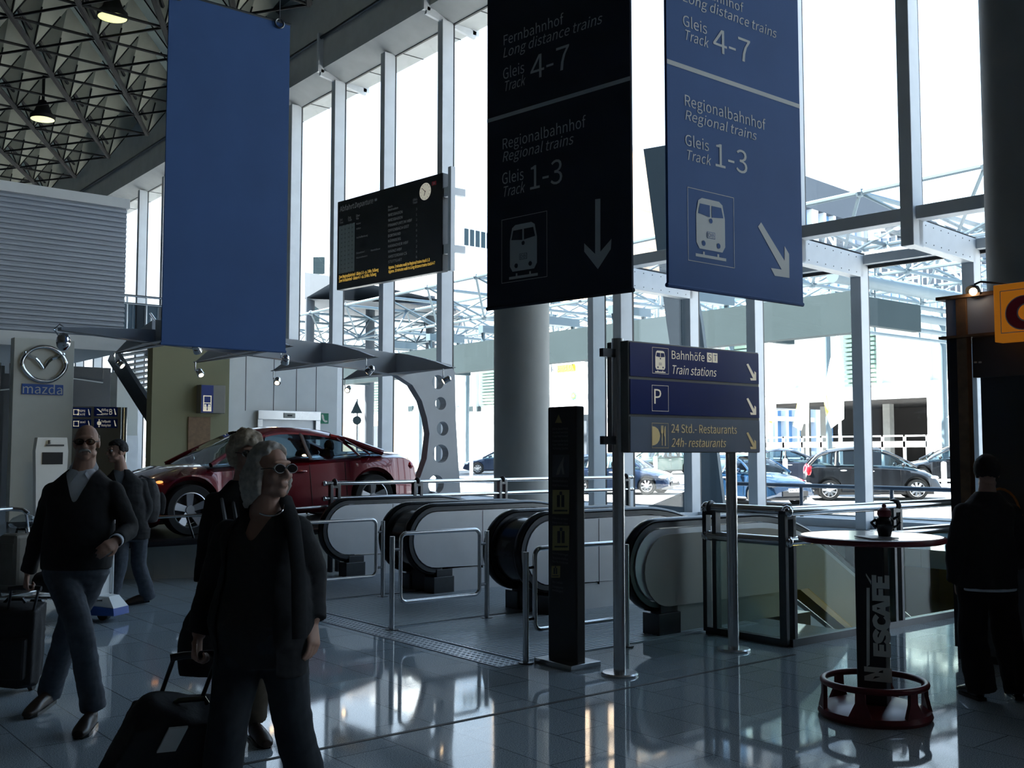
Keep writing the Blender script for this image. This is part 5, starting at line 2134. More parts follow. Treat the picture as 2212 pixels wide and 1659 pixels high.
# ---- leaning pier
a = gnd(1532, 1112, 0.0)
dpi = (a - EYEP).dot(FWD)
P = lambda x, y: atd(x, y, dpi)
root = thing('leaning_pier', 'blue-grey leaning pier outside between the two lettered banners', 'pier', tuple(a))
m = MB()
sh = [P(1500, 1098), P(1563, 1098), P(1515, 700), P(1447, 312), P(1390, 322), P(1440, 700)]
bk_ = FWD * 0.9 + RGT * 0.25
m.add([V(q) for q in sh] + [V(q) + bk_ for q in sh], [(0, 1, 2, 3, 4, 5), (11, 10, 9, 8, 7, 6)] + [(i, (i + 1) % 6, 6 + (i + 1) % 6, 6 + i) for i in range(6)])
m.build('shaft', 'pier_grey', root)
m = MB()
ft = [P(1355, 1112), P(1500, 1112), P(1500, 1060), P(1478, 1062)]
m.add([V(q) for q in ft] + [V(q) + bk_ for q in ft], [(0, 1, 2, 3), (7, 6, 5, 4)] + [(i, (i + 1) % 4, 4 + (i + 1) % 4, 4 + i) for i in range(4)])
m.build('footing', 'pier_grey', root)

# ---- tubular space frame roof over the road
root = thing('space_frame', 'pale blue tubular space frame roof over the road outside', 'space frame', (30, 20, 8.5))
tops, bots = {}, {}
ZT_, ZB_ = 10.1, 8.5
for i in range(5):
    for j in range(-3, 12):
        tops[(i, j)] = V((30 + 4.2 * i, 19.1 + 4.2 * j, ZT_))
        if i < 4:
            bots[(i, j)] = V((32.1 + 4.2 * i, 21.2 + 4.2 * j, ZB_))
mt, mbm, mw, mn = MB(), MB(), MB(), MB()
for (i, j), p in tops.items():
    for k in ((i + 1, j), (i, j + 1)):
        if k in tops:
            mt.cyl(p, tops[k], 0.085, n=7, cap=False)
    mn.ball(p, 0.16, 8)
    for k in ((i, j), (i - 1, j), (i, j - 1), (i - 1, j - 1)):
        if k in bots:
            mw.cyl(p, bots[k], 0.06, n=6, cap=False)
for (i, j), p in bots.items():
    for k in ((i + 1, j), (i, j + 1)):
        if k in bots:
            mbm.cyl(p, bots[k], 0.075, n=7, cap=False)
    mn.ball(p, 0.17, 8)
mt.build('upper_lattice', 'truss_blue', root)
mbm.build('lower_lattice', 'truss_blue', root)
mw.build('web_lattice', 'truss_blue', root)
mn.build('lattice_node', 'truss_blue', root)
m = MB()
for k in range(10):
    y = 12.8 + 4.2 * k * 1.5
    for x in (46.5,):
        m.cyl((x, y, 0), (x, y, ZB_), 0.16, n=10)
m.build('support_post', 'truss_blue', root)
root = thing('pipe_run', 'thick grey pipes running outward high beyond the right-hand glazing', 'pipes', (29, 20, 6))
for (y0, yy, r) in ((612, 20.0, 0.24), (648, 20.2, 0.09), (672, 20.4, 0.16), (700, 20.6, 0.09), (720, 20.8, 0.06)):
    p = ony(1890, y0, yy)
    m = MB()
    m.cyl((p.x - 2.5, yy, p.z), (46.4, yy, p.z), r, n=14)
    for k in range(5):
        m.cyl((p.x + k * 3, yy, p.z + r), (p.x + k * 3, yy, p.z + r + 0.35), 0.03, n=6)
    m.build('pipe', 'truss_blue', root)

# ---- parking and offices across the road
XB = 47.0
L_ = lambda y, px=1950: onx(px, y, XB).z
yR, yL = onx(2085, 900, XB).y, onx(700, 900, XB).y
zg, zl0, zl1, zt = L_(946), L_(860), L_(838), L_(700)
root = thing('parking_building', 'sun-bleached white building with green louvres and an open garage across the road', 'building', (XB, 30, 0))
yg0, yg1 = onx(2003, 900, XB).y, onx(1655, 900, XB).y
m = MB()
m.box(XB, XB + 8, yR - 14, yL + 12, zl0, zl1)
m.box(XB - 0.6, XB + 8, yR - 14, yL + 12, zt, zt + 0.5)
m.box(XB, XB + 8, yR - 14, yL + 12, zl1, zl1 + 0.3)
m.build('ledge', 'white_facade', root)
m = MB()
m.box(XB + 0.2, XB + 8, yR - 14, yL + 12, zl1, zt)
m.build('upper_wall', 'white_facade', root)
pat = 0
y = yR - 6
k = 0
while y < yL:
    m = MB()
    m.box(XB - 0.06, XB + 0.25, y - 0.10, y + 0.10, zl1, zt)
    m.build('mullion', 'white_facade', root)
    if k % 3 == 1:
        m = MB()
        n_ = 12
        for q in range(n_):
            z = zl1 + 0.2 + (zt - zl1 - 0.4) * q / n_
            m.box(XB - 0.03, XB + 0.22, y + 0.25, y + 2.0, z, z + (zt - zl1) / n_ * 0.55)
        m.build('louvre', 'louvre_green', root)
    y += 2.6
    k += 1
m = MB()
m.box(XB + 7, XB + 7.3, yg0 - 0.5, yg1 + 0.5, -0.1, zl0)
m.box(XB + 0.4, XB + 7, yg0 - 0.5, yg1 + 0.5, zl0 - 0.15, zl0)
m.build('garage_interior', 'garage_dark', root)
m = MB()
for y in (yg0 + 3.2, yg0 + 7.0, yg0 + 11, yg1 - 1.2):
    m.box(XB + 2.0, XB + 2.4, y, y + 0.4, -0.1, zl0)
m.build('garage_pillar', 'concrete', root)
m = MB()
zr0, zr1 = L_(966), L_(953)
m.box(XB - 0.1, XB, yg0, yg1, zr0, zr1)
m.box(XB - 0.1, XB, yg0, yg1, zr1 + 0.22, zr1 + 0.30)
for k in range(9):
    y = yg0 + (yg1 - yg0) * k / 8
    m.box(XB - 0.1, XB, y - 0.06, y + 0.06, -0.1, zr1 + 0.3)
m.build('railing', 'white_facade', root)
m = MB()
m.box(XB, XB + 0.4, yR - 14, yg0, -0.1, zl0)
m.box(XB, XB + 0.4, yg1, onx(1290, 900, XB).y, -0.1, zl0)
m.box(XB, XB + 0.4, onx(1062, 900, XB).y, onx(862, 900, XB).y, -0.1, zl0)
m.box(XB, XB + 0.4, onx(1290, 900, XB).y, onx(1062, 900, XB).y, -0.1, zl0)
m.build('lower_wall', 'white_facade', root)
m = MB()
m.box(XB, XB + 0.4, onx(862, 900, XB).y, yL + 12, -0.1, zl0)
m.build('orange_wall', 'orange_wall', root)
for q0, q1 in ((800, 818), (822, 832), (770, 776)):
    m = MB()
    m.box(XB - 0.02, XB + 0.1, onx(q1, 900, XB).y, onx(q0, 900, XB).y, -0.1 if q0 == 800 else 2, zl0 - 0.4)
    m.build('door' if q0 == 800 else 'window', 'roof_grey', root)
for q in (882, 905, 1012, 1030):
    m = MB()
    m.box(XB - 0.03, XB + 0.1, onx(q + 9, 900, XB).y, onx(q, 900, XB).y, L_(889, q), L_(878, q))
    m.build('vent', 'fascia_grey', root)


def block(label, px0, px1, yt, d, depth, mat_, along='x', base=-0.1, name='office_building'):
    """a far building: front from px0 to px1 at distance d, running along the given axis"""
    a = atd(px0, yt, d)
    ax = V((0.9956, 0.0934, 0)).normalized() if along == 'x' else V((0, -1, 0))
    lo, hi = 0.0, 200.0
    for _ in range(50):
        q = (lo + hi) / 2
        if proj(V((a.x, a.y, a.z)) + ax * q)[0] < px1:
            lo = q
        else:
            hi = q
    ln = lo
    back = UP.cross(ax) if along == 'x' else V((1, 0, 0))
    root = thing(name, label, 'building', (a.x, a.y, 0))
    h = a.z
    m = MB()
    c = V((a.x, a.y, 0)) + ax * ln / 2 + back * depth / 2
    m.obox(c + UP * (h + base) / 2, ax * ln / 2, back * depth / 2, UP * (h - base) / 2)
    w = m.build('wall', mat_, root)
    return root, V((a.x, a.y, 0)), ax, back, ln, h


# glass hotel block at the right
root, o, ax, bkv, ln, h = block('tall glass office block with white mullions and a grey roof band, behind the right-hand glazing', 1600, 2330, 345, 92, 18, 'hotel_glass')
m = MB()
m.obox(o + ax * ln / 2 + bkv * 9 + UP * (h - 1.2), ax * (ln / 2 + .6), bkv * 9.6, UP * 1.5)
m.build('roof_band', 'roof_grey', root)
m = MB()
m.obox(o + ax * ln / 2 - bkv * 0.2 + UP * (h - 6.1), ax * (ln / 2), bkv * 0.3, UP * 1.2)
m.build('spandrel', 'roof_grey', root)
for k in range(int(ln / 1.9)):
    m = MB()
    m.obox(o + ax * (k * 1.9 + 0.5) - bkv * 0.2 + UP * (h - 2.4) / 2, ax * (0.22 if k % 6 else 0.6), bkv * 0.35, UP * ((h - 2.4) / 2))
    m.build('mullion', 'white_facade', root)
m = MB()
for k in range(7):
    m.obox(o + ax * ln / 2 - bkv * 0.15 + UP * (1.5 + k * 3.2), ax * ln / 2, bkv * 0.25, UP * 0.22)
m.build('floor_band', 'white_facade', root)
# brick block between the banners
root, o, ax, bkv, ln, h = block('tan brick building seen between the black and blue banners', 1330, 1460, 318, 80, 14, 'orange_wall')
m = MB()
for k in range(6):
    m.obox(o + ax * ln / 2 - bkv * 0.05 + UP * (6 + k * 3), ax * ln / 2, bkv * 0.08, UP * 0.06)
m.build('course', 'office_wall', root)
m = MB()
m.obox(o + ax * ln / 2 + bkv * 7 + UP * (h + .2), ax * (ln / 2 + .3), bkv * 7.3, UP * 0.25)
m.build('roof_edge', 'office_wall', root)
# white tower
root, o, ax, bkv, ln, h = block('pale white tower with ribbon windows left of the black banner', 985, 1100, 452, 150, 20, 'white_facade')
for k in range(8):
    m = MB()
    m.obox(o + ax * (2 + k * (ln - 3) / 7.0) - bkv * 0.05 + UP * (h * 0.55), ax * 0.35, bkv * 0.1, UP * (h * 0.38))
    m.build('window', 'fascia_grey', root)
# left office and its grey roof slab
root, o, ax, bkv, ln, h = block('grey and white office block at the left of the departure board', 655, 722, 552, 128, 12, 'white_facade', along='y')
bx_ = atd(690, 560, 94)
for k, (x0, y0, x1, y1) in enumerate(((677, 556, 703, 592), (716, 560, 735, 590), (700, 640, 735, 672), (668, 650, 690, 700))):
    a, b = atd(x0, y1, 124), atd(x1, y0, 124)
    m = MB()
    m.obox((a + b) / 2, RGT * (b - a).dot(RGT) / 2, FWD * 0.3, UP * (b.z - a.z) / 2)
    m.build('window_bay', 'fascia_grey', root)
root, o, ax, bkv, ln, h = block('taller pale office block behind the departure board', 712, 770, 530, 142, 12, 'office_wall', along='y')
root, o, ax, bkv, ln, h = block('long white slab block behind the space frame, left of the round column', 860, 985, 560, 130, 12, 'white_facade', along='y')
root = thing('roof_slab', 'dark grey horizontal roof slab beyond the departure board', 'roof slab', tuple(atd(760, 650, 62)))
m = MB()
sl = [(658, 588, 66), (735, 600, 62), (985, 655, 62), (985, 672, 62), (880, 655, 62), (735, 648, 62), (658, 645, 66)]
q = [atd(*s) for s in sl]
m.add(q + [p + FWD * 8 for p in q], [tuple(range(7)), tuple(range(13, 6, -1))] + [(i, (i + 1) % 7, 7 + (i + 1) % 7, 7 + i) for i in range(7)])
m.build('slab', 'roof_grey', root)
m = MB()
for px_ in (670, 800, 930):
    p = atd(px_, 640, 66)
    m.cyl((p.x, p.y, -0.1), (p.x, p.y, p.z), 0.3, n=10)
m.build('support_post', 'roof_grey', root)

# ---- billboard, flags, traffic signs, bollards, railing
xb = 38.0
b0_, b1_ = onx(1150, 900, xb), onx(1277, 770, xb)
root = thing('billboard', 'white advertising billboard with a yellow slogan beside the round column', 'billboard', (xb, b1_.y, 0))
m = MB()
m.box(xb, xb + 0.3, b1_.y, b0_.y, b0_.z, b1_.z)
bd = m.build('board', 'white_facade', root)
pbb = Plane((xb - 0.001, b0_.y, 0), (0, -1, 0))
m = MB()
q0, q1 = pbb.uv(1204, 805), pbb.uv(1243, 786)
pbb.poly(m, [(q0[0], q0[1]), (q1[0], q0[1]), (q1[0], q1[1]), (q0[0], q1[1])], 0.01, 1)
pbb.textpx(m, 'und Öl.', (1206, 801), 1241, 790, off=0.02, mi=0)
pbb.textpx(m, 'ja:', (1190, 801), 1201, 790, off=0.02, mi=0)
c = pbb.uv(1239, 855)
rr = abs(pbb.uv(1239, 846)[1] - c[1])
for k in range(14):
    t = 2 * math.pi * k / 14
    pbb.poly(m, [(c[0] + rr * r_ * math.cos(t + e), c[1] + rr * r_ * math.sin(t + e)) for r_, e in ((0.4, -.2), (0.85, -.22), (1.05, 0), (0.85, .22), (0.4, .2))], 0.015 + 0.002 * (k % 2), 2)
pbb.poly(m, disc(c[0], c[1], rr * 0.62, 14), 0.02, 1)
pbb.poly(m, disc(c[0], c[1], rr * 0.34, 12), 0.025, 3)
m.build('lettering', ['roof_grey', 'yellow_paint', 'bp_green', 'white_facade'], bd)
m = MB()
for yy in (b1_.y + 0.6, b0_.y - 0.6):
    m.box(xb + 0.1, xb + 0.3, yy - 0.1, yy + 0.1, -0.1, b0_.z)
m.build('support_post', 'roof_grey', root)

XFl = 40.0
FL = ((1668, ((1661, 735), (1668, 735), (1676, 800), (1675, 905), (1667, 915), (1659, 910)), 'left-hand'), (1746, ((1737, 738), (1746, 735), (1747, 850), (1746, 915), (1735, 915), (1730, 930), (1713, 920), (1722, 870)), 'middle'),
      (1817, ((1797, 760), (1812, 738), (1822, 800), (1822, 905), (1795, 925), (1785, 900), (1777, 850)), 'right-hand'))
for px_, pts, wh in FL:
    b_ = onx(px_, 1050, XFl)
    root = thing('flag', 'white and yellow flag hanging on a white pole, %s of the three beyond the glazing' % wh, 'flag', (XFl, b_.y, -0.1), 'flags outside the garage')
    m = MB()
    m.cyl((XFl, b_.y, -0.1), (XFl, b_.y, onx(px_, 700, XFl).z), 0.075, n=10)
    m.build('pole', 'white_paint', root)
    m = MB()
    q = [onx(x, y, XFl - 0.12) for x, y in pts]
    n_ = len(q)
    q2 = [p + V((0.05, 0, 0)) for p in q]
    m.add(q + q2, [tuple(range(n_)), tuple(range(2 * n_ - 1, n_ - 1, -1))] + [(i, (i + 1) % n_, n_ + (i + 1) % n_, n_ + i) for i in range(n_)])
    cl = m.build('cloth', 'flag_cloth', root)
    m = MB()
    q = [onx(x, y, XFl - 0.14) for x, y in (pts[-1], pts[-2], (pts[-2][0] + 5, pts[-2][1] - 12), (pts[-1][0] + 7, pts[-1][1]))]
    m.add(q, [(0, 1, 2, 3)])
    m.build('stripe', 'flag_yellow', cl)

sp = atd(771, 1000, 46)
root = thing('traffic_sign', 'backs of a triangular and a round traffic sign on one pole outside', 'sign', (sp.x, sp.y, -0.1))
m = MB()
m.cyl((sp.x, sp.y, -0.1), (sp.x, sp.y, atd(771, 862, 46).z), 0.04, n=8)
m.build('pole', 'steel', root)
P = lambda x, y: atd(x, y, 45.9)
m = MB()
q = [P(757, 893), P(783, 893), P(770, 866)]
m.add(q + [p + FWD * 0.03 for p in q], [(0, 1, 2), (5, 4, 3), (0, 1, 4, 3), (1, 2, 5, 4), (2, 0, 3, 5)])
m.build('triangle_plate', 'fascia_grey', root)
m = MB()
c_ = P(771, 908)
m.cyl(c_, c_ + FWD * 0.03, 0.19, n=20)
m.build('round_plate', 'fascia_grey', root)

for px_, py0, py1, d, wh in ((1697, 1042, 990, 40, 'beside the blue hatchback'), (2040, 1050, 997, 36, 'by the kiosk edge'), (1416, 1030, 985, 45, 'behind the grey car under the sign'), (1018, 1035, 992, 50, 'left of the round column')):
    a, b = atd(px_, py0, d), atd(px_, py1, d)
    root = thing('bollard', 'white roadside bollard %s' % wh, 'bollard', (a.x, a.y, -0.1), 'white bollards by the road')
    m = MB()
    m.cyl((a.x, a.y, -0.1), (a.x, a.y, b.z - 0.05), 0.09, n=14)
    m.build('shaft', 'white_paint', root)
    m = MB()
    m.ball((a.x, a.y, b.z - 0.05), (0.09, 0.09, 0.05), 10)
    m.build('cap', 'white_paint', root)

xr_ = 21.4
ra_, rb_ = onx(1577, 1044, xr_), onx(2120, 1062, xr_)
root = thing('forecourt_railing', 'dark tube railing outside along the forecourt, before the parked cars', 'railing', (xr_, ra_.y, 0))
zr_ = 0.80
m = MB()
m.cyl((xr_, ra_.y, zr_), (xr_, rb_.y, zr_), 0.05, n=12)
m.ball((xr_, ra_.y, zr_), 0.05, 10)
m.build('rail', 'rail_blue', root)
for px_ in (1580, 1731, 1926, 2100):
    y = onx(px_, 1060, xr_).y
    m = MB()
    m.cyl((xr_, y, -0.02), (xr_, y, zr_), 0.045, n=12)
    m.build('post', 'rail_blue', root)


# ---- parked cars
def parked(label, px_, pyb, d, ang, paint, spec, **kw):
    g = atd(px_, pyb, d)
    c = car(label, None, None, paint, spec, group='cars parked outside', **kw)
    # ang is measured from the photograph's right-hand direction, turning away from the viewer
    h = RGT * math.cos(R(ang)) + FWD * math.sin(R(ang))
    put(c, (g.x, g.y, 0.02 + (g.x - 22.6) * 0.022), math.atan2(h.y, h.x), -math.atan(0.022 * h.x))
    return c


parked('black compact car with silver wheels, seen side-on outside behind the tall mullion', 1880, 1070, 32.5, -12, 'car_black', COMPACT)
parked('blue hatchback facing the hall, outside just right of the leaning pier', 1616, 1080, 31.5, -62, 'car_blue', HATCH, plate='B 17')
parked('slate grey saloon behind the blue hatchback', 1702, 1040, 43.0, -8, 'car_slate', SEDAN)
parked('dark saloon at the far right, half hidden by the kiosk', 2060, 1040, 42.0, 172, 'car_black', SEDAN)
parked('dark navy car nosing right beneath the station sign', 1342, 1050, 38.0, -26, 'car_navy', HATCH, plate='HG B 1')
parked('green car further back beneath the station sign', 1425, 1030, 56.0, -150, 'car_green', HATCH)
parked('dark saloon half hidden behind the round grey column', 1085, 1030, 62.0, 178, 'car_navy', SEDAN)
# ================================================================ people
def cat_path(P, k=4):
    out = []
    n = len(P)
    for i in range(n - 1):
        p0, p1, p2, p3 = P[max(0, i - 1)], P[i], P[i + 1], P[min(n - 1, i + 2)]
        for j in range(k):
            t = j / k
            out.append(0.5 * ((2 * p1) + (p2 - p0) * t + (2 * p0 - 5 * p1 + 4 * p2 - p3) * t * t + (3 * p1 - p0 - 3 * p2 + p3) * t ** 3))
    out.append(P[-1])
    return out


def limb(mb, P, Rr, n=16, k=4, side=None):
    """smooth tapered limb through P; radii are numbers or (across, depth) pairs"""
    P = [V(p) for p in P]
    RR = [V((r, r, 0)) if not hasattr(r, '__len__') else V((r[0], r[1], 0)) for r in Rr]
    Q, S = cat_path(P, k), cat_path(RR, k)
    rings = []
    prev = None
    for i, q in enumerate(Q):
        t = (Q[min(i + 1, len(Q) - 1)] - Q[max(0, i - 1)]).normalized()
        if prev is None:
            a = V(side) if side is not None else t.cross(UP)
            if a.length < 1e-3:
                a = V((1, 0, 0))
            a = a - t * a.dot(t)
        else:
            a = prev - t * prev.dot(t)
        a.normalize()
        prev = a
        b = t.cross(a)
        rings.append([q + a * math.cos(2 * math.pi * j / n) * S[i].x + b * math.sin(2 * math.pi * j / n) * S[i].y for j in range(n)])
    mb.loft(rings)


def organic(name, mb, mat_, parent=None, voxel=0.008, smooth=3, wrinkle=0.0, wscale=9.0, cut=None, origin=None):
    me = D.meshes.new('t')
    me.from_pydata([tuple(p) for p in mb.v], [], mb.f)
    bm = bmesh.new()
    bm.from_mesh(me)
    bmesh.ops.recalc_face_normals(bm, faces=bm.faces)
    bm.to_mesh(me)
    bm.free()
    ob = D.objects.new('t', me)
    COL.objects.link(ob)
    r = ob.modifiers.new('r', 'REMESH')
    r.mode = 'VOXEL'
    r.voxel_size = voxel
    s = ob.modifiers.new('s', 'SMOOTH')
    s.factor = 0.5
    s.iterations = smooth
    bpy.context.view_layer.update()
    m2 = D.meshes.new_from_object(ob.evaluated_get(bpy.context.evaluated_depsgraph_get()))
    D.objects.remove(ob)
    D.meshes.remove(me)
    if wrinkle:
        nv = [v.normal.copy() for v in m2.vertices]
        for v, n in zip(m2.vertices, nv):
            p = v.co
            a = noise.noise(V((p.x * wscale, p.y * wscale, p.z * wscale * 1.7)))
            b = noise.noise(V((p.x * wscale * 2.6 + 7, p.y * wscale * 2.6, p.z * wscale * 3.6)))
            v.co = p + n * wrinkle * (a + 0.45 * b)
    if cut:
        bm = bmesh.new()
        bm.from_mesh(m2)
        bmesh.ops.delete(bm, geom=[v for v in bm.verts if cut(v.co)], context='VERTS')
        for _ in range(14):
            nb = {}
            for v in bm.verts:
                es = [e.other_vert(v).co for e in v.link_edges if e.is_boundary]
                if len(es) == 2:
                    nb[v] = v.co * 0.4 + (es[0] + es[1]) * 0.3
            for v, c in nb.items():
                v.co = c
        bm.to_mesh(m2)
        bm.free()
    m2.name = name
    m2.materials.append(MATS[mat_])
    m2.polygons.foreach_set('use_smooth', [True] * len(m2.polygons))
    ob = D.objects.new(name, m2)
    COL.objects.link(ob)
    off = V(origin) if origin is not None else V(parent.location)
    m2.transform(Matrix.Translation(-off))
    if parent is not None:
        ob.parent = parent
    else:
        ob.location = off
    return ob


def hand(mb, wrist, d, n, curl=25, s=1.0, thumb=1):
    """d: from wrist to knuckles, n: the way the palm faces, thumb: which side the thumb leaves from"""
    d = V(d).normalized()
    n = V(n)
    n = (n - d * n.dot(d)).normalized()
    w = d.cross(n) * thumb          # towards the thumb
    wrist = V(wrist)
    limb(mb, [wrist - d * 0.01, wrist + d * 0.03 * s, wrist + d * 0.075 * s, wrist + d * 0.095 * s], [(0.024 * s, 0.019 * s), (0.034 * s, 0.016 * s), (0.042 * s, 0.015 * s), (0.040 * s, 0.012 * s)], side=w)
    for k, (off, ln, r) in enumerate(((0.030, 0.92, 0.0088), (0.010, 1.0, 0.0090), (-0.011, 0.94, 0.0086), (-0.031, 0.76, 0.0078))):
        p = wrist + (d * (0.088 - abs(off - 0.005) * 0.12) + w * off) * s
        pts = [p]
        a = 0.0
        for j, seg in enumerate((0.043, 0.028, 0.023)):
            a += R(curl * (0.8 if j == 0 else 1.0) + k * 2)
            p = p + (d * math.cos(a) + n * math.sin(a)) * seg * ln * s
            pts.append(p)
        limb(mb, pts, [r * s * 1.05, r * s, r * s * 0.94, r * s * 0.72], n=8, k=2)
        mb.ball(pts[-1], r * s * 0.72, 8)
    p = wrist + (d * 0.022 + w * 0.026) * s
    pts = [p, p + (d * 0.030 + w * 0.022 + n * 0.012) * s, p + (d * 0.056 + w * 0.028 + n * 0.022) * s, p + (d * 0.080 + w * 0.022 + n * 0.030) * s]
    limb(mb, pts, [0.015 * s, 0.0115 * s, 0.010 * s, 0.0075 * s], n=8, k=2)
    mb.ball(pts[-1], 0.0075 * s, 8)


def headframe(c, psi, pitch=0.0, roll=0.0):
    f = -FWD * math.cos(R(psi)) + RGT * math.sin(R(psi))
    r = UP.cross(f)          # towards the person's left
    f2 = f * math.cos(R(pitch)) + UP * math.sin(R(pitch))
    u2 = f2.cross(r) * -1
    u2 = r.cross(f2) if r.cross(f2).z > 0 else -r.cross(f2)
    return V(c), f2.normalized(), r.normalized(), u2.normalized()


def head(mb, fr, s=1.0, female=False):
    c, f, r, u = fr
    A = (r, f, u)
    Pp = lambda a, b, e: c + (r * a + f * b + u * e) * s
    B = lambda p, q: mb.ball(p, tuple(x * s for x in q), 16, ax=A)
    B(Pp(0, -0.012, 0.030), (0.073, 0.093, 0.090))
    B(Pp(0, 0.016, -0.022), (0.060, 0.072, 0.085))
    B(Pp(0, 0.030, -0.070), (0.046, 0.050, 0.042))
    B(Pp(0, 0.062, -0.094), (0.026, 0.022, 0.020))
    B(Pp(0, 0.078, 0.034), (0.050, 0.016, 0.013))
    for q in (-1, 1):
        B(Pp(q * 0.036, 0.064, -0.020), (0.024, 0.022, 0.022))
        B(Pp(q * 0.074, -0.008, -0.004), (0.010, 0.021, 0.033))
        B(Pp(q * 0.012, 0.094, -0.030), (0.011, 0.012, 0.009))
        B(Pp(q * 0.040, 0.010, -0.072), (0.022, 0.05, 0.022))
    limb(mb, [Pp(0, 0.080, 0.022), Pp(0, 0.095, 0.000), Pp(0, 0.108, -0.022), Pp(0, 0.100, -0.034)], [0.009 * s, 0.0105 * s, 0.0145 * s, 0.010 * s], n=10)
    B(Pp(0, 0.084, -0.056), (0.025, 0.010, 0.0065))
    B(Pp(0, 0.082, -0.067), (0.022, 0.010, 0.0065))


def eyes(fr, s, parent):
    c, f, r, u = fr
    for q in (-1, 1):
        m = MB()
        p = c + (r * 0.031 * q + f * 0.073 + u * 0.010) * s
        m.ball(p, 0.0135 * s, 12)
        e = m.build('eye', 'letter_grey', parent)
        m = MB()
        m.ball(p + f * 0.0105 * s, 0.0058 * s, 8)
        m.build('iris', 'rubber', e)


def hair(fr, s, mat_, parent, rad, cond, jit=0.0, swell=1.0, extra=None, voxel=0.007, seed=1, wr=0.003):
    c, f, r, u = fr
    rnd = random.Random(seed)
    mb = MB()
    n = 260
    for i in range(n):
        z = 1 - 2 * (i + 0.5) / n
        t = i * 2.39996
        q = V((math.sqrt(1 - z * z) * math.cos(t), math.sqrt(1 - z * z) * math.sin(t), z))
        a, b, e = q.x * 0.073 * swell, -0.012 + q.y * 0.093 * swell, 0.030 + q.z * 0.090 * swell
        if cond(q.x, q.y, q.z):
            k = rad * (1 + jit * rnd.uniform(-1, 1))
            p = c + (r * a + f * b + u * e) * s
            if jit:
                p += V((rnd.uniform(-1, 1), rnd.uniform(-1, 1), rnd.uniform(-1, 1))) * rad * jit
            mb.ball(p, k * s, 8)
    if extra:
        extra(mb, lambda a, b, e: c + (r * a + f * b + u * e) * s)
    return organic('hair', mb, mat_, parent, voxel, 3, wr, 45)


def spectacles(fr, s, parent, lens='spectacle'):
    c, f, r, u = fr
    m, ml = MB(), MB()
    for q in (-1, 1):
        ce = c + (r * 0.033 * q + f * 0.101 + u * 0.006) * s
        ring = [ce + (r * 0.025 * math.cos(t * math.pi / 10) * (1 + .15 * abs(math.cos(t * math.pi / 10))) + u * 0.019 * math.sin(t * math.pi / 10)) * s for t in range(20)]
        m.tube(ring, 0.0022 * s, 6, closed=True)
        ml.add([p + f * 0.001 for p in ring] + [p - f * 0.001 for p in ring], [tuple(range(20)), tuple(range(39, 19, -1))])
        m.tube([ce + r * 0.026 * q * s, c + (r * 0.074 * q + f * 0.085 + u * 0.010) * s, c + (r * 0.080 * q + f * 0.0 + u * 0.012) * s], 0.002 * s, 6)
    m.tube([c + (r * 0.009 * q + f * 0.103 + u * 0.010) * s for q in (-1, 0, 1)], 0.002 * s, 6)
    g = m.build('glasses', 'rubber', parent)
    ml.build('lens', lens, g)


def shoe(parent, heel, toe, mat_='shoe_leather', s=1.0):
    heel, toe = V(heel), V(toe)
    d = V((toe.x - heel.x, toe.y - heel.y, 0)).normalized()
    side = d.cross(UP)
    sl = (toe.z - heel.z)
    b = lambda a: heel + d * a * s + UP * (sl * a / 0.27)
    mb = MB()
    limb(mb, [b(0.0) + UP * 0.045 * s, b(0.06) + UP * 0.05 * s, b(0.14) + UP * 0.045 * s, b(0.21) + UP * 0.033 * s, b(0.265) + UP * 0.026 * s], [(0.032 * s, 0.042 * s), (0.037 * s, 0.050 * s), (0.042 * s, 0.042 * s), (0.046 * s, 0.030 * s), (0.030 * s, 0.020 * s)], side=side)
    mb.ball(b(0.02) + UP * 0.07 * s, (0.036 * s, 0.036 * s, 0.05 * s))
    o = organic('shoe', mb, mat_, parent, 0.007, 2)
    m = MB()
    pts = [(0.0, 0.030), (0.08, 0.034), (0.16, 0.044), (0.23, 0.042), (0.275, 0.020)]
    lo = [b(a - 0.02) + side * w * s for a, w in pts] + [b(a - 0.02) - side * w * s for a, w in pts[::-1]]
    n = len(lo)
    m.add(lo + [p + UP * 0.022 * s for p in lo], [tuple(range(n))[::-1], tuple(range(n, 2 * n))] + [(i, (i + 1) % n, n + (i + 1) % n, n + i) for i in range(n)])
    so = m.build('sole', 'rubber', parent)
    return o


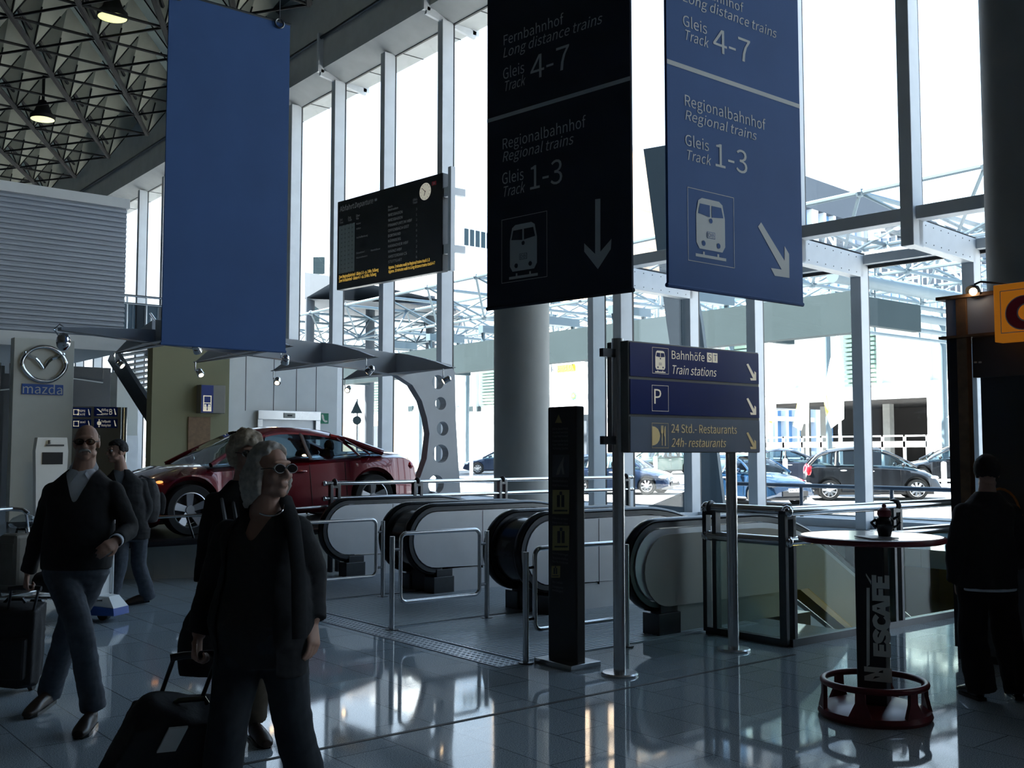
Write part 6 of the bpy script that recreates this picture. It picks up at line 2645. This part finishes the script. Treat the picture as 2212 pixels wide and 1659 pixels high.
def person(label, d0, J, psi, hpsi, hpitch=0, hs=0.95, tor=None, top='black_cloth', trou='jeans', slv=(0.062, 0.055, 0.048), leg=(0.095, 0.075, 0.072), hem=0.0,
           hands=((25, None), (25, None)), shoes=True, skinmat='skin', cut=None, tw=0.004, base=None, foot_d=(0, 0), neckr=0.056, toe=None, shirt=None, collar_h=0.97, hipw=1.0):
    """J: joints as photograph pixels plus an offset in distance; a = photo-left side, b = photo-right side"""
    g = lambda k: atd(J[k][0], J[k][1], d0 + (J[k][2] if len(J[k]) > 2 else 0))
    f = -FWD * math.cos(R(psi)) + RGT * math.sin(R(psi))
    f = f.normalized()
    hc = g('head')
    fr = headframe(hc, hpsi, hpitch)
    sa, sb, ha, hb = g('sh_a'), g('sh_b'), g('hip_a'), g('hip_b')
    neck = g('neck')
    hipc, shc = (ha + hb) / 2, (sa + sb) / 2
    base = V(base) if base is not None else V((hipc.x, hipc.y, 0))
    across_h, across_s = (hb - ha).normalized(), (sb - sa).normalized()
    shw = (sb - sa).length / 2
    hpw = (hb - ha).length / 2

    def torso(mb, grow, t0=-0.12, t1=1.0, bust=0.0):
        spine = [hipc + (neck - hipc) * t for t in (-0.12, 0.02, 0.20, 0.42, 0.62, 0.80, 0.92, 1.0)]
        W_ = [hpw + 0.055, (hpw + 0.085) * hipw, hpw + 0.075 + tor[0], tor[1], shw - 0.005, shw + 0.012, shw * 0.66, neckr * 1.1]
        D_ = [0.085, 0.125, 0.125 + tor[0], tor[2], tor[2] + 0.005, 0.105, 0.080, neckr]
        rings = []
        idx = [i for i, t in enumerate((-0.12, 0.02, 0.20, 0.42, 0.62, 0.80, 0.92, 1.0)) if t0 - 1e-6 <= t <= t1 + 1e-6]
        Pq = [V(spine[i]) for i in idx]
        Wq = [V((W_[i] + grow, D_[i] + grow, 0)) for i in idx]
        Q, S = cat_path(Pq, 4), cat_path(Wq, 4)
        n = 28
        for i, q in enumerate(Q):
            t = i / (len(Q) - 1)
            ac = across_h.lerp(across_s, t)
            ac = V((ac.x, ac.y, ac.z * 0.6)).normalized()
            fo = V((f.x, f.y, 0))
            fo = (fo - ac * fo.dot(ac)).normalized()
            ring = []
            for j in range(n):
                a = 2 * math.pi * j / n
                ca, sa_ = math.cos(a), math.sin(a)
                ca = math.copysign(abs(ca) ** 0.85, ca)
                sa_ = math.copysign(abs(sa_) ** 0.85, sa_)
                ring.append(q + ac * ca * S[i].x + fo * sa_ * S[i].y)
            rings.append(ring)
        mb.loft(rings)
        if bust:
            c = hipc + (neck - hipc) * 0.60
            for q in (-1, 1):
                mb.ball(c + across_s * q * 0.085 + f * (tor[2] * 0.75 + grow), (0.085, 0.085, 0.085))

    arms, legs = {}, {}
    for k in 'ab':
        arms[k] = (g('sh_' + k), g('el_' + k), g('wr_' + k))
        legs[k] = (g('hip_' + k), g('kn_' + k), g('an_' + k))
    # one continuous body
    mb = MB()
    head(mb, fr, hs)
    c, hf, hr, hu = fr
    limb(mb, [c - hu * 0.05 * hs - hf * 0.012, c * 0.45 + neck * 0.55 - hf * 0.008, neck - UP * 0.03], [neckr, neckr * 0.97, neckr * 1.25])
    torso(mb, -0.012)
    for k in 'ab':
        s_, e_, w_ = arms[k]
        limb(mb, [s_, s_.lerp(e_, 0.4), e_, e_.lerp(w_, 0.35), w_], [0.054, 0.047, 0.038, 0.040, 0.027])
        mb.ball(s_, 0.056)
        hp, kn, an = legs[k]
        limb(mb, [hp + UP * 0.03, hp.lerp(kn, 0.4), kn, kn.lerp(an, 0.35), an], [0.080, 0.074, 0.052, 0.054, 0.036])
    for k, (curl, pn) in zip('ab', hands):
        s_, e_, w_ = arms[k]
        tip = g('ha_' + k)
        pn_ = V(pn) if pn is not None else (f * -0.3 + (across_s if k == 'a' else -across_s))
        hand(mb, w_, tip - w_, pn_, curl, 0.96 * hs / 0.95, 1 if (tip - w_).cross(pn_).dot(f) > 0 else -1)
    body = organic('person', mb, skinmat, None, 0.0058, 2, origin=base)
    tag(body, label, 'person')
    eyes(fr, hs, body)
    # trousers
    mb = MB()
    torso(mb, 0.006, -0.12, 0.20)
    for k in 'ab':
        hp, kn, an = legs[k]
        lo = an + (an - kn).normalized() * 0.055
        limb(mb, [hp + UP * 0.02, hp.lerp(kn, 0.35), kn, kn.lerp(lo, 0.5), lo], [leg[0] + 0.006, leg[0] - 0.006, leg[1], leg[2] * 0.98, leg[2]])
    organic('trousers', mb, trou, body, 0.008, 3, 0.006, 8)
    # top garment
    mb = MB()
    torso(mb, 0.018, 0.02 if hem >= 0 else -0.12, 1.0)
    if hem:
        limb(mb, [hipc - UP * abs(hem), hipc + UP * 0.05], [((hpw + 0.10) * hipw, 0.145), ((hpw + 0.105) * hipw, 0.145)], n=28, side=across_h)
    for k in 'ab':
        s_, e_, w_ = arms[k]
        lo = w_ - (w_ - e_).normalized() * 0.012
        limb(mb, [s_, s_.lerp(e_, 0.4), e_, e_.lerp(lo, 0.5), lo], [slv[0] + 0.004, slv[0], slv[1], slv[1] - 0.004, slv[2]])
        mb.ball(s_, slv[0] + 0.004)
    return dict(body=body, fr=fr, f=f, hipc=hipc, neck=neck, ac=across_s, acz=V((across_s.x, across_s.y, 0)).normalized(), arms=arms, legs=legs, topmb=mb, torso=torso, top=top, g=g, shc=shc)


def dress(P_, name, voxel=0.008, wr=0.006, cut=None):
    return organic(name, P_['topmb'], P_['top'], P_['body'], voxel, 3, wr, 8, cut=cut)


# ---------------------------------------------------------------- bald man with a moustache
J = dict(head=(187, 957), neck=(182, 1012, 0.03), sh_a=(116, 1064), sh_b=(246, 1062, 0.02), el_a=(84, 1158, 0.06), wr_a=(60, 1237, 0.12), ha_a=(54, 1275, 0.14),
         el_b=(280, 1142, 0.02), wr_b=(251, 1168, -0.20), ha_b=(225, 1186, -0.30), hip_a=(128, 1232), hip_b=(200, 1232, 0.0), kn_a=(170, 1350, -0.25), an_a=(200, 1512, -0.15),
         kn_b=(150, 1352, 0.10), an_b=(110, 1482, 0.28))
M1 = person('bald man with glasses and grey moustache in a black V-neck pullover pulling a trolley case', 6.35, J, 12, 16, 0, 0.93, tor=(0.015, 0.185, 0.135), trou='jeans', leg=(0.098, 0.078, 0.075),
            hands=((70, FWD * 0.2 + RGT), (30, -RGT * 0.2 + FWD)), neckr=0.062, hem=0.0)
bd, fr = M1['body'], M1['fr']
nk, f_, ac_ = M1['neck'], M1['f'], M1['acz']
vcut = lambda co, n=nk, ff=f_, a=ac_: (co - n).dot(ff) > 0.0 and -0.20 < (co - n).z < 0.03 and abs((co - n).dot(a)) < 0.012 + 0.42 * ((co - n).z + 0.185)
dress(M1, 'pullover', cut=vcut)
mb = MB()
M1['torso'](mb, 0.006, 0.42, 1.0)
organic('shirt', mb, 'shirt_white', bd, 0.009, 2, cut=lambda co, n=nk: (co - n).z < -0.26)
m = MB()
for q in (-1, 1):
    a0 = nk + ac_ * q * 0.066 + UP * 0.045 - f_ * 0.01
    a1 = nk + ac_ * q * 0.020 + f_ * 0.082 - UP * 0.030
    b1 = nk + ac_ * q * 0.060 + f_ * 0.098 - UP * 0.085
    b0 = nk + ac_ * q * 0.088 + UP * 0.005 + f_ * 0.005
    th = f_ * 0.006
    vs = [a0, a1, b1, b0]
    m.add(vs + [v + th for v in vs], [(0, 1, 2, 3), (7, 6, 5, 4), (0, 1, 5, 4), (1, 2, 6, 5), (2, 3, 7, 6), (3, 0, 4, 7)])
m.build('collar', 'shirt_white', bd)
m = MB()
w_, e_ = M1['arms']['b'][2], M1['arms']['b'][1]
dv = (w_ - e_).normalized()
m.lathe([(0.040, -0.02), (0.042, 0.012), (0.036, 0.014)], tuple(w_), 20, axis=dv)
m.build('shirt_cuff', 'shirt_white', bd)
spectacles(fr, 0.93, bd)
c, hf, hr, hu = fr
mb = MB()
for q in (-1, 1):
    limb(mb, [c + hf * 0.094 - hu * 0.041, c + hf * 0.088 + hr * q * 0.020 - hu * 0.045, c + hf * 0.076 + hr * q * 0.034 - hu * 0.060], [0.009, 0.0085, 0.005], n=8)
organic('moustache', mb, 'hair_grey', bd, 0.004, 1)
hair(fr, 0.93, 'hair_grey', bd, 0.011, lambda x, y, z: z < 0.30 and y < 0.05 and z > -0.65, swell=1.0)
an = M1['legs']['a'][2]
gnda = gnd(190, 1537)
shoe(bd, (an.x, an.y, 0.0), V((an.x, an.y, 0)) - FWD * 0.26 + RGT * 0.03, s=1.05)
an = M1['legs']['b'][2]
shoe(bd, (an.x, an.y, 0.03), V((an.x, an.y, 0.0)) - FWD * 0.26 - RGT * 0.03, s=1.0)

# ---------------------------------------------------------------- younger man behind
J = dict(head=(252, 976), neck=(262, 1014), sh_a=(230, 1046), sh_b=(304, 1048, 0.08), el_a=(222, 1100), wr_a=(225, 1150), ha_a=(222, 1172), el_b=(318, 1098, 0.1), wr_b=(300, 1140, 0.0), ha_b=(288, 1156, -0.05),
         hip_a=(262, 1152), hip_b=(302, 1152, 0.05), kn_a=(258, 1222, -0.1), an_a=(240, 1290, -0.15), kn_b=(300, 1218, 0.1), an_b=(318, 1282, 0.25))
M2 = person('dark-haired young man in a dark jacket walking with a rucksack behind the bald man', 10.9, J, -48, -42, 0, 1.0, tor=(0.0, 0.175, 0.12), trou='jeans', slv=(0.068, 0.062, 0.052), leg=(0.092, 0.078, 0.078), hem=0.06)
bd, fr = M2['body'], M2['fr']
nk, f_, ac_ = M2['neck'], M2['f'], M2['acz']
dress(M2, 'jacket', cut=lambda co, n=nk, ff=f_, a=ac_: (co - n).dot(ff) > 0.0 and -0.18 < (co - n).z < 0.03 and abs((co - n).dot(a)) < 0.01 + 0.35 * ((co - n).z + 0.17))
mb = MB()
M2['torso'](mb, 0.004, 0.42, 1.0)
organic('shirt', mb, 'sign_grey', bd, 0.009, 2, cut=lambda co, n=nk: (co - n).z < -0.24)
hair(fr, 1.0, 'hair_black', bd, 0.018, lambda x, y, z: z > 0.45 or (y < 0.15 and z > -0.25), swell=1.02)
for k, h0 in (('a', 0.0), ('b', 0.02)):
    an = M2['legs'][k][2]
    shoe(bd, (an.x, an.y, h0), V((an.x, an.y, 0)) - RGT * 0.20 - FWD * 0.14, s=0.95)
# his rucksack
c_ = M2['shc'] - f_ * 0.22 - UP * 0.16
root = thing('rucksack', 'black rucksack on the back of the dark-haired young man', 'rucksack', tuple(c_ - UP * 0.25))
mb = MB()
limb(mb, [c_ - UP * 0.24, c_ - UP * 0.10, c_ + UP * 0.08, c_ + UP * 0.22], [(0.14, 0.09), (0.17, 0.11), (0.16, 0.10), (0.10, 0.06)], side=ac_)
ob = organic('pack', mb, 'suitcase_black', root, 0.012, 3, 0.006, 9)
mb = MB()
limb(mb, [c_ - f_ * 0.12 - UP * 0.16, c_ - f_ * 0.13 - UP * 0.02, c_ - f_ * 0.11 + UP * 0.05], [(0.10, 0.03), (0.11, 0.035), (0.09, 0.02)], side=ac_)
organic('front_pocket', mb, 'charcoal_cloth', root, 0.010, 3)
m = MB()
for q in (-1, 1):
    m.tube([c_ + ac_ * q * 0.10 + UP * 0.20, c_ + ac_ * q * 0.12 + UP * 0.25 + f_ * 0.16, c_ + ac_ * q * 0.13 + UP * 0.12 + f_ * 0.36, c_ + ac_ * q * 0.15 - UP * 0.12 + f_ * 0.30, c_ + ac_ * q * 0.13 - UP * 0.2], 0.012, 6)
m.build('strap', 'suitcase_black', root)

# ---------------------------------------------------------------- woman in front, head turned to the photograph's right
J = dict(head=(585, 1020), neck=(576, 1090, 0.02), sh_a=(496, 1158, 0.06), sh_b=(640, 1150, -0.02), el_a=(462, 1262, 0.10), wr_a=(428, 1375, 0.06), ha_a=(424, 1424, 0.04),
         el_b=(672, 1236, 0.08), wr_b=(676, 1345, 0.0), ha_b=(678, 1392, -0.03), hip_a=(520, 1400), hip_b=(612, 1400), kn_a=(492, 1565, -0.05), an_a=(470, 1745, 0.1),
         kn_b=(632, 1560, 0.1), an_b=(672, 1735, 0.28))
W1 = person('woman with short grey hair, sunglasses and silver necklace in an open black jacket', 4.2, J, 22, 52, 6, 0.93, tor=(0.035, 0.172, 0.125), top='black_cloth', trou='dark_jeans', slv=(0.066, 0.062, 0.056),
            leg=(0.098, 0.080, 0.083), hem=0.10, hands=((72, -FWD * 0.2 + RGT), (25, None)), neckr=0.056, hipw=1.0)
bd, fr = W1['body'], W1['fr']
nk, f_, ac_ = W1['neck'], W1['f'], W1['acz']
hz = W1['hipc']


def jopen(co):
    q = co - nk
    if q.dot(f_) < 0.0 or q.z > 0.02:
        return False
    return abs(q.dot(ac_) - 0.0) < 0.085 + 0.03 * min(1, -q.z / 0.4)


dress(W1, 'jacket', wr=0.007, cut=jopen)
mb = MB()
W1['torso'](mb, 0.008, -0.12, 1.0, bust=0.0)
organic('top', mb, 'charcoal_cloth', bd, 0.008, 3, 0.003, 8, cut=lambda co: (co - nk).dot(f_) > -0.03 and -0.135 < (co - nk).z < 0.06 and abs((co - nk).dot(ac_)) < 0.015 + 0.60 * ((co - nk).z + 0.120))
m = MB()
for q in (-1, 1):
    pts = [nk + ac_ * q * 0.085 + UP * 0.03 - f_ * 0.03, nk + ac_ * q * 0.10 + f_ * 0.09 - UP * 0.06, nk + ac_ * q * 0.115 + f_ * 0.15 - UP * 0.25, nk + ac_ * q * 0.12 + f_ * 0.165 - UP * 0.50]
    m.tube(pts, 0.02, 8, ell=(0.030, 0.010))
m.build('lapel', 'black_cloth', bd)
m = MB()
m.tube([nk + ac_ * 0.072 * math.cos(t) + f_ * (0.020 + 0.075 * math.sin(t)) + UP * (0.005 - 0.045 * math.sin(t)) for t in [math.pi * (i / 20.0) for i in range(-3, 24)]], 0.0045, 8)
m.build('necklace', 'chrome', bd)
spectacles(fr, 0.93, bd, 'sun_lens')


def bob(mb, Pp):
    for sgn in (-1, 1):
        for k in range(5):
            b = -0.075 + k * 0.022
            limb(mb, [Pp(sgn * 0.070, b, 0.02), Pp(sgn * 0.082, b - 0.005, -0.04), Pp(sgn * 0.072, b - 0.012, -0.10 - 0.012 * (4 - k))], [0.022, 0.021, 0.010], n=8)
    for k in range(6):
        a = -0.05 + k * 0.02
        limb(mb, [Pp(a, -0.085, 0.03), Pp(a, -0.10, -0.05), Pp(a * 0.9, -0.085, -0.125)], [0.024, 0.022, 0.010], n=8)


hair(fr, 0.93, 'hair_grey', bd, 0.018, lambda x, y, z: (z > 0.45 and (y < 0.62 or z > 0.80)) or (y < 0.20 and z > -0.75), swell=1.04, extra=bob, wr=0.004)

# ---------------------------------------------------------------- second person behind her
J = dict(head=(532, 982), neck=(528, 1038, 0.03), sh_a=(466, 1088), sh_b=(588, 1088, 0.04), el_a=(446, 1175, 0.04), wr_a=(436, 1262, 0.0), ha_a=(432, 1300, -0.02), el_b=(606, 1180, 0.1), wr_b=(598, 1262, 0.0), ha_b=(594, 1300, 0.0),
         hip_a=(494, 1262), hip_b=(560, 1262), kn_a=(500, 1395, 0.15), an_a=(498, 1505, 0.38), kn_b=(556, 1400, -0.1), an_b=(548, 1532, 0.02))
W2 = person('person with curly greying hair in dark clothes hidden behind the woman with the necklace', 5.95, J, 20, 34, 0, 0.96, tor=(0.01, 0.18, 0.125), trou='brown_cloth', leg=(0.095, 0.08, 0.078), hem=0.06)
bd, fr = W2['body'], W2['fr']
dress(W2, 'jacket')
hair(fr, 0.96, 'hair_blond', bd, 0.024, lambda x, y, z: z > 0.35 or (y < 0.2 and z > -0.8), jit=0.45, swell=1.12, voxel=0.009, seed=4, wr=0.008)
spectacles(fr, 0.96, bd)
for k, h0 in (('a', 0.05), ('b', 0.0)):
    an = W2['legs'][k][2]
    shoe(bd, (an.x, an.y, h0), V((an.x, an.y, 0)) - FWD * 0.22 + RGT * 0.13, s=1.0)
c_ = atd(442, 1395, 4.62)
root = thing('shoulder_bag', 'soft dark bag hanging between the two women, left of the open jacket', 'bag', tuple(c_ - UP * 0.14))
mb = MB()
limb(mb, [c_ - UP * 0.13, c_ - UP * 0.03, c_ + UP * 0.10, c_ + UP * 0.17], [(0.11, 0.045), (0.12, 0.06), (0.10, 0.045), (0.06, 0.02)], side=RGT)
organic('bag_body', mb, 'suitcase_black', root, 0.010, 3, 0.005, 9)
m = MB()
m.tube([c_ + UP * 0.16 - RGT * 0.05, c_ + UP * 0.5 + RGT * 0.06 + FWD * .1, W2['shc'] + UP * 0.03 - RGT * 0.1 - FWD * .1, W2['shc'] + UP * 0.03 + FWD * .12 - RGT * 0.1, c_ + UP * 0.5 + FWD * 0.5, c_ + UP * 0.16 + RGT * 0.05], 0.01, 6)
m.build('strap', 'suitcase_black', root)

# ---------------------------------------------------------------- boy at the kiosk, seen from behind
J = dict(head=(2132, 1022), neck=(2132, 1062, 0.0), sh_a=(2084, 1110), sh_b=(2180, 1110), el_a=(2066, 1188, -0.02), wr_a=(2066, 1255, 0.08), ha_a=(2068, 1290, 0.10), el_b=(2198, 1185, 0.08), wr_b=(2196, 1215, 0.30), ha_b=(2190, 1218, 0.40),
         hip_a=(2102, 1272), hip_b=(2160, 1272), kn_a=(2102, 1385, 0.0), an_a=(2118, 1474, 0.0), kn_b=(2178, 1385, 0.05), an_b=(2200, 1476, 0.02))
B1 = person('boy in a dark long-sleeved top seen from behind at the snack kiosk', 6.85, J, 180 - 12, 180 - 18, -4, 0.90, tor=(0.0, 0.160, 0.11), trou='black_cloth', slv=(0.072, 0.068, 0.062), leg=(0.098, 0.092, 0.095), hem=0.0, neckr=0.05,
            hands=((25, None), (25, UP * -1)))
bd, fr = B1['body'], B1['fr']
B1['top'] = 'charcoal_cloth'
dress(B1, 'pullover')
mb = MB()
hc_ = B1['hipc']
limb(mb, [hc_ - UP * 0.004, hc_ + UP * 0.014], [(0.186, 0.150), (0.188, 0.152)], n=28, side=B1['acz'])
organic('shirt_hem', mb, 'shirt_white', bd, 0.008, 2)
hair(fr, 0.90, 'hair_black', bd, 0.020, lambda x, y, z: z > 0.40 or (y < 0.2 and z > -0.55), swell=1.03)
for k in 'ab':
    an = B1['legs'][k][2]
    shoe(bd, (an.x, an.y, 0.0), V((an.x, an.y, 0)) + FWD * 0.25 + RGT * (0.05 if k == 'b' else -0.03), mat_='rubber', s=0.95)


# ================================================================ luggage
def trolley_case(name, label, base, ux, uy, lean, hgt, wid, dep, grip, mat_='suitcase_black', label_tag=None):
    """base: between the wheels; ux across, uy direction the case leans towards, lean in degrees from upright"""
    root = thing(name, label, 'suitcase', tuple(base))
    ux, uy = V(ux).normalized(), V(uy).normalized()
    up_ = UP * math.cos(R(lean)) + uy * math.sin(R(lean))
    nn = ux.cross(up_).normalized()
    if nn.dot(FWD) > 0:
        nn = -nn
    b = V(base) + UP * 0.05
    mb = MB()
    limb(mb, [b + up_ * 0.0, b + up_ * 0.03, b + up_ * hgt * 0.5, b + up_ * (hgt - 0.05), b + up_ * hgt], [(wid * 0.42, dep * 0.40), (wid * 0.49, dep * 0.5), (wid * 0.5, dep * 0.54), (wid * 0.47, dep * 0.46), (wid * 0.36, dep * 0.30)], n=24, side=ux)
    mb.obox(b + up_ * hgt * 0.5, ux * wid * 0.47, nn * dep * 0.44, up_ * hgt * 0.47)
    organic('shell', mb, mat_, root, 0.012, 4, 0.003, 9)
    m = MB()
    m.obox(b + up_ * hgt * 0.38 + nn * dep * 0.50, ux * wid * 0.38, nn * 0.03, up_ * hgt * 0.26)
    m.build('front_pocket', mat_, root, bevel=0.02)
    m = MB()
    ring = [b + up_ * hgt * 0.5 + ux * wid * 0.49 * math.cos(t * math.pi / 16) + up_ * hgt * 0.5 * math.sin(t * math.pi / 16) for t in range(32)]
    m.build('zip', 'dark_steel', root) if False else None
    gv = V(grip)
    mid = b + up_ * hgt
    hd = (gv - mid)
    m = MB()
    for q in (-1, 1):
        m.cyl(b + up_ * (hgt - 0.12) + ux * q * 0.085 - nn * dep * 0.38, gv + ux * q * 0.085 - nn * 0.0, 0.009, n=10)
    m.tube([gv - ux * 0.10, gv - ux * 0.05 + UP * 0.006, gv + ux * 0.05 + UP * 0.006, gv + ux * 0.10], 0.015, 10)
    m.build('pull_handle', 'black_plastic', root)
    m = MB()
    m.tube([b + up_ * (hgt + 0.005) - ux * 0.07, b + up_ * (hgt + 0.03) - ux * 0.05, b + up_ * (hgt + 0.03) + ux * 0.05, b + up_ * (hgt + 0.005) + ux * 0.07], 0.011, 8)
    m.build('top_handle', 'rubber', root)
    for q in (-1, 1):
        m = MB()
        c = V(base) + ux * q * wid * 0.38 + UP * 0.035
        m.cyl(c - ux * 0.016, c + ux * 0.016, 0.035, n=18)
        m.build('wheel', 'rubber', root)
    if label_tag:
        m = MB()
        c = b + up_ * hgt * label_tag[1] + ux * wid * label_tag[0] + nn * dep * 0.60
        m.obox(c, ux * 0.035, nn * 0.006, up_ * 0.055)
        m.build('luggage_tag', 'pale_label', root)
    return root


gm = (M1['arms']['a'][2] + M1['g']('ha_a')) / 2 - UP * 0.02
gA = gnd(22, 1490)
trolley_case('trolley_case', 'black trolley case pulled by the bald man at the left edge', gA, RGT, (gm - gA) * V((1, 1, 0)) if False else V((gm.x - gA.x, gm.y - gA.y, 0)), 14, 0.56, 0.38, 0.22, M1['g']('ha_a') + UP * 0.01)
gw = W1['g']('ha_a')
gB = atd(262, 1800, 4.35)
gB.z = 0.0
gB = gB
trolley_case('trolley_case', 'large black trolley case with a white tag pulled by the woman with the necklace', gB, RGT * 0.93 + FWD * 0.36, V((gw.x - gB.x, gw.y - gB.y, 0)), 30, 0.62, 0.42, 0.26, gw + UP * 0.012, label_tag=(-0.12, 0.93))

# airport baggage cart behind the bald man
cb = gnd(246, 1340)
co = V((cb.x, cb.y, 0)) - RGT * 0.05
X_, Y_ = (RGT * 0.97 - FWD * 0.24).normalized(), None
Y_ = UP.cross(X_)
Cp = lambda a, b, z: co + X_ * a + Y_ * b + UP * z
root = thing('baggage_cart', 'airport baggage cart with a blue and white nose behind the bald man', 'cart', tuple(co))
m = MB()
m.loft([[Cp(-0.10, -0.14, 0.06), Cp(-0.10, 0.14, 0.06), Cp(-0.10, 0.14, 0.15), Cp(-0.10, -0.14, 0.15)], [Cp(0.14, -0.12, 0.06), Cp(0.14, 0.12, 0.06), Cp(0.13, 0.12, 0.13), Cp(0.13, -0.12, 0.13)]], smooth=False)
ns = m.build('nose', 'blue_plastic', root, bevel=0.012)
m = MB()
m.loft([[Cp(-0.10, -0.13, 0.15), Cp(-0.10, 0.13, 0.15), Cp(-0.08, 0.10, 0.245), Cp(-0.08, -0.10, 0.245)], [Cp(0.13, -0.115, 0.13), Cp(0.13, 0.115, 0.13), Cp(0.05, 0.08, 0.235), Cp(0.05, -0.08, 0.235)]], smooth=False)
tag(m.build('nose_cover', 'white_paint', root, bevel=0.012), 'white nose cover')
m = MB()
m.cyl(Cp(-0.05, -0.03, 0.06), Cp(-0.05, 0.03, 0.06), 0.06, n=18)
m.build('wheel', 'rubber', root)
for s in (-1, 1):
    m = MB()
    m.cyl(Cp(-1.0, s * 0.26 - .02, 0.08), Cp(-1.0, s * 0.26 + .02, 0.08), 0.08, n=18)
    m.build('wheel', 'rubber', root)
    m = MB()
    m.tube([Cp(0.0, s * 0.10, 0.20), Cp(-0.5, s * 0.20, 0.22), Cp(-1.0, s * 0.26, 0.22), Cp(-1.08, s * 0.26, 0.5), Cp(-1.16, s * 0.26, 0.98)], 0.014, 8)
    m.build('side_tube', 'steel', root)
m = MB()
for a in (-0.25, -0.5, -0.75, -0.98):
    m.cyl(Cp(a, -0.25, 0.22), Cp(a, 0.25, 0.22), 0.010, n=8)
m.build('deck_bar', 'steel', root)
m = MB()
m.tube([Cp(-1.14, -0.26, 0.98), Cp(-1.20, -0.26, 1.02), Cp(-1.30, -0.22, 1.03), Cp(-1.32, 0, 1.03), Cp(-1.30, 0.22, 1.03), Cp(-1.20, 0.26, 1.02), Cp(-1.14, 0.26, 0.98)], 0.022, 10)
m.build('handle_bar', 'steel', root)
m = MB()
m.box(-0.01, 0.01, -0.01, 0.01, 0, 0.01)
m = MB()
m.obox(Cp(-0.13, 0, 0.60), X_ * 0.012, Y_ * 0.20, UP * 0.37)
m.build('advert_panel', 'white_paint', root, bevel=0.006)
m = MB()
m.cyl(Cp(-0.10, -0.19, 0.18), Cp(-0.10, -0.19, 0.98), 0.012, n=8)
m.cyl(Cp(-0.10, 0.19, 0.18), Cp(-0.10, 0.19, 0.98), 0.012, n=8)
m.build('panel_tube', 'white_paint', root)
# bags on it
sc_ = Cp(-1.0, 0, 0.235)
root = thing('suitcase', 'tan upright suitcase standing on the baggage cart', 'suitcase', tuple(sc_))
m = MB()
m.obox(sc_ + UP * 0.29, X_ * 0.11, Y_ * 0.19, UP * 0.285)
sh_ = m.build('shell', 'tan_case', root, bevel=0.04)
m = MB()
m.obox(sc_ + UP * 0.29 - Y_ * 0.191, X_ * 0.07, Y_ * 0.006, UP * 0.2)
m.build('front_panel', 'tan_case', root, bevel=0.01)
m = MB()
m.tube([sc_ + UP * 0.57 - X_ * .06, sc_ + UP * 0.61 - X_ * .05, sc_ + UP * 0.61 + X_ * .05, sc_ + UP * 0.57 + X_ * .06], 0.012, 8)
m.build('handle', 'rubber', root)
pb_ = sc_ + UP * 0.60
mb = MB()
mb.ball(pb_ + UP * 0.085 + X_ * 0.02, (0.12, 0.10, 0.07))
mb.ball(pb_ + UP * 0.07 - X_ * 0.06, (0.08, 0.09, 0.055))
tag(organic('plastic_bag', mb, 'plastic_film', None, 0.012, 3, 0.01, 14, origin=tuple(pb_)), 'crumpled clear plastic bag lying on the tan suitcase', 'bag')
hb_ = Cp(-0.52, 0.0, 0.235)
root = thing('travel_bag', 'dark striped travel bag lying on the baggage cart behind the bald man', 'bag', tuple(hb_))
mb = MB()
limb(mb, [hb_ + UP * 0.11 - X_ * 0.24, hb_ + UP * 0.12, hb_ + UP * 0.11 + X_ * 0.24], [(0.15, 0.10), (0.17, 0.12), (0.15, 0.10)], side=Y_)
organic('bag_body', mb, 'suitcase_black', root, 0.012, 3, 0.005, 9)
m = MB()
m.tube([hb_ + UP * 0.2 - X_ * 0.12, hb_ + UP * 0.29 - X_ * 0.05, hb_ + UP * 0.29 + X_ * 0.05, hb_ + UP * 0.2 + X_ * 0.12], 0.010, 8)
m.build('handle', 'suitcase_black', root)
